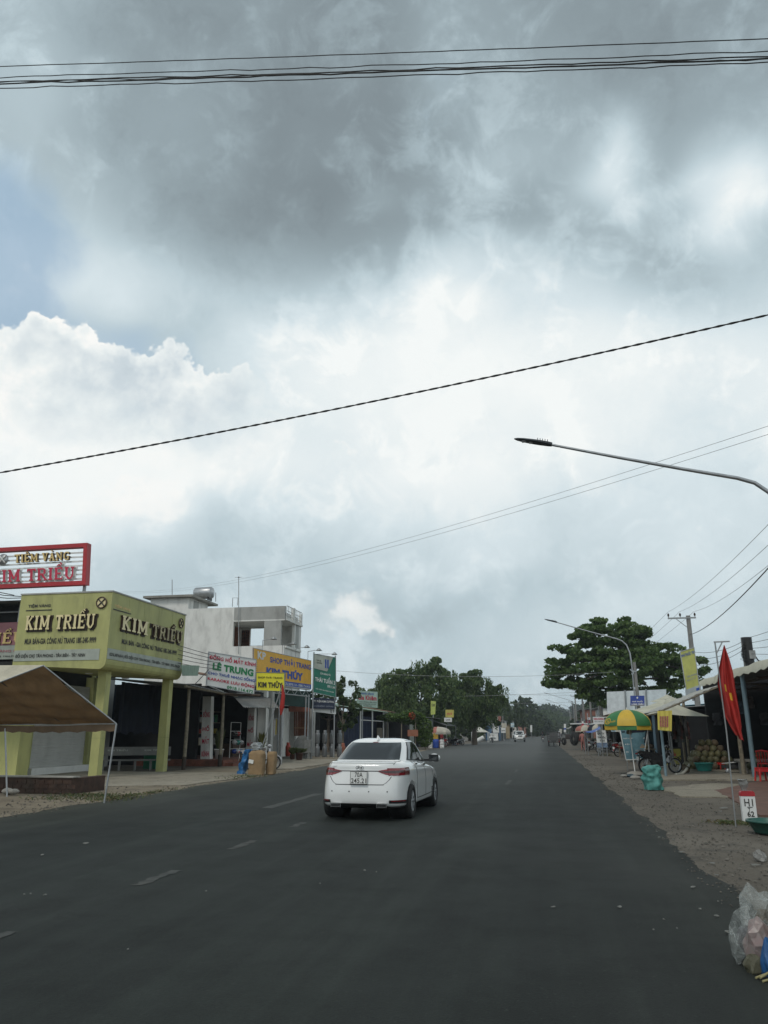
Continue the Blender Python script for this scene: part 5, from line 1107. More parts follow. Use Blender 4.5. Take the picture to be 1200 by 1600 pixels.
for i in range(4):
    for j in range(2):
        gas((-14.2+.0*i+.50*(i-1.5), 52.2+.05*i, .0+j*.87), gr, '%s from the slab in the %s row of grey gas cylinders' % (ord_[i], ('lower','upper')[j]), 'stacked grey gas cylinders')
rg = mat('gas_cylinder_red', (.42,.05,.025), .4, grime=.3)
p_ = at(450,1172,Y=49.8); gas((p_.x,49.8,.1), rg, 'upper of two red gas cylinders beside the orange sign post'); 
p_ = at(536,1176,Y=55); gas((p_.x,55,0), mat('gas_cylinder_rusty', (.30,.09,.05), .6, grime=.4), 'rusty gas cylinder alone beyond the grey ones')
potted((-13.9,44.8,.02), 'dark bonsai in a reddish tray pot under the yellow sign', .35, mat('clay_pot', (.10,.045,.035), .8), .22, spread=.5, n_=260, seed=8)
potted((-14.7,46.0,.02), 'small shrub in clay pot behind the dark bonsai', .5, MATS['clay_pot'], .16, spread=.3, n_=120, seed=9)
# ---- white three storey house behind
T = thing('house', 'white three storey house with open corner loggia and roof terrace', 'house', (-22,55,0)); pw = M['plaster_white']
Yh = 52.0; X0 = at(236,933,Y=Yh).x; X1 = -17.5; zr = 10.25
oa, ob, oc_ = at(365,973,Y=Yh), at(413,973,Y=Yh), at(365,1010,Y=Yh)
zo1, zo0 = 9.25, oc_.z; xo0, xo1 = oa.x, ob.x; Yb = 55.75
m = MB(); m.b2((X0,Yh,0),(X1,Yh+.2,zo0),pw); m.b2((X0,Yh,zo0),(xo0,Yh+.2,zr),pw); m.b2((xo0,Yh,zo1),(X1,Yh+.2,zr),M['plaster_grey']); m.b2((xo1,Yh,zo0),(X1-.25,Yh+.2,zo1),M['plaster_grey'])
m.b2((xo0-.2,Yh-.01,zo1-.03),(X1,Yh,zo1+.05), M['plaster_white']); m.build('side_wall', T)
for a, b_ in (((X1-.2,Yh+.2,0),(X1,Yb,zo0-.14)),((X1-.2,Yb-1.4,zo0),(X1,Yb,zo1)),((X1-.2,Yh+.2,zo1+.12),(X1,Yb,zo1+.3)),((X0,Yb,0),(X0+.2,Yh+.2,zr-.5))): m = MB(); m.b2(a, b_, pw); m.build('wall_panel', T)
m = MB(); m.b2((X0,Yh+.2,zo0-.14),(X1+.12,Yb,zo0),pw); m.b2((X0+.2,Yh+.2,zo1),(X1+.12,Yb+.2,zo1+.12),pw); m.b2((X0,Yh+.2,3.2),(X1,Yb,3.35),pw); m.build('floor_slab', T)
bx0, bx1 = at(391,983,Y=Yb).x, at(415,983,Y=Yb).x; bz0, bz1 = at(391,1009,Y=Yb).z, at(391,982,Y=Yb).z
m = MB(); m.b2((X0,Yb,0),(bx0,Yb+.2,zo1),pw); m.b2((bx1,Yb,0),(X1,Yb+.2,zo1),pw); m.b2((bx0,Yb,0),(bx1,Yb+.2,bz0),pw); m.b2((bx0,Yb,bz1),(bx1,Yb+.2,zo1),pw); m.b2((xo0-1.0,Yh+.2,zo0),(xo0-.8,Yb,zo1),pw); m.build('rear_wall', T)
wa, wb = at(376,985,Y=Yb-.3), at(387,1009,Y=Yb-.3); m = MB()
for i in range(5): x = wa.x+(wb.x-wa.x)*i/4; m.b2((x-.03,Yb-.1,wb.z),(x+.03,Yb-.02,wa.z),M['wood_red'])
for i in range(6): z = wb.z+(wa.z-wb.z)*i/5; m.b2((wa.x,Yb-.1,z-.03),(wb.x,Yb-.02,z+.03),M['wood_red'])
m.b2((wa.x,Yb-.02,wb.z),(wb.x,Yb-.003,wa.z),M['glass']); m.build('lattice_window', T)
m = MB(); da = at(365,980,Y=54.0); m.b2((da.x+.1,54,zo0),(da.x+.5,54.05,da.z),M['wood_red']); m.build('door', T)
m = MB(); cx, cz = X1+.01, zo0+.1; pts = [(cx,Yb-1.15,cz),(cx,Yb-.35,cz)]+[(cx,Yb-.75+.4*math.cos(a),cz+1.5+.4*math.sin(a)) for a in [math.pi*i/8 for i in range(9)]]; m.poly(pts, .04, M['plaster_grey'], (1,0,0)); m.build('arched_panel', T)
m = MB()   # terrace railing
for i in range(11): y = Yh+.2+(Yb-Yh)*i/10; m.tube([(X1+.05,y,zo1+.12),(X1+.05,y,zr+.05)], .03, M['white'], 6)
for z in (zo1+.4,zo1+.7,zr+.05): m.tube([(X1+.05,Yh+.2,z),(X1+.05,Yb,z)], .03, M['white'], 6)
m.b2((X1-.1,Yb-2.1,zo1+.12),(X1+.12,Yb-1.7,zr+.1),pw); m.b2((X1-.1,Yb-.2,zo1+.12),(X1+.12,Yb,zr-.1),pw); m.build('railing', T)
tx1 = at(295,932,Y=Yh).x; m = MB(); m.b2((X0,Yh,zr-.002),(tx1,Yh+3.4,11.1),pw); m.b2((X0+.2,Yh+.2,zo1+.15),(X1-.2,Yb,zr-.35),M['plaster_grey']); m.build('stair_tower', T)
m = MB(); m.b2((X0-.45,Yh-.35,11.1),(tx1+.45,Yh+4.3,11.26),M['concrete']); m.build('tower_roof', T)
m = MB(); m.b2((tx1,Yh+.9,zr),(tx1+.04,Yh+1.7,11.0),M['plaster_grey']); m.build('tower_door', T)
tk = at(318,935,Y=54.5); T = thing('water_tank', 'steel water tank lying on the stair tower of the white house', 'water tank', (tk.x,54.5,11.26))
m = MB(); m.lathe([(.001,-.75),(.40,-.70),(.45,-.62),(.45,.62),(.40,.70),(.001,.75)], (tk.x,54.5,11.85), M['galv'], 22, 'X'); m.build('tank', T)
m = MB()
for x in (-.5,.5): m.b2((tk.x+x-.03,54.1,11.26),(tk.x+x+.03,54.9,11.48),M['dark_metal'])
m.build('stand', T)
for px, pt, pb, lb, cross in ((269,906,932,'thin aerial mast on the stair tower of the white house',0),(373,902,1022,'tall aerial mast standing in front of the white house',1),(337,926,940,'short aerial rod beside the water tank',0)):
    a, b_ = at(px,pt,Y=51.8), at(px,pb,Y=51.8); T = thing('aerial', lb, 'aerial', b_); m = MB(); m.tube([b_, a], .03, M['grey_metal'], 6); m.build('mast', T)
    if cross: m = MB(); m.tube([a+Vector((-.3,0,0)), a+Vector((.3,0,0))], .015, M['grey_metal'], 5); m.ball(a, .06, M['grey_metal']); m.build('crossbar', T)
T = thing('pipe_hoop', 'bent pipe hoop on the roof terrace of the white house', 'pipe', at(363,948,Y=52.5)); a, b_ = at(363,948,Y=52.5), at(371,948,Y=52.5); h = Vector((0,0,.65)); m = MB(); m.tube([a, a+h, b_+h, b_+Vector((0,0,.1))], .025, M['grey_metal'], 6); m.build('pipe', T)
# ---- bookshop and its neighbours
board('shop_sign', 'pale green bookshop sign with red script beside the small tree', 'sign', (at(558,1079,Y=66),at(590,1081,Y=68),at(558,1104,Y=66),at(590,1106,Y=68)), mat('pale_green_board', (.42,.55,.47), .6, grime=.15),
  [('NHÀ SÁCH',.2,.8,.78,.93,BL,.03),('Gia Khiêm',.04,.94,.44,.74,RD,.03),('CUNG CẤP SÁCH GIÁO KHOA',.08,.95,.28,.38,TD),('VĂN PHÒNG PHẨM - ĐỒ CHƠI',.1,.92,.16,.25,TD),('ĐT: 0276.874',.3,.7,.04,.12,TD)], posts=[((-15.1,66.5,0),(-15.1,66.5,3.7))])
T = thing('bookshop', 'open fronted bookshop with pale green eave and white posts hung with dark blue sheets', 'shop', (-17,70,0))
m = MB(); m.corr(Quad((-20,64.0,4.3),(-20,77.6,4.3),(-15.0,64.0,3.5),(-15.0,77.6,3.5)), M['tin_green'], 40, .03); m.build('roof', T)
for x, y in ((-15.2,66.2),(-15.2,71.0),(-15.2,76.2)): m = MB(); m.tube([(x,y,0),(x,y,3.5)], .07, M['white'], 8); m.build('post', T)
m = MB(); m.b2((-21,64,0),(-20.8,78,4.2),M['dark']); m.b2((-21,77.6,0),(-15.4,77.8,3.6),M['dark']); m.build('wall', T)
vs = []; K = 60
for i in range(K+1): y = 64.4+12.8*i/K; x = -16.2+.09*math.sin(i*1.3)+.05*math.sin(i*2.9); vs += [(x,y,.3),(x,y,3.0)]
m = MB(); m.add(vs, [(2*i,2*i+1,2*i+3,2*i+2) for i in range(K)], mat('dark_blue_sheet', (.012,.022,.06), .8, var=.3), True); m.build('hung_sheet', T)
m = MB(); m.tube([(-15.15,66.2,2.6),(-15.15,76.2,2.6)], .04, M['white'], 6); m.build('rail', T)
m = MB(); m.b2((-15.6,75.0,.2),(-15.5,77.2,2.0), mat('tan_door', (.22,.19,.14), .7)); m.build('door', T)
def hut(name, label, x0, x1, y0, y1, h, wall, roof, rise=.8, cat='shop', opening=True, awn=None, gable=False, sign=None, posts=0, side=-1, blind=None, upper=None):
    """shop house; front faces the road; side=-1 for the west row, +1 for the market row"""
    xr = x1 if side < 0 else x0; T = thing(name, label, cat, (xr, (y0+y1)/2, 0)); s_ = -side; m = MB(); t = .15; w_ = y1-y0
    xb = x0 if side < 0 else x1
    m.b2((xb,y0,0),(xr-s_*.001,y0+t,h),wall); m.b2((xb,y1-t,0),(xr,y1,h),wall); m.b2((xb,y0,0),(xb+s_*t,y1,h),wall)
    if opening: m.b2((xr-s_*t,y0+t,2.7),(xr,y1-t,h),wall); m.b2((xr-s_*t,y0+t,0),(xr,y0+t+.12*w_,2.7),wall); m.b2((xr-s_*t,y1-t-.12*w_,0),(xr,y1-t,2.7),wall)
    else: m.b2((xr-s_*t,y0+t,0),(xr,y1-t,h),wall)
    m.build('wall', T)
    m = MB(); e = .35
    if gable:
        xm = (x0+x1)/2; m.poly([(x0-e,y0-e,h),(xm,y0-e,h+rise),(x1+e,y0-e,h)], .05, wall, (0,-1,0))
        m.corr(Quad((x0-e,y0-e,h),(x0-e,y1+e,h),(xm,y0-e,h+rise),(xm,y1+e,h+rise)), roof, int(w_*3), .03); m.corr(Quad((xm,y0-e,h+rise),(xm,y1+e,h+rise),(x1+e,y0-e,h),(x1+e,y1+e,h)), roof, int(w_*3), .03)
    else: m.corr(Quad((xb-s_*e,y0-e,h+rise),(xb-s_*e,y1+e,h+rise),(xr+s_*e*2,y0-e,h+.05),(xr+s_*e*2,y1+e,h+.05)) if side < 0 else Quad((xr+s_*e*2,y0-e,h+.05),(xr+s_*e*2,y1+e,h+.05),(xb-s_*e,y0-e,h+rise),(xb-s_*e,y1+e,h+rise)), roof, int(w_*3), .03)
    m.build('roof', T)
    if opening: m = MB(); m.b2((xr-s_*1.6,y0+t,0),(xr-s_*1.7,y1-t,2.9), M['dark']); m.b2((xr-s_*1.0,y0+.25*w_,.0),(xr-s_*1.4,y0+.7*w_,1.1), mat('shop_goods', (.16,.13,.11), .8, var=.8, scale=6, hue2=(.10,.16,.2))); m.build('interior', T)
    if blind: m = MB(); m.corr(Quad((xr+.03*s_,y0+t+.12*w_,2.6),(xr+.03*s_,y0+.55*w_,2.6),(xr+.03*s_,y0+t+.12*w_,.1),(xr+.03*s_,y0+.55*w_,.1)), blind, 6, .015); m.build('shutter', T)
    if awn:
        m = MB(); m.corr(Quad((xr,y0,2.9),(xr,y1,2.9),(xr+s_*1.7,y0,2.35),(xr+s_*1.7,y1,2.35)) if side < 0 else Quad((xr+s_*1.7,y0,2.35),(xr+s_*1.7,y1,2.35),(xr,y0,2.9),(xr,y1,2.9)), awn, int(w_*3), .02); m.build('awning', T)
        for y in (y0+.1, y1-.1): m = MB(); m.tube([(xr+s_*1.6,y,0),(xr+s_*1.6,y,2.4)], .04, M['grey_metal'], 6); m.build('post', T)
    if upper:
        m = MB()
        for y in (y0+.25*w_, y0+.65*w_): m.b2((xr-.05*s_,y,upper),(xr+.02*s_,y+.9,upper+1.1),M['glass'])
        m.build('window', T)
    if sign:
        mm, tx, tm = sign; q = Quad((xr+s_*.3,y0+.3,h+.1),(xr+s_*.3,y1-.3,h+.1),(xr+s_*.3,y0+.3,2.95),(xr+s_*.3,y1-.3,2.95)) if side < 0 else Quad((xr+s_*.3,y1-.3,h+.1),(xr+s_*.3,y0+.3,h+.1),(xr+s_*.3,y1-.3,2.95),(xr+s_*.3,y0+.3,2.95))
        m = MB(); m.quad(q, .06, mm)
        if tx: m.text(q, tx, .1, .9, .25, .75, tm, .015, .02)
        m.build('signboard', T)
    return T
hut('shop_building', 'low shop with rusty striped tin roof behind the bookshop sign', -22,-16.2,78.2,84,3.6,M['plaster_grey'],M['tin_rust'],1.2)
hut('shop_building', 'dark grey roofed shop behind the leafy arbour', -19,-14.2,84.6,92,3.2,M['dark'],M['tin'],.5, blind=M['paleband'])
hut('shop_building', 'shop with long pale roof edge behind the beige parasol', -18,-12.6,92.6,103,3.1,mat('wall_greyblue', (.20,.22,.22), .8, grime=.3),M['tin'],.6,awn=M['tin'])
# cream awning strip beyond the bookshop
m = MB(); a, b_, c_, d_ = at(607,1115,X=-15.4), at(631,1121,X=-14.6), at(607,1118,X=-14.6), at(631,1122,X=-13.8); m.quad(Quad(a,b_,c_,d_), .08, MATS['cream_sheet']); m.build('awning', loc=a, label='cream sheet awning between the bookshop and the leafy arbour', cat='awning')
# leafy arbour on timber frame
def leafcloud(m, c, rad, n_, size, mt, r_, flat=1.0, hang=0, shell=.5):
    c = Vector(c)
    for _ in range(n_):
        while True:
            v = Vector((r_.uniform(-1,1), r_.uniform(-1,1), r_.uniform(-1,1)))
            if .05 < v.length < 1: break
        v = v.normalized()*(v.length**shell); p_ = c+Vector((v.x*rad[0], v.y*rad[1], v.z*rad[2])); s_ = size*r_.uniform(.6,1.25)
        a = Vector((r_.gauss(0,1), r_.gauss(0,1), r_.gauss(0,1)*(1-flat*.55)-hang)).normalized(); b_ = a.orthogonal().normalized(); b_.rotate(Matrix.Rotation(r_.random()*3.14, 3, a)); k_ = b_*s_*.42
        m.add([p_-a*s_*.5, p_+k_, p_+a*s_*.62, p_-k_*.9], [(0,1,2,3)], mt)
vine = leafmat('vine_leaves', (.035,.075,.015), (.13,.20,.045))
T = thing('leafy_arbour', 'leafy green vine arbour on thin posts with an orange flower cluster', 'arbour', (-12.5,77,0)); r_ = random.Random(5)
m = MB()
for c_, rd_, n_ in (((-14.3,76.5,2.95),(1.7,1.0,.38),1100),((-12.5,76.5,2.9),(1.5,1.1,.62),1300),((-11.4,76.8,2.0),(1.0,1.0,1.0),1100),((-11.2,76.6,1.1),(.8,.9,.9),700),((-12.6,76.6,3.3),(.9,.7,.4),500)): leafcloud(m, c_, rd_, n_, .22, vine, r_)
m.build('foliage', T)
for x, y in ((-13.4,76.0),(-12.0,75.8),(-14.9,76.6),(-11.2,77)): m = MB(); m.tube([(x,y,0),(x+.05,y,2.9)], .05, M['wood_old'], 6); m.build('post', T)
m = MB(); leafcloud(m, at(644,1119,Y=75.6), (.35,.2,.35), 90, .16, leafmat('orange_flowers', (.35,.05,.02), (.55,.12,.04)), r_); m.build('flowers', T)
m = MB(); a = at(637,1142,Y=75.4); m.b2((a.x,75.35,a.z-.5),(a.x+1.0,75.42,a.z+.1), mat('faded_orange_board', (.30,.12,.07), .8)); m.build('board', T)
def parasol(name, label, c, r, zb, zt, mts, valm, n_=8, pole_r=.025, lean=(0,0), val=.18, texts=None, rot=0.0, base=True):
    T = thing(name, label, 'parasol', c); x, y, z = c; tx, ty = x+lean[0], y+lean[1]; apex = Vector((tx, ty, zt))
    for k_, mm in enumerate(dict.fromkeys(mts)):
        m = MB()
        for i in range(n_):
            if mts[i % len(mts)] is not mm: continue
            a0, a1 = rot+2*math.pi*i/n_, rot+2*math.pi*(i+1)/n_; g = []
            for j in range(7):
                f = j/6; rr = r*math.sin(f*math.pi/2*.98); zz_ = zb+(zt-zb)*math.cos(f*math.pi/2)**.9 if f < 1 else zb
                for q_ in range(5): a = a0+(a1-a0)*q_/4; sag = 1-.045*math.sin(math.pi*q_/4)*f; g.append((tx+math.cos(a)*rr*sag, ty+math.sin(a)*rr*sag, zz_))
            for lift in (0, -.008): m.add([(p[0],p[1],p[2]+lift) for p in g], [(j*5+q_, j*5+q_+1, (j+1)*5+q_+1, (j+1)*5+q_) for j in range(6) for q_ in range(4)], mm, True)
        m.build('canopy_panels', T)
    for k_, mm in enumerate(dict.fromkeys(valm)):
        m = MB()
        for i in range(n_):
            if valm[i % len(valm)] is not mm: continue
            a0, a1 = rot+2*math.pi*i/n_, rot+2*math.pi*(i+1)/n_; p0 = Vector((tx+math.cos(a0)*r, ty+math.sin(a0)*r, zb)); p1 = Vector((tx+math.cos(a1)*r, ty+math.sin(a1)*r, zb)); K = 8
            top = [p0+(p1-p0)*(q_/K) for q_ in range(K+1)]; bot = [p_+Vector((0,0,-val+.02*abs(math.sin(q_*1.6)))) for q_, p_ in enumerate(top)]; fs = [(q_, q_+1, K+2+q_, K+1+q_) for q_ in range(K)]; m.add(top+bot, fs, mm)
        m.build('valance', T)
    if texts: texts(T, tx, ty)
    m = MB(); m.tube([(x,y,z),(tx,ty,zt+.08)], pole_r, M['white'], 8); m.build('pole', T)
    m = MB()
    for i in range(n_): a = rot+2*math.pi*i/n_; m.tube([(tx,ty,zb+.0),(tx+math.cos(a)*r*.6,ty+math.sin(a)*r*.6,zb+(zt-zb)*.55)], .008, M['galv'], 4)
    m.build('ribs', T)
    if base: m = MB(); m.lathe([(.001,.12),(.12,.12),(.3,.06),(.32,0)], c, M['concrete'], 16); m.build('base', T)
    return T
pc_, pr_ = mat('parasol_cream', (.50,.46,.38), .8, grime=.2), mat('parasol_faded_red', (.38,.14,.11), .8)
parasol('parasol', 'beige and faded red parasol beyond the leafy arbour', (-10.9,84.3,0), 1.35, 1.55, 2.15, [pc_, pc_, pr_], [pc_], base=False)
T = thing('blue_barrel', 'dark blue barrel carrying a small yellow box under the beige parasol', 'barrel', (-11.0,83.2,0)); m = MB(); m.lathe([(.001,0),(.30,0),(.32,.1),(.30,.35),(.32,.6),(.30,.9),(.001,.9)], (-11.0,83.2,0), M['blue'], 18); m.build('drum', T)
m = MB(); m.box((-11.0,83.2,1.2), (.5,.4,.6), mat('ochre_box', (.48,.30,.04), .6)); m.build('glass_box', loc=(-11.0,83.2,.9), label='ochre yellow box standing on the dark blue barrel', cat='box', bevel=.03)
for i, x in enumerate((-11.55,-10.35)): sack('sack', ('white sack against the arbour side of the blue barrel','white sack against the road side of the blue barrel')[i], 'sack', (x,83.1,0), .2, .2, .85, M['white'], 20+i, group='white sacks by the blue barrel', crumple=.08)
board('shop_sign', 'upright yellow green sign on the shop roof behind the arbour', 'sign', (at(673,1095,Y=88),at(681,1096,Y=88),at(673,1117,Y=88),at(680,1116,Y=88)), mat('lime_board', (.42,.48,.12), .6), [('CAFE',.15,.85,.6,.8,TD)], posts=[((at(677,1116,Y=88.1)),(at(677,1122,Y=88.1)))])
board('shop_sign', 'square yellow sign over a white panel on the pale roofed shop', 'sign', (at(696,1109,Y=94),at(709,1109,Y=94),at(696,1121,Y=94),at(709,1121,Y=94)), mat('mustard_board', (.48,.42,.10), .6), [('PHỞ',.2,.8,.3,.7,RD)])
board('shop_sign', 'white panel below the square yellow sign', 'sign', (at(694,1121.5,Y=94),at(706,1121.5,Y=94),at(694,1128,Y=94),at(706,1128,Y=94)), W_, [('CAFE',.2,.8,.3,.7,TD)])
# clutter in front of these shops: low tables, pots and crates
r_ = random.Random(77); gm = [mat('crate_red', (.25,.05,.04), .7), mat('crate_dark', (.05,.05,.05), .8), mat('crate_wood', (.18,.13,.08), .8), mat('crate_blue', (.03,.06,.2), .6)]
LB = ['faded red','black','plain wooden','dark blue']
for i in range(10):
    k_ = i % 4; x, y = -12.2+r_.uniform(-.8,1.6), 86+i*2.6; T = thing('crate', '%s open crate, number %s from the blue barrel along the verge' % (LB[k_], ['one','two','three','four','five','six','seven','eight','nine','ten'][i]), 'crate', (x,y,0), r_.uniform(-.3,.3), 'crates along the verge'); s_ = r_.uniform(.35,.6)
    m = MB()
    for sx, sy, dx, dy in ((-1,0,.03,1),(1,0,.03,1),(0,-1,1,.03),(0,1,1,.03)):
        for z in (.1,.25,.4): m.box((x+sx*s_*.5,y+sy*s_*.5,z), (dx*s_ if dx == 1 else dx, dy*s_ if dy == 1 else dy, .1), gm[k_])
    m.box((x,y,.03), (s_,s_,.03), gm[k_]); m.build('slatted_box', T)
    m = MB(); m.ball((x,y,.38), s_*.42, mat('produce', (.10,.13,.05), .8, var=.4, scale=5), 10, 6, (1,1,.5), .1, r_); m.build('contents', T)
# ---- the blue and white kiosk, pavilion and small signs before the far trees
T = thing('pavilion', 'small pavilion with white pyramid roof beyond the big trees', 'pavilion', (-9.8,130,0)); m = MB(); ap = (-10.2,130.5,2.5); cs = [(-11.3,129.2,1.6),(-8.7,129.2,1.6),(-8.7,132,1.6),(-11.3,132,1.6)]
m.add([ap]+cs, [(0,1,2),(0,2,3),(0,3,4),(0,4,1)], M['offwhite']); m.build('roof', T)
for c_ in cs: m = MB(); m.tube([(c_[0]*.995,c_[1],0),(c_[0]*.995,c_[1],1.65)], .06, M['white'], 6); m.build('post', T)
T = thing('drum', 'white drum tipped over at the verge beside the pavilion', 'drum', (-9.2,121,.3)); m = MB(); Mx = Matrix.Rotation(R(62), 3, 'Y'); m.lathe([(.001,-.65),(.3,-.65),(.32,-.5),(.32,.5),(.3,.65),(.001,.65)], (-9.3,121,.55), M['white'], 16, M=Mx); m.build('shell', T)
T = thing('kiosk', 'small kiosk with blue side panels, white front and flat white roof', 'kiosk', (-8.8,150,0)); kb = mat('kiosk_blue', (.07,.16,.28), .6, grime=.2)
m = MB(); m.b2((-10.4,149,.2),(-9.0,149.1,2.9),kb); m.b2((-9.0,148.9,1.5),(-7.9,149.05,3.0),M['white']); m.b2((-9.6,148.8,.1),(-8.1,148.9,1.4),M['white']); m.b2((-10.4,149.1,.1),(-10.3,153,2.9),kb); m.b2((-7.95,149.1,.1),(-7.85,153,2.9),kb); m.b2((-10.4,153,.1),(-7.9,153.1,2.9),kb); m.build('wall', T)
m = MB(); m.b2((-10.9,148.6,3.0),(-7.5,153.4,3.15),M['white']); m.build('roof', T); m = MB(); m.b2((-8.95,148.97,1.45),(-8.75,149.2,3.0),M['grey_metal']); m.build('door_post', T)
def signpost(label, px0, px1, pt, pb, Y, mm, txt=None, tm=None, post=True):
    T, q = board('road_sign', label, 'sign', (at(px0,pt,Y=Y),at(px1,pt,Y=Y),at(px0,pb,Y=Y),at(px1,pb,Y=Y)), mm, [(txt,.12,.88,.3,.7,tm or TD)] if txt else [])
    if post: p_ = q(.5,0,-.08); m = MB(); m.tube([(p_.x,p_.y,0),(p_.x,p_.y,p_.z+.2)], .05, M['grey_metal'], 6); m.build('post', T)
signpost('brownish red upright sign above the kiosk roof', 778,783,1119,1132,152, mat('rust_board', (.25,.10,.08), .7)); signpost('off white board joined to the rust coloured one above the kiosk', 774.5,778,1119.5,1131,151.5, M['offwhite'])
signpost('cream board standing beside the kiosk', 784,791,1130,1137,146, MATS['parasol_cream']); signpost('white board with two dark patches beside the kiosk', 783,790,1137.5,1145,145, W_, 'BÁN', TD)
signpost('square pale blue sign on a post beyond the kiosk', 798,803.5,1129.5,1136,150, mat('pale_blue_board', (.38,.52,.58), .6), 'P', W_)
signpost('narrow white upright sign beyond the oncoming car', 828.5,831.5,1133,1144,190, W_)
for i, (x0, x1, y0, y1, h, wl, rf, lb, kw) in enumerate([
  (-16,-9.5,156,164,3.0,M['plaster_grey'],M['tin'],'grey shop with tin awning just past the kiosk',dict(awn=M['tin'])),
  (-17,-9.8,168,178,3.6,M['plaster_white'],M['tin_rust'],'white shop with rusty roof in the far row past the kiosk',dict(awn=M['offwhite'])),
  (-17,-9.6,181,190,2.8,mat('wall_blueish', (.12,.2,.26), .8, grime=.2),M['tin'],'bluish low shop in the far row past the kiosk',dict()),
  (-17,-10,194,206,4.2,MATS['wall_greyblue'],M['tin'],'taller grey blue shop in the far row past the kiosk',dict(sign=(W_,None,None))),
  (-18,-10,212,226,3.4,mat('wall_ochre', (.33,.26,.16), .8, grime=.2),M['tin_rust'],'ochre shop in the far row under the tall dark tree',dict(awn=MATS['parasol_cream'])),
  (-18,-10,232,250,4.6,M['plaster_white'],M['tin'],'long white shop in the far row under the tall dark tree',dict(sign=(M['redletter'],None,None))),
  (-18,-10,258,280,3.6,mat('wall_salmon', (.36,.19,.15), .8, grime=.2),M['tin_rust'],'salmon coloured shop, the most distant of the kiosk side row',dict(awn=M['tin']))]):
    hut('shop_building', lb, x0+bend(y0), x1+bend(y0), y0, y1, h, wl, rf, .7, **kw)

# ================================================================== MARKET SIDE
cream = mat('cream_tarp', (.50,.48,.38), .75, var=.08, scale=1.2, grime=.2)
# ---- large market stall with coconuts, dark inside
T = thing('market_stall', 'large open market stall with scalloped cream eave and pale blue front post', 'stall', (8.6,33,0))
zs = lambda y: 3.62+.0*(y-27)
m = MB(); K = 60; top = []; bot = []
for i in range(K+1):
    y = 19+20*i/K; zt = 3.90+.03*math.sin(i*.7); top.append(Vector((7.32,y,zt))); bot.append(Vector((7.24,y,3.60+.035*math.sin(i*1.9)+.02*math.sin(i*.6))))
bk = [p_+Vector((1.4,0,.28)) for p_ in top]
m.add(top+bot+bk, [(i, i+1, K+2+i, K+1+i) for i in range(K)]+[(2*K+2+i, 2*K+3+i, i+1, i) for i in range(K)], cream, True); m.build('eave', T)
m = MB(); m.poly([(7.5,19,3.75),(17,19,4.6),(17,39.2,4.6),(7.5,39.2,3.75)], .05, M['tin']); m.build('roof', T)
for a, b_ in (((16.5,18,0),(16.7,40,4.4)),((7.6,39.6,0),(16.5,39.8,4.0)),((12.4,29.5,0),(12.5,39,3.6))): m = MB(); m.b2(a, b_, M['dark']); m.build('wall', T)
pb = mat('pale_blue_paint', (.17,.25,.29), .5, var=.08, grime=.2)
m = MB(); m.tube([(7.42,31.3,0),(7.42,31.3,3.65)], .085, pb, 12); m.build('post', T, label='pale blue front post')
p_ = at(1163,1212,Z=0); m = MB(); m.tube([(p_.x,p_.y,0),(p_.x-.02,p_.y,1.9),(p_.x,p_.y,3.6)], [.085,.075,.07], M['wood_old'], 10); m.build('post', T, label='weathered timber post')
for px, py in ((1128,1190),(1124,1195),(1078,1192)): p_ = at(px,py,Z=0); m = MB(); m.tube([(p_.x,p_.y,0),(p_.x,p_.y,3.5)], .06, M['wood_dark'], 8); m.build('post', T)
m = MB()
for x in (8.2,9.6): m.b2((x-.04,24,3.5),(x+.04,39,3.6),M['wood_dark'])
for y in (26,30,34,38): m.b2((7.6,y-.04,3.42),(14,y+.04,3.5),M['wood_dark'])
m.build('rafters', T)
m = MB(); m.b2((9.2,33.0,0),(12,38.6,.5),M['wood_dark']); m.build('platform', T)
bt = M['white']; m = MB(); b_ = at(1158,1082,X=11.0); m.lathe([(.001,0),(.05,-.03),(.07,-.09),(.05,-.14),(.001,-.16)], b_, mat('bulb', (.8,.8,.78), .2), 12); m.tube([b_, (b_.x,b_.y,3.6)], .008, M['black'], 4)
bulbm = bpy.data.materials.new('lit_bulb'); bulbm.use_nodes = True; bb = bulbm.node_tree.nodes['Principled BSDF']; bb.inputs['Emission Color'].default_value = (1,1,.95,1); bb.inputs['Emission Strength'].default_value = 4
m.mats = [bulbm, M['black']]; m.build('bulb', loc=(b_.x,b_.y,b_.z), label='small lit bulb hanging in the dark market stall behind the red flag', cat='lamp')
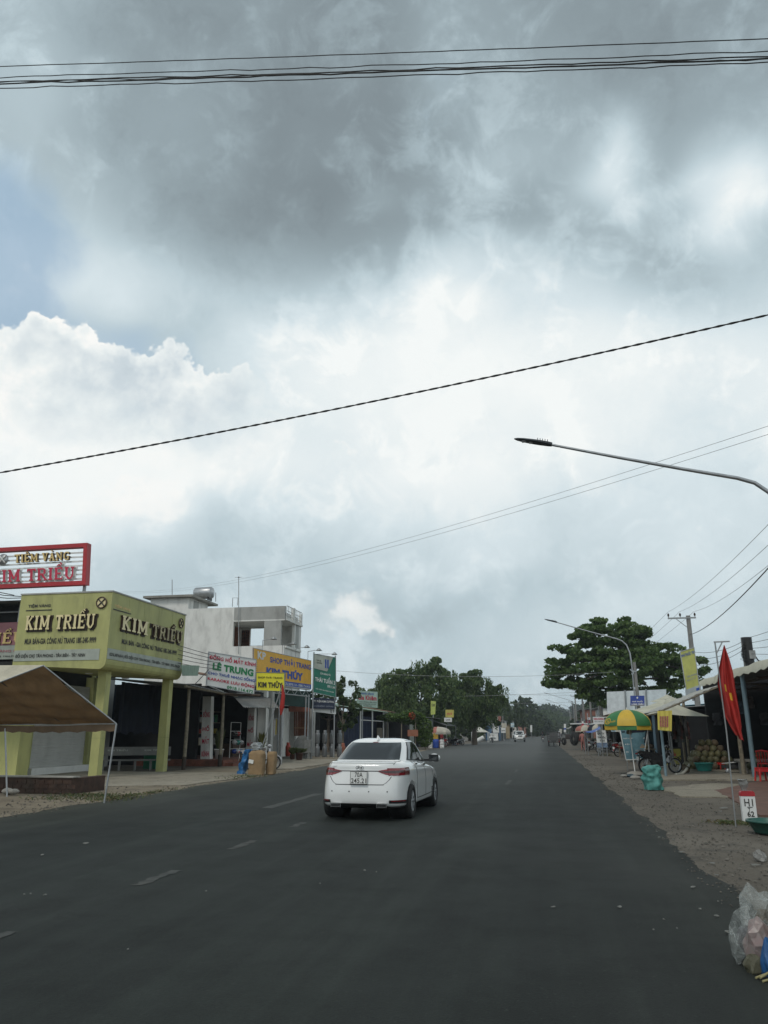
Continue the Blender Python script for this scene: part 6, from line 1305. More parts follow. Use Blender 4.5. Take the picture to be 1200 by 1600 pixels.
# coconuts: each one its own object
cocm = mat('coconut_green', (.10,.11,.035), .6, var=.35, scale=3, hue2=(.16,.145,.07)); cocb = mat('coconut_brown', (.11,.08,.045), .7, var=.3, scale=3)
r_ = random.Random(3); me = None; proto = []
for k_ in range(4):
    m = MB(); nu, nv = 14, 10
    m.ball((0,0,0), .15, cocb if k_ == 3 else cocm, nu, nv, (1,1,1.12)); a = []
    for i, v in enumerate(m.v):
        vv = Vector(v); ang = math.atan2(vv.y, vv.x); f = 1+.045*math.cos(3*ang+k_)-.10*max(0, vv.z/.15-.6); m.v[i] = tuple(vv*f)
    m.lathe([(.001,.175),(.035,.165),(.05,.145)], (0,0,0), M['wood_old'], 8); o = m.build('coconut'); proto.append(o)
cnt = 0
def cocopile(cx, cy, nx, ny, layers, x_, y_, rot, label, group):
    global cnt
    for L_ in range(layers):
        for i in range(nx-L_):
            for j in range(ny-L_):
                src = proto[3 if r_.random() < .15 else r_.randrange(3)]; o = src.copy(); C.objects.link(o)
                u, v = (i-(nx-L_-1)/2)*.29+r_.uniform(-.03,.03), (j-(ny-L_-1)/2)*.29+r_.uniform(-.03,.03); c_, s_ = math.cos(rot), math.sin(rot)
                o.location = (cx+u*c_-v*s_, cy+u*s_+v*c_, .19+L_*.235+r_.uniform(-.01,.02)); o.rotation_euler = (r_.uniform(-.8,.8), r_.uniform(-.8,.8), r_.uniform(0,6.28)); tag(o, label, 'coconut', group); cnt += 1
cocopile(7.2, 37.8, 7, 5, 5, 0, 0, .1, 'green coconut in the big heap behind the teal basin', 'coconuts heaped behind the teal basin')
cocopile(9.4, 37.3, 5, 4, 3, 0, 0, .0, 'green coconut in the lower heap deeper inside the dark stall', 'coconuts in the lower heap')
for o in proto: bpy.data.objects.remove(o)
for i, (px, py) in enumerate(((1068,1203),(1073,1207),(1080,1196))):
    p_ = at(px,py,Z=.05); m = MB(); m.ball((0,0,0), .14, cocb, 12, 8, (1,1,1.1)); o = m.build('coconut'); o.location = (p_.x,p_.y,.15); o.rotation_euler = (.4*i,.3,0); tag(o, ('loose brown coconut nearest the yellow cabinet','loose brown coconut lowest beside the white hose','loose brown coconut resting at the foot of the heap')[i], 'coconut')
def basin(loc, r, h, mm, label, rimlip=.03):
    m = MB(); m.lathe([(.001,0),(r*.72,0),(r,h),(r+rimlip,h),(r+rimlip,h-.03),(r+.005,h-.03),(r*.76,.02)], loc, mm, 28); m.lathe([(.001,.02),(r*.70,.02),(r*.97,h-.005)], loc, mm, 28); return m.build('basin', loc=loc, label=label, cat='basin')
p_ = at(1101,1205,Z=.04); basin((p_.x,p_.y,.045), .36, .33, M['teal'], 'teal plastic basin in front of the coconut heap')
def stool(loc, label, rz=0, s=1.0, group='red plastic stools'):
    T = thing('stool', label, 'stool', loc, rz, group); x, y, z = loc; rp = M['red_plastic']; m = MB(); m.box((x,y,z+.36*s), (.30*s,.30*s,.03), rp, rz); m.build('seat', T)
    for sx in (-1,1):
        for sy in (-1,1):
            m = MB(); c_, s_ = math.cos(rz), math.sin(rz); f = lambda u,v: (x+(u*c_-v*s_)*s, y+(u*s_+v*c_)*s); a, b_ = f(sx*.125,sy*.125), f(sx*.16,sy*.16); m.tube([(a[0],a[1],z+.35*s),(b_[0],b_[1],z)], [.03*s,.026*s], rp, 6); m.build('leg', T)
    m = MB()
    for sx, sy, dx, dy in ((-1,0,.02,.28),(1,0,.02,.28),(0,-1,.28,.02),(0,1,.28,.02)):
        u, v = sx*.14, sy*.14; c_, s_ = math.cos(rz), math.sin(rz); m.box((x+(u*c_-v*s_)*s, y+(u*s_+v*c_)*s, z+.30*s), (dx*s,dy*s,.08*s), rp, rz)
    m.build('skirt', T); return T
p_ = at(1193,1221,Z=.03); stool((p_.x,p_.y,.04), 'red stool on the terracotta paving beside the pale blue post', .2, 1.15)
p_ = at(1127,1203,Z=.03); stool((p_.x,p_.y,.05), 'small red stool beside the teal basin', .5, .75)
def chair(loc, rz, label, mm):
    T = thing('chair', label, 'chair', loc, rz, 'red plastic chairs'); Mx = T.matrix_basis
    P_ = lambda x, y, z: Mx@Vector((x, y, z))
    m = MB(); m.poly([P_(-.22,-.22,.44),P_(.22,-.22,.44),P_(.2,.22,.44),P_(-.2,.22,.44)], .03, mm); m.build('seat', T)
    m = MB()
    for i in range(5): x = -.18+.09*i; m.tube([P_(x,.21,.44),P_(x*1.05,.27,.86)], .016, mm, 6)
    m.tube([P_(-.22,.27,.86),P_(0,.30,.90),P_(.22,.27,.86)], .03, mm, 8); m.build('backrest', T)
    for sx in (-1,1):
        m = MB(); m.tube([P_(sx*.23,.24,.7),P_(sx*.26,0,.66),P_(sx*.25,-.2,.64),P_(sx*.23,-.2,.44)], .018, mm, 6); m.build('armrest', T)
        for y in (-.2,.2): m = MB(); m.tube([P_(sx*.2,y,.44),P_(sx*.24,y*1.15,0)], .02, mm, 6); m.build('leg', T)
    return T
chair((8.15,32.6,.04), R(150), 'red plastic armchair inside the stall behind the pale blue post', M['red_plastic']); chair((8.75,31.6,.04), R(200), 'red plastic armchair next to the red stool, cut by the picture edge', M['red_plastic'])
# low cart with white tubes, table
p_ = at(1150,1208,Z=.03); T = thing('hand_cart', 'low dark hand cart with a pale pole across it on the concrete', 'cart', (p_.x,p_.y,.04)); x, y = p_.x, p_.y
m = MB(); m.b2((x-.45,y-.3,.22),(x+.35,y+.3,.34),M['dark_metal']); m.b2((x-.2,y-.2,.34),(x+.25,y+.2,.48),M['black']); m.build('tray', T); m = MB(); m.tube([(x-.55,y-.3,.40),(x+.55,y-.1,.50)], .02, M['white'], 8); m.build('pole', T)
for sx in (-.35,.3): m = MB(); m.lathe([(.001,-.03),(.10,-.03),(.11,0),(.10,.03),(.001,.03)], (x+sx,y-.32,.11), M['galv'], 14, 'Y'); m.build('wheel', T)
T = thing('table', 'low concrete table behind the weathered post in the market stall', 'table', (8.2,33.6,0)); m = MB(); m.b2((7.4,33.3,.50),(9.0,34.2,.58),M['concrete']); m.build('tabletop', T)
for x in (7.6,8.8): m = MB(); m.b2((x-.1,33.5,0),(x+.1,34.0,.5),M['concrete']); m.build('leg', T)
# things hung and stacked in the dark
r_ = random.Random(12)
for i in range(9):
    x, y = 7.9+i*.5, 38.9-.1*(i % 3); z = 2.2+.25*(i % 4); cc = [(.05,.05,.055),(.10,.08,.06),(.05,.07,.09),(.12,.10,.09)][i % 4]
    sack('hanging_bag', 'dim bundle hung from the stall rafters, number %s from the yellow cabinet' % ['one','two','three','four','five','six','seven','eight','nine'][i], 'bag', (x,y,z-.3), .16, .12, .55, mat('dim_cloth_%d' % (i % 4), cc, .8), 60+i, group='bundles hung inside the market stall', crumple=.08)
# ---- low tin awning with yellow cloth banner
T = thing('awning', 'low pale tin awning on thin poles in front of the coconut stall', 'awning', (5.4,33,0)); tn = mat('pale_tin', (.40,.39,.35), .6, grime=.3, metal=.1)
a, b_ = at(1027,1111,Y=31), at(1121,1071,Y=31); m = MB(); m.quad(Quad(a, b_, a+Vector((0,4.6,0)), b_+Vector((0,4.6,0))), .02, tn)
m = MB(); q = Quad(a+Vector((0,4.4,.0)), b_+Vector((0,4.4,0)), a, b_); m.corr(q, tn, 8, .015, .02); m.build('roof', T)
m = MB(); m.tube([a+Vector((.02,.03,-.05)), b_+Vector((0,.03,-.06))], .03, M['wood_old'], 8); m.tube([a+Vector((.02,4.3,-.05)), b_+Vector((0,4.3,-.06))], .03, M['wood_old'], 8); m.tube([a+Vector((.1,0,-.08)), a+Vector((.1,4.4,-.08))], .03, M['wood_old'], 8); m.build('beam', T)
p1 = at(1037,1180,Y=31.5); m = MB(); m.tube([(p1.x,31.4,0),(p1.x-.02,31.4,2.4)], .055, pb, 10); m.build('post', T)
for px, Y_ in ((1067,40),(1074,39)): p1 = at(px,1150,Y=Y_); m = MB(); m.tube([(p1.x,Y_,0),(p1.x-.03,Y_,2.9)], .06, M['wood_old'], 8); m.build('post', T)
ybn = mat('yellow_banner', (.62,.52,.10), .7, var=.1, grime=.15)
T = thing('cloth_banner', 'yellow cloth banner with red print hanging from the low tin awning', 'banner', (4.5,30.9,0)); q = Quad(at(1027,1111,Y=30.93),at(1050,1110,Y=30.93),at(1028,1140,Y=30.93),at(1049.5,1142,Y=30.93)); m = MB(); nu, nv = 24, 6; vs = []
for j in range(nv+1):
    for i in range(nu+1): u, v = i/nu, j/nv; vs.append(q(u, v-(.035*abs(math.sin(i*1.57)) if j == 0 else 0), .012*math.sin(u*19)))
m.add(vs, [(j*(nu+1)+i, j*(nu+1)+i+1, (j+1)*(nu+1)+i+1, (j+1)*(nu+1)+i) for j in range(nv) for i in range(nu)], ybn, True)
for u in (.15,.31,.47,.63): m.quad(q, .004, mat('banner_red_print', (.36,.13,.10), .7, var=.3, scale=14), u, u+.12, .16+.04*math.sin(u*20), .72, .018)
m.build('cloth', T)
# ---- yellow cabinet
T = thing('cabinet', 'yellow green cabinet with red printed figures at the foot of the awning posts', 'cabinet', (6.3,42,0)); yc = mat('cabinet_yellow', (.42,.38,.08), .5, grime=.2)
q = Quad(at(1043,1169,Y=42),at(1064,1169,Y=42),at(1044,1196,Y=42),at(1066,1195,Y=42)); m = MB(); m.quad(q, .5, yc); m.build('body', T); m = MB(); m.frame(q, .03, .03, M['black'], .01); m.build('edge_trim', T)
m = MB(); m.text(q, 'MÍA', .22, .62, .52, .78, RD, .015, .05); m.text(q, 'SIÊU SẠCH', .15, .7, .3, .44, RD, .015, .03); m.quad(q, .004, TD, .72, .80, .36, .5, .015); m.quad(q, .004, TD, .84, .93, .44, .56, .015); m.build('printed_front', T)
m = MB(); m.b2((q(0,0).x,42.0,q(0,1).z),(q(1,0).x,42.5,q(0,1).z+.04),M['black']); m.build('top', T)
hs = [at(1056,1210,Z=.05),at(1066,1209,Z=.06),at(1072,1203,Z=.2),at(1078,1194,Y=38)]; m = MB(); m.tube([tuple(p_) for p_ in hs], .05, M['offwhite'], 8); m.build('hose', loc=hs[0], label='thick white hose curling up to the coconut heap', cat='hose')
# ---- two tier beige canopies and the small ones behind
def tier(name, label, apex, cor, z2=None, post=True):
    T = thing(name, label, 'canopy', (apex[0],apex[1],0)); m = MB(); A_ = Vector(apex); cs = [Vector(c_) for c_ in cor]; n_ = len(cs); vs = []; N = 8
    for s_ in range(n_):
        p0, p1 = cs[s_], cs[(s_+1) % n_]; g = []
        for j in range(N+1):
            for i in range(N+1):
                f, u = j/N, i/N; p_ = A_*(1-f)+(p0*(1-u)+p1*u)*f; p_.z -= .10*math.sin(math.pi*f)*A_.z*.12+.05*math.sin(math.pi*u)*f; g.append(p_)
        m.add(g, [(j*(N+1)+i, j*(N+1)+i+1, (j+1)*(N+1)+i+1, (j+1)*(N+1)+i) for j in range(N) for i in range(N)], cream, True)
    m.build('fabric', T)
    if post:
        m = MB(); m.tube([(apex[0],apex[1],0), apex], .04, M['grey_metal'], 8); m.build('pole', T)
    return T
a0 = at(1040,1096,Y=38.5)
tier('canopy', 'wide beige fabric canopy above the green and yellow parasol', (a0.x,38.5,at(1035,1093,Y=38.5).z), [tuple(at(974,1113,Y=37)),tuple(at(1030,1114,Y=35.2)),tuple(at(1108,1119,Y=37.5)),tuple(at(1060,1106,Y=42))])
a1 = at(1042,1085,Y=41); tier('canopy', 'small upper beige canopy rising behind the wide one', tuple(a1), [tuple(at(1015,1096,Y=40)),tuple(at(1053,1097,Y=39)),tuple(at(1068,1094,Y=41)),tuple(at(1040,1092,Y=43))])
# ---- green and yellow parasol
pg, py_ = mat('parasol_green', (.035,.17,.055), .6, grime=.15), mat('parasol_yellow', (.60,.39,.04), .6, var=.08, grime=.1)
def ptext(T, tx, ty):
    q = Quad(at(946,1125,Y=31.75),at(963,1118,Y=31.65),at(944,1133,Y=31.75),at(962,1131,Y=31.65)); m = MB(); ring = [q(.3+.22*math.cos(a), .5+.42*math.sin(a), .06) for a in [2*math.pi*i/16 for i in range(17)]]; m.tube(ring, .02, py_, 5); m.text(q, 'A', .18, .42, .22, .78, py_, .06, .03); m.text(q, 'mobi', .52, .98, .2, .5, py_, .06, .03); m.build('printed_mark', T)
u0 = at(993,1211,Z=0)
parasol('parasol', 'green and yellow parasol leaning over the parked black motorbike', (3.42,32.6,.03), .94, 1.84, 2.46, [pg, py_], [py_, pg], 8, .022, (-.12,0), .17, ptext, R(14))
# ---- blue price banner on a leaning frame
T = thing('banner_board', 'leaning pale blue printed banner on a frame under the parasol', 'banner', (3.7,36,0)); bbm = mat('banner_blue', (.10,.24,.31), .6, var=.35, scale=2.2, hue2=(.18,.33,.38)); q = Quad(at(967,1136,Y=36.3),at(1013,1136,Y=36.8),at(978,1188,Y=36.0),at(1006,1186,Y=36.4))
m = MB(); m.quad(q, .03, bbm); m.quad(q, .005, M['navy'], .42, 1, .5, .98, .006); m.text(q, 'TRÀ SỮA', .48, .96, .34, .46, mat('banner_orange', (.5,.26,.08), .6), .012, .03); m.text(q, 'SIM SỐ ĐẸP', .06, .5, .80, .92, M['navy'], .012, .03); m.text(q, 'NẠP CARD - TRẢ GÓP', .08, .92, .62, .68, W_, .012); m.text(q, 'ĐIỆN THOẠI', .1, .6, .44, .5, W_, .012); m.text(q, 'PHỤ KIỆN', .1, .5, .2, .28, W_, .012); m.build('print', T)
m = MB(); m.frame(q, .03, .04, M['white'], .01); m.build('frame', T)
for u in (.06,.9): p_ = q(u,0); m = MB(); m.tube([p_, (p_.x,p_.y,0)], .022, M['grey_metal'], 6); m.build('leg', T)
m = MB(); a = at(1008,1128,Y=35.5); bq = Quad(at(979,1139,Y=33),at(987,1139,Y=33),at(979,1147,Y=33),at(987,1148,Y=33)); m.quad(bq, .02, MATS['tan_door']); m.build('card', loc=bq(.5,.5), label='small brown card clipped below the green and yellow parasol', cat='card')
motorbike('motorbike', 'black motorbike parked side on between the parasol and the yellow cabinet', black_bike, (4.45,33.2,.05), R(-72))
p_ = at(1000,1203,Z=.02); m = MB(); m.lathe([(.001,0),(.2,0),(.24,.28),(.22,.28),(.18,.03)], (p_.x+.2,33.6,.04), M['green'], 18); m.build('bucket', loc=(p_.x+.2,33.6,.04), label='dark green bucket beside the front wheel of the parked black motorbike', cat='bucket')
tealm = mat('teal_sack', (.075,.27,.24), .65, var=.2, scale=5)
def wrinkle(m_): pass
sack('sack', 'tall teal plastic sack standing at the roadside by the parasol', 'sack', (3.03,24.4,.02), .24, .22, .66, tealm, 9, 0, crumple=.10, top=.6, square=2.4)
for i, (px, py, s_) in enumerate(((985,1213,.13),(993,1216,.16),(1002,1216,.12),(975,1213,.1))): p_ = at(px,py,Z=.03); m = MB(); m.ball((p_.x,p_.y,.05), s_, M['concrete'] if i % 2 else MATS['shop_goods'], 8, 6, (1.4,.9,.5), .15, r_); m.build('stone', loc=(p_.x,p_.y,0), label=('second lump of rubble from the asphalt by the parasol pole','pale lump of rubble at the foot of the parasol pole','lump of rubble between the parasol pole and the teal sack','lump of rubble nearest the asphalt by the parasol pole')[i], cat='rubble', group='rubble round the parasol')
# ---- tall yellow sign, billboard, pharmacy sign
T, q = board('shop_sign', 'tall tilted yellow green sign behind the low tin awning', 'sign', (at(1062,1018,Y=36),at(1085,1011,Y=36),at(1072,1080,Y=36),at(1093,1072,Y=36)), mat('tall_sign_yellow', (.45,.46,.13), .5, grime=.2), [('NHÀ THUỐC TÂY',.06,.96,.84,.95,BL,.03),('TÂN PHONG',.2,.95,.30,.36,MATS['muted_letter']),('BÁN SỈ LẺ',.2,.8,.22,.27,MATS['muted_letter'])], frame=M['galv'], fw=.03)
m = MB(); bl_ = mat('sign_foot_panel', (.38,.42,.45), .6, grime=.2); q2 = Quad(at(1071,1078,Y=35.97),at(1094,1070,Y=35.97),at(1072,1090,Y=35.97),at(1096,1080,Y=35.97)); m.quad(q2, .05, bl_); m.quad(q2, .01, BL, .7,.9,.3,.7,.012); m.build('foot_panel', T)
p_ = q(.5,0,-.1); m = MB(); m.tube([(p_.x,p_.y,2.9),(p_.x,p_.y,p_.z+.5)], .06, M['galv'], 8); m.build('post', T)
T, q = board('billboard', 'large blank white billboard behind the beige canopies', 'billboard', (at(948,1081,Y=60),at(1041,1077,Y=60),at(949,1114,Y=60),at(1041,1112,Y=60)), mat('billboard_white', (.66,.69,.70), .5, grime=.1), [], frame=None, t=.12)
for u in (.31,.66): p0, p1 = q(u,1.04,.06), q(u,-.3,.06); m = MB(); m.tube([p0,(p1.x,p1.y,0)], .06, M['grey_metal'], 6); m.build('post', T)
T, q = board('shop_sign', 'blue pharmacy sign fixed to the lamp pole in front of the billboard', 'sign', (at(985,1087,Y=50.0),at(1007,1087,Y=50.0),at(985,1103,Y=50.0),at(1007,1103,Y=50.0)), mat('sign_blue', (.03,.06,.28), .5), [('NHÀ THUỐC',.12,.9,.36,.54,W_,.03),('LONG CHÂU',.08,.94,.08,.28,W_,.04),('+',.42,.56,.68,.9,W_,.04)], bands=[(0,1,0,.03,MATS['mustard_board'])])
# pharmacy counter signs farther along
board('shop_sign', 'white sign with red lettering above the blue tarp', 'sign', (at(926,1120,Y=62),at(944,1120,Y=62),at(927.5,1131.5,Y=62),at(944,1131.5,Y=62)), W_, [('NHA KHOA',.08,.96,.58,.85,RD,.04),('RĂNG HÀM MẶT',.1,.9,.28,.42,TD)], posts=[((at(935,1131,Y=62.1).x,62.1,0),(at(935,1131,Y=62.1).x,62.1,3.2))])
T, q = board('shop_sign', 'upright white pharmacy counter sign behind the blue barrel', 'sign', (at(931,1141,Y=58),at(946,1141,Y=58),at(933,1168,Y=58),at(950,1168,Y=58)), W_, [('QUẦY',.12,.85,.74,.90,TD,.04),('THUỐC',.1,.92,.53,.68,TD,.04),('TÂY',.3,.8,.33,.47,TD,.04)], bands=[(0,1,0,.28,mat('faded_blue_print', (.16,.22,.32), .6, var=.5, scale=9))])
for u in (.1,.9): p_ = q(u,0,-.05); m = MB(); m.tube([(p_.x,p_.y,0),(p_.x,p_.y,p_.z+.3)], .04, M['grey_metal'], 6); m.build('post', T)
T = thing('tarp_awning', 'sagging bright blue tarp stretched between poles beyond the parasol', 'tarp', (4.4,60,0)); m = MB(); c4 = [at(913,1143,Y=63),at(937,1134.5,Y=60),at(939,1138,Y=57),at(917,1144.5,Y=60)]; N = 8; g = []
for j in range(N+1):
    for i in range(N+1): u, v = i/N, j/N; p_ = (c4[0]*(1-u)+c4[1]*u)*(1-v)+(c4[3]*(1-u)+c4[2]*u)*v; p_.z -= .12*math.sin(math.pi*u); g.append(p_)
m.add(g, [(j*(N+1)+i, j*(N+1)+i+1, (j+1)*(N+1)+i+1, (j+1)*(N+1)+i) for j in range(N) for i in range(N)], mat('bright_blue_tarp', (.03,.10,.38), .5, var=.15), True); m.build('sheet', T)
for c_ in (c4[0], c4[2], c4[3]): m = MB(); m.tube([(c_.x,c_.y,0), c_], .03, M['grey_metal'], 6); m.build('pole', T)
T = thing('barrel', 'dark blue plastic barrel with white label beyond the parasol', 'barrel', (5.2,50,0)); p_ = at(951,1171,Z=0); m = MB(); m.lathe([(.001,0),(.29,0),(.31,.08),(.29,.3),(.31,.6),(.29,.88),(.22,.95),(.001,.96)], (p_.x,p_.y,0), mat('barrel_navy', (.015,.03,.10), .4), 20); m.build('drum', T); m = MB(); m.add([(p_.x-.12,p_.y-.315,.45),(p_.x+.10,p_.y-.315,.45),(p_.x+.10,p_.y-.315,.7),(p_.x-.12,p_.y-.315,.7)], [(0,1,2,3)], M['white']); m.build('label_sheet', T)
p_ = at(928,1166,Z=0); sack('sack', 'white sack leaning against the pharmacy counter sign', 'sack', (p_.x,p_.y,0), .2, .15, .8, M['white'], 31, .35, crumple=.08)
p_ = at(944,1168,Z=0); sack('sack', 'low white sack between the pharmacy counter sign and the blue barrel', 'sack', (p_.x,p_.y,0), .28, .2, .45, M['white'], 33, .2, crumple=.1)
T = thing('tarp_cover', 'dark blue tarp thrown over goods beside the navy barrel', 'tarp', (6,50.5,0)); m = MB(); m.ball((6.0,51.2,.0), 1, M['navy'], 18, 10, (.85,.9,.75), .07, r_); m.build('sheet', T)
# ---- row of market side shops receding
huts = [(6.9,15,43,52,2.7,M['dark'],M['tin'],'dim lean-to behind the beige canopies',dict(awn=cream)),
 (7.0,16,53,61,3.0,MATS['wall_blueish'],mat('tin_roof_teal', (.05,.16,.20), .6, grime=.2),'stall with teal blue roof under the billboard',dict()),
 (6.3,16,66,74,2.8,M['dark'],M['tin'],'dark low shop behind the bright blue tarp',dict(awn=M['tin'])),
 (6.6,16,76,86,3.1,M['plaster_grey'],M['tin_rust'],'grey shop below the almond tree',dict(awn=M['offwhite'])),
 (6.7,16,88,100,3.0,MATS['wall_greyblue'],M['tin'],'grey blue shop behind the tractor',dict(awn=M['tin'])),
 (7.6,16,108,118,4.6,M['plaster_white'],M['tin'],'taller white shop just past the tractor',dict(upper=3.2)),
 (7.2,16,121,133,3.4,MATS['wall_salmon'],M['tin_rust'],'salmon shop with brick upper edge past the tractor',dict(awn=M['offwhite'],sign=(M['redletter'],None,None))),
 (7.0,16,137,152,5.2,mat('wall_brick', (.26,.12,.09), .9, var=.2, grime=.2),M['tin'],'tall brick coloured house in the market row',dict(upper=3.4)),
 (7.0,16,156,172,3.6,M['plaster_white'],M['tin'],'white shop with blue board in the market row',dict(sign=(M['blue'],None,None))),
 (6.8,16,178,196,4.4,MATS['wall_ochre'],M['tin_rust'],'ochre shop in the market row',dict(awn=M['offwhite'])),
 (6.6,16,202,224,3.8,M['plaster_white'],M['tin'],'long white shop, second last of the market row',dict(sign=(M['white'],None,None))),
 (6.4,16,232,262,4.8,M['plaster_grey'],M['tin'],'grey shop closing the market row in the distance',dict())]
for x0,x1,y0,y1,h,wl,rf,lb,kw in huts: hut('shop_building', lb, x0+bend(y0), x1+bend(y0), y0, y1, h, wl, rf, .7, side=1, **kw)
board('shop_sign', 'white upright sign with red band among the far market poles', 'sign', (at(909,1127,Y=95),at(912,1127,Y=95),at(909,1145,Y=95),at(912,1145,Y=95)), W_, [], bands=[(0,1,.6,.8,RD)], posts=[((at(910.5,1145,Y=95).x,95.1,0),(at(910.5,1145,Y=95).x,95.1,3.2))])
board('shop_sign', 'small white square sign among the far market poles', 'sign', (at(918,1121,Y=90),at(922.5,1121,Y=90),at(918,1124.5,Y=90),at(922.5,1124.5,Y=90)), W_, [('P',.3,.7,.2,.8,BL)], posts=[((at(920,1145,Y=90).x,90.1,0),(at(920,1145,Y=90).x,90.1,3.6))])
board('shop_sign', 'pale sign on the verge in front of the tractor', 'sign', (at(881,1131,Y=128),at(884.5,1131,Y=128),at(881,1144,Y=128),at(884.5,1144,Y=128)), W_, [], bands=[(0,1,.3,.5,BL)], posts=[((at(883,1145,Y=128).x,128.1,0),(at(883,1145,Y=128).x,128.1,2.5))])
board('shop_sign', 'cream sign on the verge far beyond the tractor', 'sign', (at(874,1139,Y=160),at(878,1139,Y=160),at(874,1146,Y=160),at(878,1146,Y=160)), M['offwhite'], [], posts=[((at(876,1145,Y=160).x,160.1,0),(at(876,1145,Y=160).x,160.1,2.0))])
# ---- more of the street's bustle: goods in the stall, parked motorbikes and passers-by
r_ = random.Random(40)
cn = [('brown',(.10,.065,.04)),('faded green',(.05,.09,.05)),('dull red',(.14,.03,.025)),('grey',(.11,.11,.105)),('straw coloured',(.20,.16,.08))]
for i in range(15):
    nm, c_ = cn[i % 5]; row = i//5; x, y = 9.0+.62*(i % 5)+r_.uniform(-.06,.06), 30.2+1.9*row; z = (.04 if row == 0 else .04); T = thing('crate', '%s produce crate in the %s row of crates inside the market stall' % (nm, ['front','middle','rear'][row]), 'crate', (x,y,z), group='produce crates in the stall'); mm = mat('crate_'+nm.replace(' ','_'), c_, .8, grime=.2); h = r_.uniform(.3,.7)
    m = MB()
    for k_ in range(3): zz = z+.03+h*k_/3; m.b2((x-.26,y-.2,zz),(x+.26,y-.18,zz+h/3-.05),mm); m.b2((x-.26,y+.18,zz),(x+.26,y+.2,zz+h/3-.05),mm); m.b2((x-.26,y-.178,zz),(x-.24,y+.178,zz+h/3-.05),mm); m.b2((x+.24,y-.178,zz),(x+.26,y+.178,zz+h/3-.05),mm)
    m.b2((x-.25,y-.17,z),(x+.25,y+.17,z+.02),mm); m.build('slatted_box', T); m = MB(); m.ball((x,y,z+h-.08), .22, MATS['produce'] if 'produce' in MATS else cocm, 10, 6, (1.05,.75,.6), .1, r_); m.build('contents', T)
for i in range(8):
    p_ = at(1048+i*3.6, 1122+5*(i % 3), Y=36.5+.2*(i % 3)); sack('hanging_bag', '%s dark bundle from the yellow cloth banner hung under the low tin awning' % ['first','second','third','fourth','fifth','sixth','seventh','eighth'][i], 'bag', (p_.x,p_.y,p_.z-.75), .07, .06, .72, mat('hung_goods_%d' % (i % 3), [(.03,.03,.03),(.09,.035,.03),(.05,.06,.05)][i % 3], .7), 80+i, group='bundles hung under the tin awning', crumple=.05)
bikes = [o for o in bpy.data.objects if o.type == 'EMPTY' and o.name.startswith('motorbike')]
src = {b_['label']: b_ for b_ in bikes}; bl = [b_ for b_ in bikes if 'woman' in b_['label']][0]; rd_ = [b_ for b_ in bikes if 'red' in b_['label']][0]; wh_ = [b_ for b_ in bikes if 'silver' in b_['label']][0]
for i, (s_, x, y, a, l_) in enumerate(((rd_,5.4,56.5,-60,'red motorbike parked side on by the pharmacy counter sign'),(bl,4.9,66,-80,'black motorbike parked beneath the bright blue tarp'),(wh_,5.0,79,-70,'silver motorbike parked before the grey shop under the almond tree'),(bl,4.6,84,-60,'black motorbike parked next to a silver one under the almond tree'),(rd_,5.0,118,-75,'red motorbike parked beyond the tractor'),
    (bl,5.4,124,-60,'black motorbike parked outside the salmon shop of the market row'),(wh_,-12.6,67.5,70,'silver motorbike parked in front of the bookshop'),(bl,-12.9,72.5,60,'black motorbike parked in front of the bookshop'),(rd_,-11.3,89,75,'red motorbike parked past the blue barrel'),(bl,-10.9,97,60,'black motorbike parked under the huge drooping tree'),(wh_,-10.6,101,75,'silver motorbike parked under the huge drooping tree'),(rd_,-9.6,158,70,'red motorbike by the grey shop past the kiosk'))): dup(s_, (x,y,.02), R(a), label=l_, group='motorbikes parked along the street')
def stander(label, loc, rz, sh, lg, hat=None, sit=False):
    J = {'pelvis':(0,0,.93),'waist':(0,.01,1.08),'chest':(0,.02,1.28),'neck':(0,.03,1.44),'head0':(0,.03,1.50),'head1':(0,.05,1.57),'head2':(0,.05,1.65),'_f':(0,1,0)}
    for s_, g in (('l',-1),('r',1)): J.update({s_+'sh':(g*.18,.02,1.36),s_+'el':(g*.25,-.01,1.11),s_+'wr':(g*.25,.08,.89),s_+'ha':(g*.25,.12,.82),s_+'hip':(g*.09,0,.88),s_+'kn':(g*.11,.03+.06*g,.5),s_+'an':(g*.12,-.02+.10*g,.09),s_+'toe':(g*.13,.12+.10*g,.045)})
    p_ = person(label, J, cols(sh, lg)); p_.location = loc; p_.rotation_euler = (0,0,R(rz)); return p_
stander('person in white shirt standing by the shop beneath the almond tree', (6.2,81,.01), 200, mat('shirt_white', (.55,.55,.53), .9), MATS['trousers_dark'])
stander('person in blue shirt standing near the pharmacy counter sign', (6.6,57.5,.01), 150, mat('shirt_blue', (.05,.10,.28), .9), MATS['trousers_dark'])
stander('person in red shirt beside the crates along the verge', (-11.6,93,.01), -120, mat('shirt_red', (.32,.04,.04), .9), MATS['trousers_dark'])
stander('person in dark shirt walking beyond the tractor', (4.6,112,.01), 10, mat('shirt_dark', (.05,.05,.06), .9), mat('trousers_tan', (.2,.16,.11), .9))
for i, (x, y, c1, c2, l_) in enumerate(((4.9,70.5,M['navy'],MATS['parasol_cream'],'faded navy and cream parasol before the dark low shop'),(4.6,90,MATS['parasol_faded_red'],MATS['parasol_cream'],'faded red and cream parasol on the market verge behind the tractor'),(5.0,47.5,MATS['pale_blue_board'],M['offwhite'],'small pale blue and white parasol beside the navy barrel'))): parasol('parasol', l_, (x,y,.02), 1.15, 1.75, 2.35, [c1,c2], [c2,c1], 8, .022, (0,0), .14, None, .3*i)
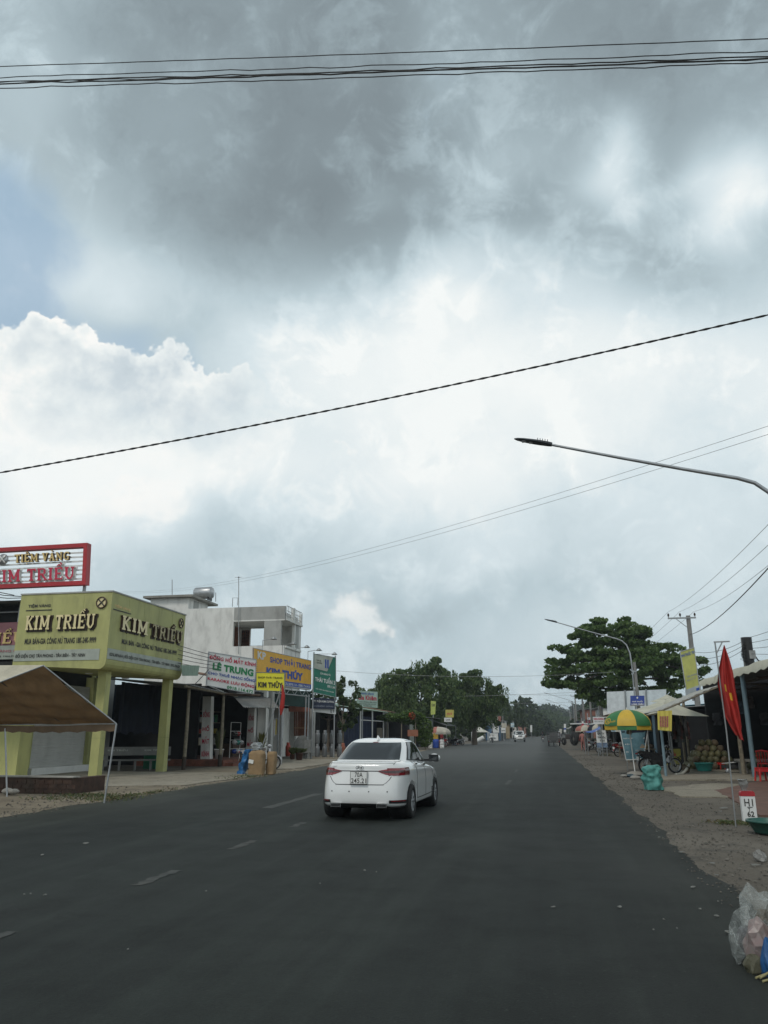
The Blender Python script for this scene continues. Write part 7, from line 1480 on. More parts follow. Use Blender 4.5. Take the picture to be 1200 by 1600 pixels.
for i, (x, y) in enumerate(((5.0,70),(5.3,46.8),(4.9,89.4),(5.6,55))):
    T = thing('market_table', ['goods table under the faded navy parasol','goods table under the small pale blue parasol','goods table under the faded red parasol','goods table in front of the teal roofed stall'][i], 'table', (x,y,0), group='goods tables on the market verge'); m = MB(); m.b2((x-.8,y-.4,.68),(x+.8,y+.4,.72),M['wood_old']); m.build('tabletop', T)
    for sx in (-.7,.7):
        for sy in (-.32,.32): m = MB(); m.tube([(x+sx,y+sy,0),(x+sx,y+sy,.68)], .025, M['wood_old'], 6); m.build('leg', T)
    for k_ in range(5): nm, c_ = cn[(i+k_) % 5]; m = MB(); m.ball((x-.6+.3*k_,y,.84), 1, MATS['crate_'+nm.replace(' ','_')], 10, 7, (.15,.22,.14), .08, r_); m.build('sack', loc=(x-.6+.3*k_,y,.72), label='%s goods heap, %s on the %s' % (nm, ['first','second','third','fourth','fifth'][k_], T['label']), cat='goods', group='goods on the verge tables')
# ---- milestone, bag on it, flag on its pole, basin, litter
T = thing('milestone', 'white kilometre stone with red cap beside the road', 'milestone', (3.62,16.2,0)); m = MB(); x, y = 3.66, 16.2; m.b2((x-.125,y-.06,0),(x+.125,y+.06,.46),M['white']); m.build('stone', T, bevel=.01)
m = MB(); pr = [(-.127,.46),(.127,.46),(.125,.52),(.10,.55),(-.10,.55),(-.125,.52)]; vs = [(x+a,y-.065,b_) for a, b_ in pr]+[(x+a,y+.065,b_) for a, b_ in pr]; m.add(vs, [(0,1,2,3,4,5),(11,10,9,8,7,6)]+[(i,i+6,(i+1) % 6+6,(i+1) % 6) for i in range(6)], M['red']); m.build('cap', T)
q = Quad((x-.125,y-.062,.46),(x+.125,y-.062,.46),(x-.125,y-.062,0),(x+.125,y-.062,0)); m = MB(); m.text(q, 'H1', .20, .80, .62, .90, TD, .003, .012); m.text(q, 'T', .42, .56, .44, .56, TD, .003, .03); m.quad(q, .002, TD, .36, .74, .575, .60, .004); m.text(q, '62', .32, .80, .22, .44, TD, .003, .03); m.build('painted_figures', T)
def plastic(name, col, alpha, rough=.25, trans=.3):
    m = bpy.data.materials.new(name); m.use_nodes = True; n = NT(m.node_tree); b = n.n['Principled BSDF']; P = n.new('ShaderNodeTexCoord').outputs['Object']
    f = n.noise(P, 9, 5, .6, .6); n.l.new(n.ramp(f, [(.3, tuple(c*.75 for c in col)), (.7, col)]), b.inputs['Base Color']); b.inputs['Roughness'].default_value = rough
    g = n.noise(P, 14, 4, .6, 1.2); n.l.new(n.m('MULTIPLY_ADD', n.sstep(g, .45, .75), .35, alpha), b.inputs['Alpha']); b.inputs['Specular IOR Level'].default_value = .6
    bn = n.new('ShaderNodeBump'); bn.inputs['Strength'].default_value = .7; bn.inputs['Distance'].default_value = .02; n.l.new(g, bn.inputs['Height']); n.l.new(bn.outputs[0], b.inputs['Normal'])
    MATS[name] = m; return m
clearp = plastic('clear_plastic', (.50,.53,.51), .26); milky = plastic('milky_plastic', (.34,.33,.31), .60); pinkp = mat('pinkish_plastic', (.26,.24,.225), .35, var=.1, scale=14, hue2=(.29,.20,.19))
def baggy(name, label, c, dims, mt, seed, amp=.16, freq=3.2, twist=0, cat='plastic bag', group=None, parent=None, peak=0, sub=4):
    """film bag: creased facets with sharp folds"""
    r_ = random.Random(seed); bm = bmesh.new(); bmesh.ops.create_icosphere(bm, subdivisions=2, radius=1)
    for v in bm.verts:
        p_ = v.co.copy(); k_ = mnoise.noise(p_*1.3+Vector((seed*3.1, seed*1.7, seed)))
        p_ *= 1+amp*(k_*1.3+r_.uniform(-.55,.55)); p_ += Vector((r_.gauss(0,.05), r_.gauss(0,.05), r_.gauss(0,.05)))
        v.co = p_
    bmesh.ops.subdivide_edges(bm, edges=bm.edges[:], cuts=1, smooth=.0)
    for v in bm.verts: v.co += Vector((r_.gauss(0,.022), r_.gauss(0,.022), r_.gauss(0,.022)))
    bmesh.ops.subdivide_edges(bm, edges=bm.edges[:], cuts=1, smooth=.35)
    for v in bm.verts:
        p_ = v.co.copy(); f_ = math.sin(math.atan2(p_.y, p_.x)*7+p_.z*3+seed)*.035*max(0, p_.z+.3); p_.x *= 1+f_; p_.y *= 1+f_
        if peak and p_.z > 0: p_.x *= 1-peak*p_.z*.55; p_.y *= 1-peak*p_.z*.55; p_.z *= 1+peak*.35
        if p_.z < -.72: p_.z = -.72+(p_.z+.72)*.15
        v.co = Vector((p_.x*dims[0], p_.y*dims[1], (p_.z+.74)*dims[2]))
    me = bpy.data.meshes.new(name); bm.to_mesh(me); bm.free(); me.materials.append(mt); me.polygons.foreach_set('use_smooth', [False]*len(me.polygons)); o = bpy.data.objects.new(name, me); C.objects.link(o)
    o.location = c; tag(o, label, cat, group); return o
sack('plastic_cup', 'crumpled clear plastic cup and bag standing on top of the milestone', 'plastic cup', (3.62,16.2,.55), .042, .042, .20, milky, 4, 0, top=1.0, square=2.0, crumple=.035)
for v_ in bpy.data.objects['plastic_cup'].data.vertices: v_.co.x *= 1+v_.co.z*3.2; v_.co.y *= 1+v_.co.z*3.2
fp = (3.24,15.42); pt = at(1117,1003,Y=15.42)
T = thing('flagpole', 'thin steel pole with cross arm carrying a hanging red flag with yellow star', 'flag', (fp[0],fp[1],0))
m = MB(); m.tube([(fp[0],fp[1],0),(fp[0]+.03,fp[1],1.6),(pt.x,fp[1],pt.z)], [.012,.013,.014], M['grey_metal'], 8); m.tube([(pt.x-.02,fp[1],pt.z),(pt.x+.26,fp[1],pt.z+.005)], .014, M['galv'], 8); m.tube([(pt.x,fp[1],pt.z-.22),(pt.x+.13,fp[1],pt.z)], .012, M['galv'], 6); m.build('pole', T)
m = MB(); K, N = 26, 34; vs = []     # gathered flag: outline narrows to the tie at the top and hangs in deep folds
L_ = [(1131,1008),(1126,1030),(1122,1050),(1121,1068),(1125,1085),(1129,1100),(1131,1115),(1138,1128),(1144,1140),(1150,1149)]
Rr = [(1132,1008),(1140,1030),(1146,1050),(1150,1075),(1155,1100),(1159,1120),(1161,1135),(1160,1142),(1161,1150),(1163,1159)]
def interp(P_, f): f = f*(len(P_)-1); i = min(int(f), len(P_)-2); g = f-i; return (P_[i][0]*(1-g)+P_[i+1][0]*g, P_[i][1]*(1-g)+P_[i+1][1]*g)
for j in range(N+1):
    f = j/N; a = at(*interp(L_, f), Y=15.42); b_ = at(*interp(Rr, f), Y=15.42)
    for i in range(K+1):
        u = i/K; p_ = a*(1-u)+b_*u; wd_ = (b_-a).length; p_.y += (.30*wd_+.01)*(math.sin(u*13+f*2.2)*.6+.4*math.sin(u*23-f*3)); p_.z += .015*math.sin(u*9)*f; vs.append(p_)
fs = [(j*(K+1)+i, j*(K+1)+i+1, (j+1)*(K+1)+i+1, (j+1)*(K+1)+i) for j in range(N) for i in range(K)]
m.add(vs, fs, flagm, True)
fyel = mat('flag_yellow', (.75,.50,.05), .7)
for (i0, j0, w_, h_) in ((9,11,3,2),(15,13,3,2)):
    for i in range(i0, i0+w_):
        for j in range(j0, j0+h_):
            k_ = (j*(K+1)+i, j*(K+1)+i+1, (j+1)*(K+1)+i+1, (j+1)*(K+1)+i)
            if (i-i0)+(j-j0) <= 3: m.mi[fs.index(k_)] = m.mi_(fyel)
m.build('flag', T)
p_ = at(1206,1304,Z=0); basin((p_.x,p_.y,.02), .34, .20, mat('dark_green_plastic', (.02,.09,.07), .4), 'dark green basin cut by the picture edge below the milestone')
baggy('plastic_bag', 'small milky plastic bag lying alone on the soil below the green basin', tuple(at(1188,1346,Z=0)), (.085,.08,.075), milky, 14, .35, 4.5)
# rubbish heap at the edge of the asphalt
grp = 'plastic bags in the rubbish heap'
baggy('plastic_bag', 'clear puffed plastic bag on top of the rubbish heap', (1.47,6.62,.18), (.13,.12,.17), clearp, 2, .42, 2.6, group=grp, peak=.6, sub=5)
baggy('plastic_bag', 'clear thin bag spread along the asphalt side of the rubbish heap', (1.35,6.60,.0), (.11,.15,.20), clearp, 5, .45, 3.0, group=grp, sub=5)
baggy('plastic_bag', 'milky bag with pink stains in the middle of the rubbish heap', (1.42,6.42,.06), (.10,.10,.155), pinkp, 7, .28, 3.0, group=grp, sub=5)
baggy('plastic_bag', 'large dusty brown sack bag at the picture edge of the rubbish heap', (1.585,6.35,.0), (.105,.16,.25), mat('dusty_sack', (.13,.115,.09), .8, var=.25, scale=12, bump=.5), 9, .26, 2.8, group=grp, sub=5)
baggy('plastic_bag', 'bright blue plastic bag low in the rubbish heap', (1.44,6.28,.0), (.06,.06,.125), mat('blue_bag', (.02,.10,.27), .35, var=.2, scale=8), 11, .36, 2.6, group=grp, peak=.5)
baggy('plastic_bag', 'dull yellow bag squashed under the pink stained one', (1.34,6.34,.0), (.055,.05,.075), mat('dull_yellow_bag', (.10,.095,.06), .7, var=.3, scale=12), 12, .45, 3.5, group=grp)
baggy('plastic_bag', 'dark purple bag inside the clear bags of the rubbish heap', (1.41,6.62,.06), (.09,.08,.12), mat('purple_bag', (.055,.045,.055), .4), 13, .35, 2.8, group=grp)
baggy('coconut_husk', 'brown husk showing through the clear top bag', (1.50,6.6,.26), (.05,.05,.055), cocb, 19, .25, 3, cat='husk')
baggy('plastic_bag', 'pale grey bag scrap beside the bamboo sticks', (1.50,6.14,.0), (.045,.045,.06), milky, 15, .45, 4, group=grp)
baggy('plastic_bag', 'milky bag lying behind the clear puffed bag of the rubbish heap', (1.66,7.05,.0), (.11,.12,.15), milky, 22, .4, 3, group=grp, sub=5)
baggy('plastic_bag', 'farthest clear bag trailing behind the rubbish heap', (1.74,7.45,.0), (.12,.12,.11), clearp, 24, .45, 3, group=grp, sub=5)
bam = mat('bamboo', (.33,.29,.14), .6)
for i, (a, b_) in enumerate((((1.31,6.17,.02),(1.47,6.27,.05)),((1.33,6.14,.03),(1.48,6.26,.07)),((1.34,6.12,.015),(1.50,6.22,.03)))): m = MB(); m.tube([a, b_], .008, bam, 6); m.build('stick', loc=a, label=('upper','middle','lower')[i]+' pale bamboo stick below the bright blue bag', cat='stick', group='bamboo sticks')
# paper and plastic scraps
scr = mat('litter_scrap', (.17,.17,.155), .7, var=.2, scale=20); r_ = random.Random(91)
def scrap(px, py, s_, label, mt=scr, el=1.0, group='litter scraps'):
    s_ *= .55; el = 1+(el-1)*.7
    p_ = at(px,py,Z=.02); m = MB(); n_ = 7; pts = [(math.cos(2*math.pi*i/n_)*s_*r_.uniform(.5,1)*el, math.sin(2*math.pi*i/n_)*s_*r_.uniform(.5,1)) for i in range(n_)]; a = r_.random()*3; c_, sn = math.cos(a), math.sin(a)
    if el > 1.5: c_, sn = math.cos(a*.2), math.sin(a*.2)
    P3 = [(p_.x+x*c_-y*sn, p_.y+x*sn+y*c_, .02+r_.uniform(0,.5)*s_) for x, y in pts]; cen = (p_.x, p_.y, .02+s_*.55)
    m.add(P3+[cen]+[(a_,b_,c__-.006) for a_,b_,c__ in P3], [(i,(i+1) % n_,n_) for i in range(n_)]+[(n_+1+(i+1) % n_, n_+1+i, i, (i+1) % n_) for i in range(n_)], mt); m.build('litter_scrap', loc=(p_.x,p_.y,0), label=label, cat='litter', group=group)
scrap(570,1360,.035,'crumpled pale scrap alone in the middle of the asphalt behind the sedan'); scrap(588,1362,.018,'tiny scrap beside the crumpled one behind the sedan')
for px, py, s_, el in ((968,1417,.04,1.6),(865,1417,.03,2.2),(1083,1386,.045,2.6),(1094,1420,.03,1.2),(1119,1431,.035,1.8),(1138,1457,.055,1.7),(1122,1408,.02,1),(1037,1436,.02,1.5),(1058,1450,.015,1),(1021,1452,.018,1)): scrap(px,py,s_,'pale scrap of litter lying on the dark asphalt near the rubbish heap',el=el,group='litter on the asphalt near the heap')
for px, py, s_, el in ((1064,1332,.05,2.4),(1112,1349,.05,2.8),(1120,1368,.05,1.3),(1182,1352,.05,3.2),(1026,1299,.04,1),(1126,1302,.03,1),(1030,1308,.03,2),(1121,1286,.05,1),(943,1214,.09,1),(1132,1263,.10,3),(1126,1268,.05,2),(1052,1312,.05,1.2)): scrap(px,py,s_,'pale scrap of litter on the market side soil',el=el,group='litter on the market side soil')
for px, py, s_, el in ((135,1318,.06,2),(66,1336,.05,1.5),(70,1398,.03,1.5),(48,1396,.02,1),(38,1397,.02,1),(200,1483,.02,1),(500,1380,.02,1),(322,1392,.02,1)): scrap(px,py,s_,'tiny pale scrap on the asphalt short of the brown tent',el=el,group='litter on the asphalt by the tent')

# ================================================================== lamps, poles, wires
T0 = thing('street_lamp', 'nearest street lamp, its long arm reaching over the road from the market side', 'street lamp', (5.85,18.1,0), group='street lamps along the market side')
con = mat('lamp_concrete', (.24,.235,.225), .9, var=.12, grime=.25)
m = MB(); m.tube([(5.85,18.1,0),(5.80,18.1,5.78)], [.16,.11], con, 10); m.build('pole', T0)
m = MB(); m.tube([(5.62,18.1,2.9),(5.62,18.1,5.6),(5.55,18.1,6.35),(5.36,18.1,6.85),(5.08,18.1,7.10),(4.72,18.1,7.24),(3.6,18.1,7.53),(2.2,18.1,7.91),(.55,18.1,8.38)], [.05,.05,.05,.048,.046,.044,.04,.036,.03], M['galv'], 10)
for z in (3.2,5.2): m.box((5.72,18.1,z), (.28,.3,.06), M['galv'])
m.build('arm', T0)
hd = mat('lamp_housing', (.05,.055,.06), .5, metal=.3); m = MB(); d = Vector((-.97,0,.24)).normalized(); up = Vector((.24,0,.97)); b0 = Vector((.60,18.1,8.37)); sec = [(0,.05,.05),(.08,.09,.05),(.3,.12,.05),(.45,.13,.045),(.7,.12,.035),(.85,.08,.025),(.93,.02,.012)]; vs = []
for t, w_, h_ in sec: c_ = b0+d*t; vs += [c_+Vector((0,-w_,0))-up*h_*.2, c_+Vector((0,-w_*.6,0))+up*h_, c_+Vector((0,w_*.6,0))+up*h_, c_+Vector((0,w_,0))-up*h_*.2, c_+Vector((0,w_*.7,0))-up*h_*.7, c_+Vector((0,-w_*.7,0))-up*h_*.7]
n_ = 6; m.add(vs, [(i*n_+k_, i*n_+(k_+1) % n_, (i+1)*n_+(k_+1) % n_, (i+1)*n_+k_) for i in range(len(sec)-1) for k_ in range(n_)]+[tuple(range(n_))[::-1], tuple(range(len(vs)-n_, len(vs)))], hd)
for k_ in range(5): c_ = b0+d*(.12+.06*k_)+up*.06; m.box(c_, (.015,.2,.05), hd)
m.build('lamp_head', T0)
m = MB()
for t in (.5,.68): c_ = b0+d*t-up*.033; m.box(c_, (.10,.12,.012), mat('led_cover', (.45,.47,.48), .15))
m.build('led_panel', T0)
lb = ['second street lamp, standing before the billboard','third street lamp, its head seen against the almond tree','fourth street lamp in the row along the market side','fifth street lamp in the row along the market side','sixth street lamp in the row along the market side','seventh street lamp in the row along the market side','farthest street lamp in the row along the market side']
for i, l_ in enumerate(lb): dup(T0, (5.85+.02*i+bend(18.1+32.4*(i+1)), 18.1+32.4*(i+1), 0), label=l_, scale=(.87,1,1))
def pole(name, label, x, y, h, r0=.17, r1=.12, arms=(), mt=con, ins=True, group=None, extra=None):
    T = thing(name, label, 'utility pole', (x,y,0), group=group); m = MB(); m.tube([(x,y,0),(x,y,h)], [r0,r1], mt, 10); m.build('pole', T)
    for (z, a, b_) in arms:
        m = MB(); m.box((x+(a+b_)/2,y-.12,z), (b_-a,.08,.09), M['grey_metal']); m.tube([(x,y-.1,z-.7),(x+a*.6,y-.12,z-.05)], .02, M['grey_metal'], 6); cr = m.build('cross_arm', T)
        if ins:
            for f in (.03,.45,.97):
                m = MB(); m.lathe([(.02,0),(.02,.08),(.06,.09),(.05,.14),(.07,.16),(.05,.21),(.03,.26),(.001,.27)], (x+a+(b_-a)*f,y-.12,z+.04), M['brown'], 10); m.build('insulator', T)
    if extra: extra(T)
    return T
pt = at(1075,962,Y=50)
pole('utility_pole', 'tall concrete utility pole with cross arm and three insulators above the beige canopies', pt.x, 50, pt.z, .2, .13, [(pt.z-.15,-1.22,.42)])
INS = [Vector((pt.x-1.22+1.64*f, 49.88, pt.z+.12)) for f in (.03,.45,.97)]
bp = at(1165,995,Y=41)
def tangle(T):
    r_ = random.Random(8)
    for k_ in range(14):
        x0, z0 = bp.x+r_.uniform(-.28,.1), bp.z-r_.uniform(.2,.6); pts = [Vector((x0,41-.2,z0))]
        for i in range(1,9): a = i/8*math.pi*r_.uniform(.9,1.1); pts.append(Vector((bp.x-.1-.25*math.sin(a)*r_.uniform(.6,1.2)+r_.uniform(-.05,.05), 41-.28+r_.uniform(-.1,.1), z0-.9*i/8*r_.uniform(.8,1.1))))
        m = MB(); m.tube(pts, .011, M['black'], 4); m.build('cable_loop', T)
    m = MB(); m.box((bp.x+.12,40.72,bp.z-.9), (.28,.22,.4), mat('junction_box', (.3,.3,.29), .6)); m.build('junction_box', T); m = MB(); m.tube([(bp.x,40.88,bp.z-.05),(bp.x+.03,40.88,bp.z-2.4)], [.24,.19], M['black'], 10); m.build('cable_bundle', T)
    m = MB(); m.tube([(bp.x+.15,41,bp.z-1.1),(bp.x+.95,41,bp.z-2.2)], .03, M['black'], 6); m.tube([(bp.x+.15,41,bp.z-.6),(bp.x+.95,41,bp.z-2.15)], .03, M['black'], 6); m.build('bracket', T)
pole('utility_pole', 'short stout pole wrapped in tangled black cables above the stall eave', bp.x, 41.1, bp.z-.02, .25, .22, extra=tangle)
for i, (x, y, h, l_) in enumerate(((7.1,84,7.0,'thin pole under the almond tree'),(6.9,96,8.4,'concrete pole beyond the almond tree'),(6.6,112,8.8,'pole with two cross arms past the tractor'),(6.5,131,8.6,'pole with cross arm farther past the tractor'),(6.5,158,8.6,'distant pole in front of the brick coloured house'),(6.5,195,8.8,'very distant pole near the end of the market row'))):
    pole('utility_pole', l_, x+bend(y), y, h, .17, .11, [(h-.3,-.8,.8)] if i > 1 else (), ins=(i > 1), group='poles of the market row', mt=con if i % 2 == 0 else M['dark_metal'])
for i, (px, pt_, Y_, l_) in enumerate(((768.5,1124,135,'far concrete pole beside the kiosk roof'),(785.5,1119,150,'thin far pole behind the cream board'))):
    a = at(px,pt_,Y=Y_); pole('utility_pole', l_, a.x, Y_, a.z, .12, .1)
def wire(pts3, r, label, group=None, sag=0.0, n_=24, wob=0, mt=None, seed=0, name='wire', twist=False):
    a, b_ = Vector(pts3[0]), Vector(pts3[1]); r_ = random.Random(seed); P_ = []
    for i in range(n_+1):
        f = i/n_; p_ = a*(1-f)+b_*f; p_.z -= sag*4*f*(1-f)+(r_.uniform(-wob,wob) if wob else 0); P_.append(p_)
    m = MB()
    if twist:
        for ph in (0, math.pi):
            Q = []; N = 260
            for i in range(N+1):
                f = i/N; g = f*n_; k_ = min(int(g), n_-1); p_ = P_[k_]*(1-(g-k_))+P_[k_+1]*(g-k_); w_ = f*2*math.pi*60+ph; Q.append(p_+Vector((0,math.cos(w_)*r*.6,math.sin(w_)*r*.6)))
            m.tube(Q, r*.62, mt or M['black'], 6, tri=1)
    else: m.tube(P_, r, mt or M['black'], 5)
    m.build(name, loc=a, label=label, cat='wire', group=group)
# bundle crossing high over the camera
g_ = 'wires high over the road'; Yw = 6.6
for i, (l, rr, s_, rad, lb_) in enumerate(((112,66,.0,.0055,'single wire running above the high bundle'),(126,86,.012,.0055,'top wire of the high bundle'),(132,93,.02,.007,'second wire of the high bundle'),(135,97,.016,.0085,'thickest middle wire of the high bundle'),(141,103,.024,.006,'lowest wire of the high bundle'),(129,99,.034,.005,'thin slack wire inside the high bundle'))):
    a, b_ = at(-500,l+ (7 if i else 6),Y=Yw), at(1700,rr-26,Y=Yw); wire((a, b_), rad, lb_, g_, sag=.04+s_, n_=70, wob=.012 if i else .003, seed=i)
a, b_ = at(-500,818,Y=11.5), at(1700,372,Y=11.5); wire((a, b_), .016, 'thick twisted black cable slanting across the sky', sag=.34, twist=True, n_=40)
for i, (l, rr) in enumerate(((924,668),(926,682))): a, b_ = at(188,l,Y=60), at(1290,rr-32,Y=16); wire((a, b_), .0055, ('upper','lower')[i]+' thin wire slanting from the white house to the near lamp', 'thin slanting wires', sag=1.1-.0*i, n_=40, mt=M['grey_metal'])
for i, p_ in enumerate(INS): b_ = at(1330,(680,725,770)[i],Y=14); wire((p_+Vector((0,0,.12)), b_), .007, ('first','second','third')[i]+' insulated wire running back from the cross arm of the tall pole', 'wires from the tall pole', sag=.35, mt=M['dark_metal'])
wire(((pt.x-.1,49.85,pt.z-1.2), at(1330,735,Y=12)), .016, 'thick dark cable below the three insulated wires', sag=.45)
for i, p_ in enumerate(INS): wire((p_+Vector((0,0,.12)), (6.0+i*.8,112,9.2)), .008, ('first','second','third')[i]+' wire running on from the tall pole through the almond tree', 'wires from the tall pole', sag=.7, mt=M['dark_metal'])
for i in range(5): b_ = at(1330,925+i*26,Y=26); wire(((bp.x+.1,41,bp.z-.05-.26*i), b_), .011, ('topmost','second','third','fourth','lowest')[i]+' cable leaving the cable wrapped pole towards the camera', 'cables of the wrapped pole', sag=.15)
for i in range(3): b_ = (pt.x, 49.9, pt.z-2.2-.4*i); wire(((bp.x-.1,41.2,bp.z-.2-.2*i), b_), .012, ('upper','middle','lower')[i]+' cable between the wrapped pole and the tall pole', 'cables of the wrapped pole', sag=.25)
for i, (l, rr, Y_) in enumerate(((1044,1050,62),(1085,1078,100),(1097,1094,120),(1068,1086,105))): wire((at(480,l,Y=Y_), at(960,rr,Y=Y_)), .012 if Y_ < 80 else .016, ('nearest','second','third','fourth')[i]+' of the thin wires crossing the road near the big trees', 'wires crossing the road far off', sag=.5, mt=M['grey_metal'])
for i in range(5): a, b_ = at(278,1008+i*7,X=-15.3), at(402,1035+i*3,X=-15); wire((a, b_), .014, ('topmost','second','third','fourth','lowest')[i]+' slack cable between the lime canopy and the orange sign', 'slack cables along the shops', sag=.12)
for i, (p0, p1) in enumerate(((1,2),(2,3),(3,4))):
    ys = [50,68,96,112,131]; 
    for j in range(2): wire(((6.6+j*.5,ys[p0],7.2-.5*j),(6.5+j*.5,ys[p1],7.4-.5*j)), .012, '%s cable of the %s span between the market row poles' % (('upper','lower')[j],('first','second','third')[i]), 'cables of the market row', sag=.4)

# ================================================================== trees
barkm = mat('bark', (.14,.115,.09), .95, var=.3, scale=6, bump=.6)
def tree(label, base, h, spread, clumps, leafm, lsize, nleaf, seed, trunk_r=.25, hang=0.0, flat=1.0, name='tree', limb_z=(.25,.6), group=None, strands=0, trunk_h=None):
    r_ = random.Random(seed); T = thing(name, label, 'tree', base, group=group); B = Vector(base); th = trunk_h or h*.45
    m = MB(); top = B+Vector((r_.uniform(-.3,.3), r_.uniform(-.3,.3), th)); m.tube([B, B+Vector((.05,0,th*.5)), top], [trunk_r, trunk_r*.75, trunk_r*.6], barkm, 10); m.build('trunk', T)
    m = MB()
    for i, (cx, cy, cz, rx, ry, rz_) in enumerate(clumps):
        c_ = B+Vector((cx,cy,cz)); s0 = B+(top-B)*r_.uniform(limb_z[0]+.3, 1.0); md = (s0+c_)/2+Vector((0,0,-abs(cx)*.06)); m.tube([s0, md, c_+Vector((0,0,-rz_*.2))], [trunk_r*.38, trunk_r*.22, trunk_r*.08], barkm, 6)
    m.build('limbs', T)
    m = MB(); tot = sum(c_[3]*c_[4]+c_[3]*c_[5] for c_ in clumps)
    for (cx, cy, cz, rx, ry, rz_) in clumps:
        n_ = int(nleaf*(rx*ry+rx*rz_)/tot); c_ = B+Vector((cx,cy,cz)); k_ = max(4, int((rx*ry+rx*rz_)*1.6)); subs = []
        for _ in range(k_):
            v = Vector((r_.gauss(0,1), r_.gauss(0,1), r_.gauss(0,.9))).normalized()*r_.uniform(.40,1.12); s_ = r_.uniform(.16,.44); subs.append((c_+Vector((v.x*rx,v.y*ry,v.z*rz_)), (rx*s_, ry*s_, max(rz_*s_*.9, .25))))
        for sc, sr in subs: leafcloud(m, sc, sr, max(8, n_//k_), lsize, leafm, r_, flat, hang)
        if strands:
            for _ in range(int(strands*rx*ry)):
                a = r_.random()*6.28; f = r_.uniform(.6,1.08); p_ = c_+Vector((math.cos(a)*rx*f, math.sin(a)*ry*f, r_.uniform(-.3,.6)*rz_)); l_ = r_.uniform(.6,1.9)
                for q_ in range(int(l_*7)):
                    s_ = lsize*r_.uniform(.6,1.1); o_ = p_+Vector((r_.gauss(0,.09), r_.gauss(0,.09), -q_*.14)); d = Vector((r_.gauss(0,.35), r_.gauss(0,.35), -1)).normalized(); b_ = d.orthogonal().normalized(); b_.rotate(Matrix.Rotation(r_.random()*3.1, 3, d)); m.add([o_-d*s_*.5, o_+b_*s_*.3, o_+d*s_*.6, o_-b_*s_*.3], [(0,1,2,3)], leafm)
    m.build('crown', T); return T
weep = leafmat('weeping_leaves', (.042,.086,.030), (.155,.21,.075), .4); almond = leafmat('almond_leaves', (.048,.098,.028), (.17,.245,.08), .4); darkl = leafmat('dark_leaves', (.032,.06,.024), (.10,.14,.052), .35); farl = leafmat('far_leaves', (.025,.045,.02), (.07,.10,.045))
# big drooping trees behind the bookshop row
tree('huge drooping dark green tree behind the bookshop row, its crown highest in the middle', (-14.8,97,0), 11.3, 7, [(-5.2,0,5.2,2.6,2.6,2.2),(-3.2,1,7.4,2.6,2.5,1.8),(-6.6,0,4.2,1.6,2,1.6),(-.6,0,7.8,2.4,2.5,1.9),(1.0,-.5,9.5,1.8,1.8,1.3),(2.6,0,7.9,1.9,2,1.8),(-.2,-1.5,5.0,3.2,2.4,2.6),(3.0,-1,5.0,2.2,2,2.6),(-3.0,-1.5,4.2,2.6,2,2.2),(.8,-2,3.2,2.6,1.5,1.6)], weep, .34, 21000, 31, .45, .9, .2, strands=22)
tree('second huge drooping tree reaching over the verge, next to the highest one', (-8.9,106,0), 10, 6, [(-1.2,0,8.2,2.1,2.2,1.6),(.8,0,7.9,1.8,2,1.5),(-2.4,0,6.0,2,2,2.2),(.4,-1,5.4,2.4,2.2,2.4),(2.4,0,6.3,1.4,1.6,1.3),(3.3,0,5.2,1.1,1.3,1.3),(1.6,-1,3.6,1.8,1.6,1.4),(-1.6,-1.5,3.8,1.8,1.6,1.6),(3.6,0,7.2,1.0,1.0,.45)], weep, .34, 18000, 32, .4, .9, .2, strands=22)
tree('thin leafed small tree between the tall green sign and the bookshop sign', (-15.1,59.5,0), 6, 2, [(.2,0,4.4,.9,.9,.8),(-.5,0,3.6,.9,.9,.7),(.6,0,3.0,.9,.9,.6),(0,0,5.4,.5,.5,.5),(-.8,.3,4.8,.6,.6,.5),(.9,0,4.9,.5,.5,.4),(-.1,0,2.3,.8,.7,.5)], darkl, .17, 2400, 33, .14, .5, .4, trunk_h=3.0)
tree('leafy tree filling the gap behind the tall green sign', (-18.0,66,0), 6, 3, [(0,0,4.2,1.8,1.8,1.3),(1.4,0,3.2,1.5,1.4,1.2),(-1.5,0,3.4,1.5,1.5,1.2),(.6,0,5.2,.9,.9,.6)], darkl, .26, 3000, 34, .2, .4, .5)
tree('broad low tree with dense crown behind the first drooping tree', (-21.5,112,0), 9, 5, [(0,0,6,3,3,2.3),(2.5,0,5,2.5,2.5,2),(-2.6,0,5,2.6,2.5,2),(0,-1,3,4,3,1.8)], darkl, .45, 5500, 35, .35, .4, .4)
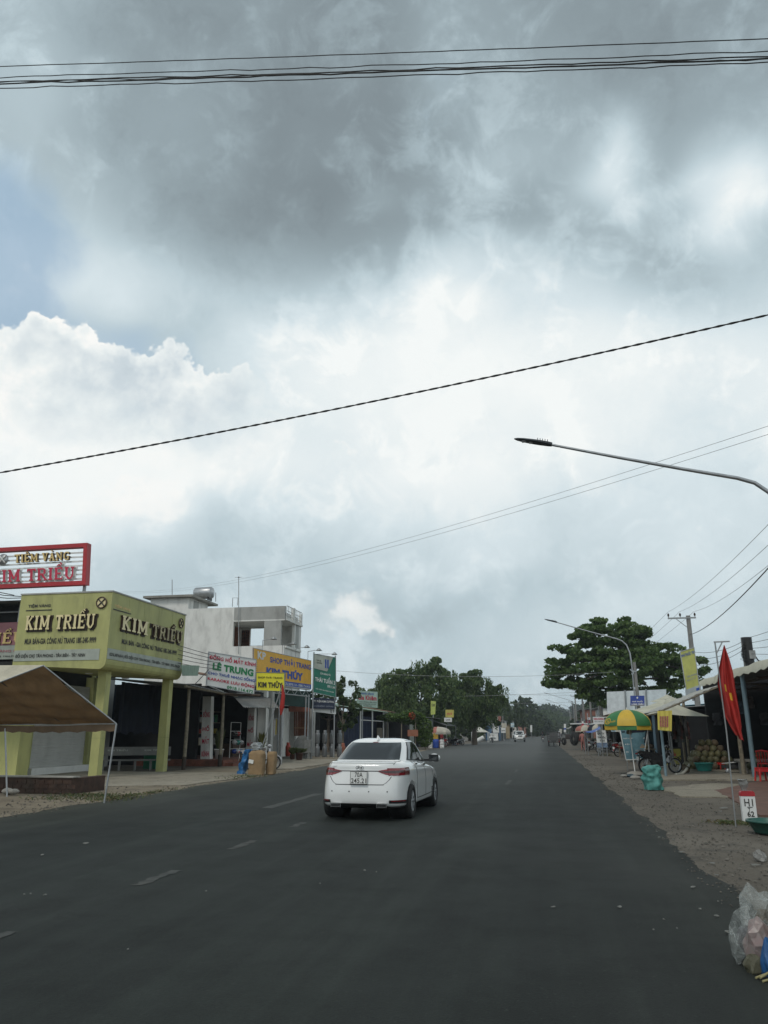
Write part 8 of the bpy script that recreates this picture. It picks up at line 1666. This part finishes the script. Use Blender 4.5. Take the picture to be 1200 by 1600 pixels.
# tropical almond with layered branches
tree('large tropical almond tree with layered crown over the market stalls', (7.6,75,0), 12.5, 8, [(-1.2,0,11.1,2.9,2.4,.8),(-2.8,0,10.2,2.3,2.4,.75),(1.2,0,10.7,1.9,2,.7),(0,0,10.2,2.6,2.4,.8),(-3.8,0,8.9,2.6,2.4,.85),(-.2,0,9.2,3.4,3,1.1),(1.5,0,8.4,3.2,2.6,1.0),(-2.2,0,8.0,3.0,2.6,1.0),(3.2,0,9.0,2.3,2.2,.6),(5.2,0,8.0,2.2,2,.55),(6.6,0,7.0,1.5,1.6,.42),(-5.4,0,7.3,2.1,2,.95),(-2.4,-1,6.9,2.9,2.8,1.1),(1.2,-1,7.0,3.2,2.9,1.2),(4.2,0,6.4,2.2,2.2,1.0),(3.6,0,7.6,2.4,2.2,.9),(-4.6,-1,5.9,2.2,2,.75),(-1.0,-1,5.6,2.9,2.4,.85),(-6.1,0,6.1,1.1,1.1,.45),(2.4,-1,5.0,2.8,2,.8),(-3.2,-1,4.9,2.0,1.6,.8),(-5.0,-.5,6.6,1.9,1.8,.9),(-.4,-1,4.6,2.2,1.8,.8),(5.6,0,7.2,1.6,1.6,.7),(-4.6,-.6,8.0,1.8,1.7,.5)], almond, .34, 31000, 41, .34, 0, .45, trunk_h=9.5)
# far trees down both sides
FT = [((-13.5,150,0),9.5,3.8,5,'round dark tree behind the kiosk'),((-13.5,180,0),9.5,4.4,6,'broad dark tree behind the cream boards'),((-12.5,222,0),11,4.5,7,'tall dark tree in the middle of the far tree line'),((-5.6,300,0),14.5,5.5,9,'tallest far tree with a pointed crown beyond the oncoming car'),((-1.5,330,0),10.5,5,7,'lower tree on the road side of the pointed far tree'),((4,420,0),12,8,6,'rounded distant tree before the end of the road'),((30,640,0),22,16,12,'pale distant tree closing the end of the road'),((6,560,0),20,16,12,'pale distant tree left of the vanishing road'.replace('left of','on the kiosk side of')),((30,420,0),14,10,8,'distant tree over the end of the market row'),((20,300,0),12,6,6,'distant bushy tree beyond the market row'),((14,240,0),9,5,5,'small dark tree among the far market roofs'),((12,180,0),9,5,5,'dark tree behind the ochre market shop'),((13,130,0),8,4.5,4,'dark tree behind the brick coloured house'),((-19,176,0),12,6,6,'wide tree set back behind the kiosk row')]
for i, (b_, h, sp_, rz_, l_) in enumerate(FT):
    r_ = random.Random(100+i); cl = [(0,0,h*.78,sp_*.5,sp_*.5,h*.2),(sp_*.4,0,h*.56,sp_*.55,sp_*.5,h*.2),(-sp_*.45,0,h*.58,sp_*.55,sp_*.5,h*.2),(0,-1,h*.42,sp_*.9,sp_*.6,h*.24),(sp_*.3,0,h*.7,sp_*.4,sp_*.4,h*.16),(-sp_*.2,0,h*.88,sp_*.3,sp_*.3,h*.12),(sp_*.6,-1,h*.34,sp_*.5,sp_*.4,h*.16),(-sp_*.7,-1,h*.34,sp_*.5,sp_*.4,h*.16),(sp_*.3,-1,h*.15,sp_*.6,sp_*.4,h*.15),(-sp_*.4,-1,h*.15,sp_*.6,sp_*.4,h*.15)]
    tree(l_, b_, h, sp_, cl, farl if i > 3 else darkl, .5+.0032*b_[1]*.7, 3600, 100+i, .3, .3, .3, group='far trees')
def conifer(label, base, h, w_, seed):
    r_ = random.Random(seed); T = thing('conifer', label, 'tree', base, group='tiered conifers'); B = Vector(base); m = MB(); m.tube([B, B+Vector((0,0,h))], [.3,.06], barkm, 8); m.build('trunk', T); m = MB(); z = h*.35
    while z < h*1.0: f = (z/h-.35)/.65; rr = w_*(1-f*.75)*(.75+.25*math.sin(z*2.6)); leafcloud(m, B+Vector((0,0,z)), (rr,rr,.55), 90, .6, darkl, r_, .8); z += .75
    m.build('crown', T)
for i, (px, py, Y_) in enumerate(((792.5,1094,215),(806,1094.5,220),(815.5,1097,225))): a = at(px,py,Y=Y_); conifer(('first','second','third')[i]+' tiered conifer rising above the kiosk side tree line', (a.x,Y_,0), a.z, 1.7, 200+i)
# woodland that closes the view behind the shops
def woods(name, label, rows, seed, mt):
    r_ = random.Random(seed); m = MB()
    for (x, y, h, rr) in rows:
        for _ in range(5): leafcloud(m, (x+r_.uniform(-rr,rr)*.5, y+r_.uniform(-rr,rr), h*r_.uniform(.35,.8)), (rr*.7, rr*.7, h*.30), 150, 1.1, mt, r_, .3)
    m.build(name, label=label, cat='woodland', kind='stuff')
r_ = random.Random(9)
woods('woodland', 'mass of trees far behind the shops on the jewellery shop side', [(-42-r_.uniform(0,25), 14+i*12.5, r_.uniform(5,7), 6) for i in range(34)]+[(-18-r_.uniform(0,8)+bend(260+i*16)*.9, 260+i*16, r_.uniform(8,12), 8) for i in range(14)]+[(-20+i*9, 470+r_.uniform(0,20), r_.uniform(9,12), 9) for i in range(14)], 51, darkl)
woods('woodland', 'mass of trees far behind the market side', [(20+r_.uniform(0,20), 45+i*12, r_.uniform(3.5,5.5), 6) for i in range(26)]+[(20+r_.uniform(0,10)+bend(270+i*16), 270+i*16, r_.uniform(7,11), 8) for i in range(12)], 52, darkl)
# ================================================================== hazy air
HAZE = True
if HAZE:
    m = MB(); m.b2((-160,-30,-1),(140,900,27), None if False else M['white']); o = m.build('haze', label='thin grey haze hanging in the street', kind='stuff')
    hz = bpy.data.materials.new('haze'); hz.use_nodes = True; n = NT(hz.node_tree); n.n.clear(); out = n.new('ShaderNodeOutputMaterial'); v = n.new('ShaderNodeVolumePrincipled'); v.inputs['Density'].default_value = .00042; v.inputs['Color'].default_value = (.80,.86,.92,1); v.inputs['Anisotropy'].default_value = .2; n.l.new(v.outputs[0], out.inputs['Volume'])
    o.data.materials.clear(); o.data.materials.append(hz)
SC.cycles.volume_bounces = 0; SC.cycles.max_bounces = 8; SC.cycles.diffuse_bounces = 3; SC.cycles.transparent_max_bounces = 12
SC.cycles.use_adaptive_sampling = True; SC.cycles.adaptive_threshold = .015
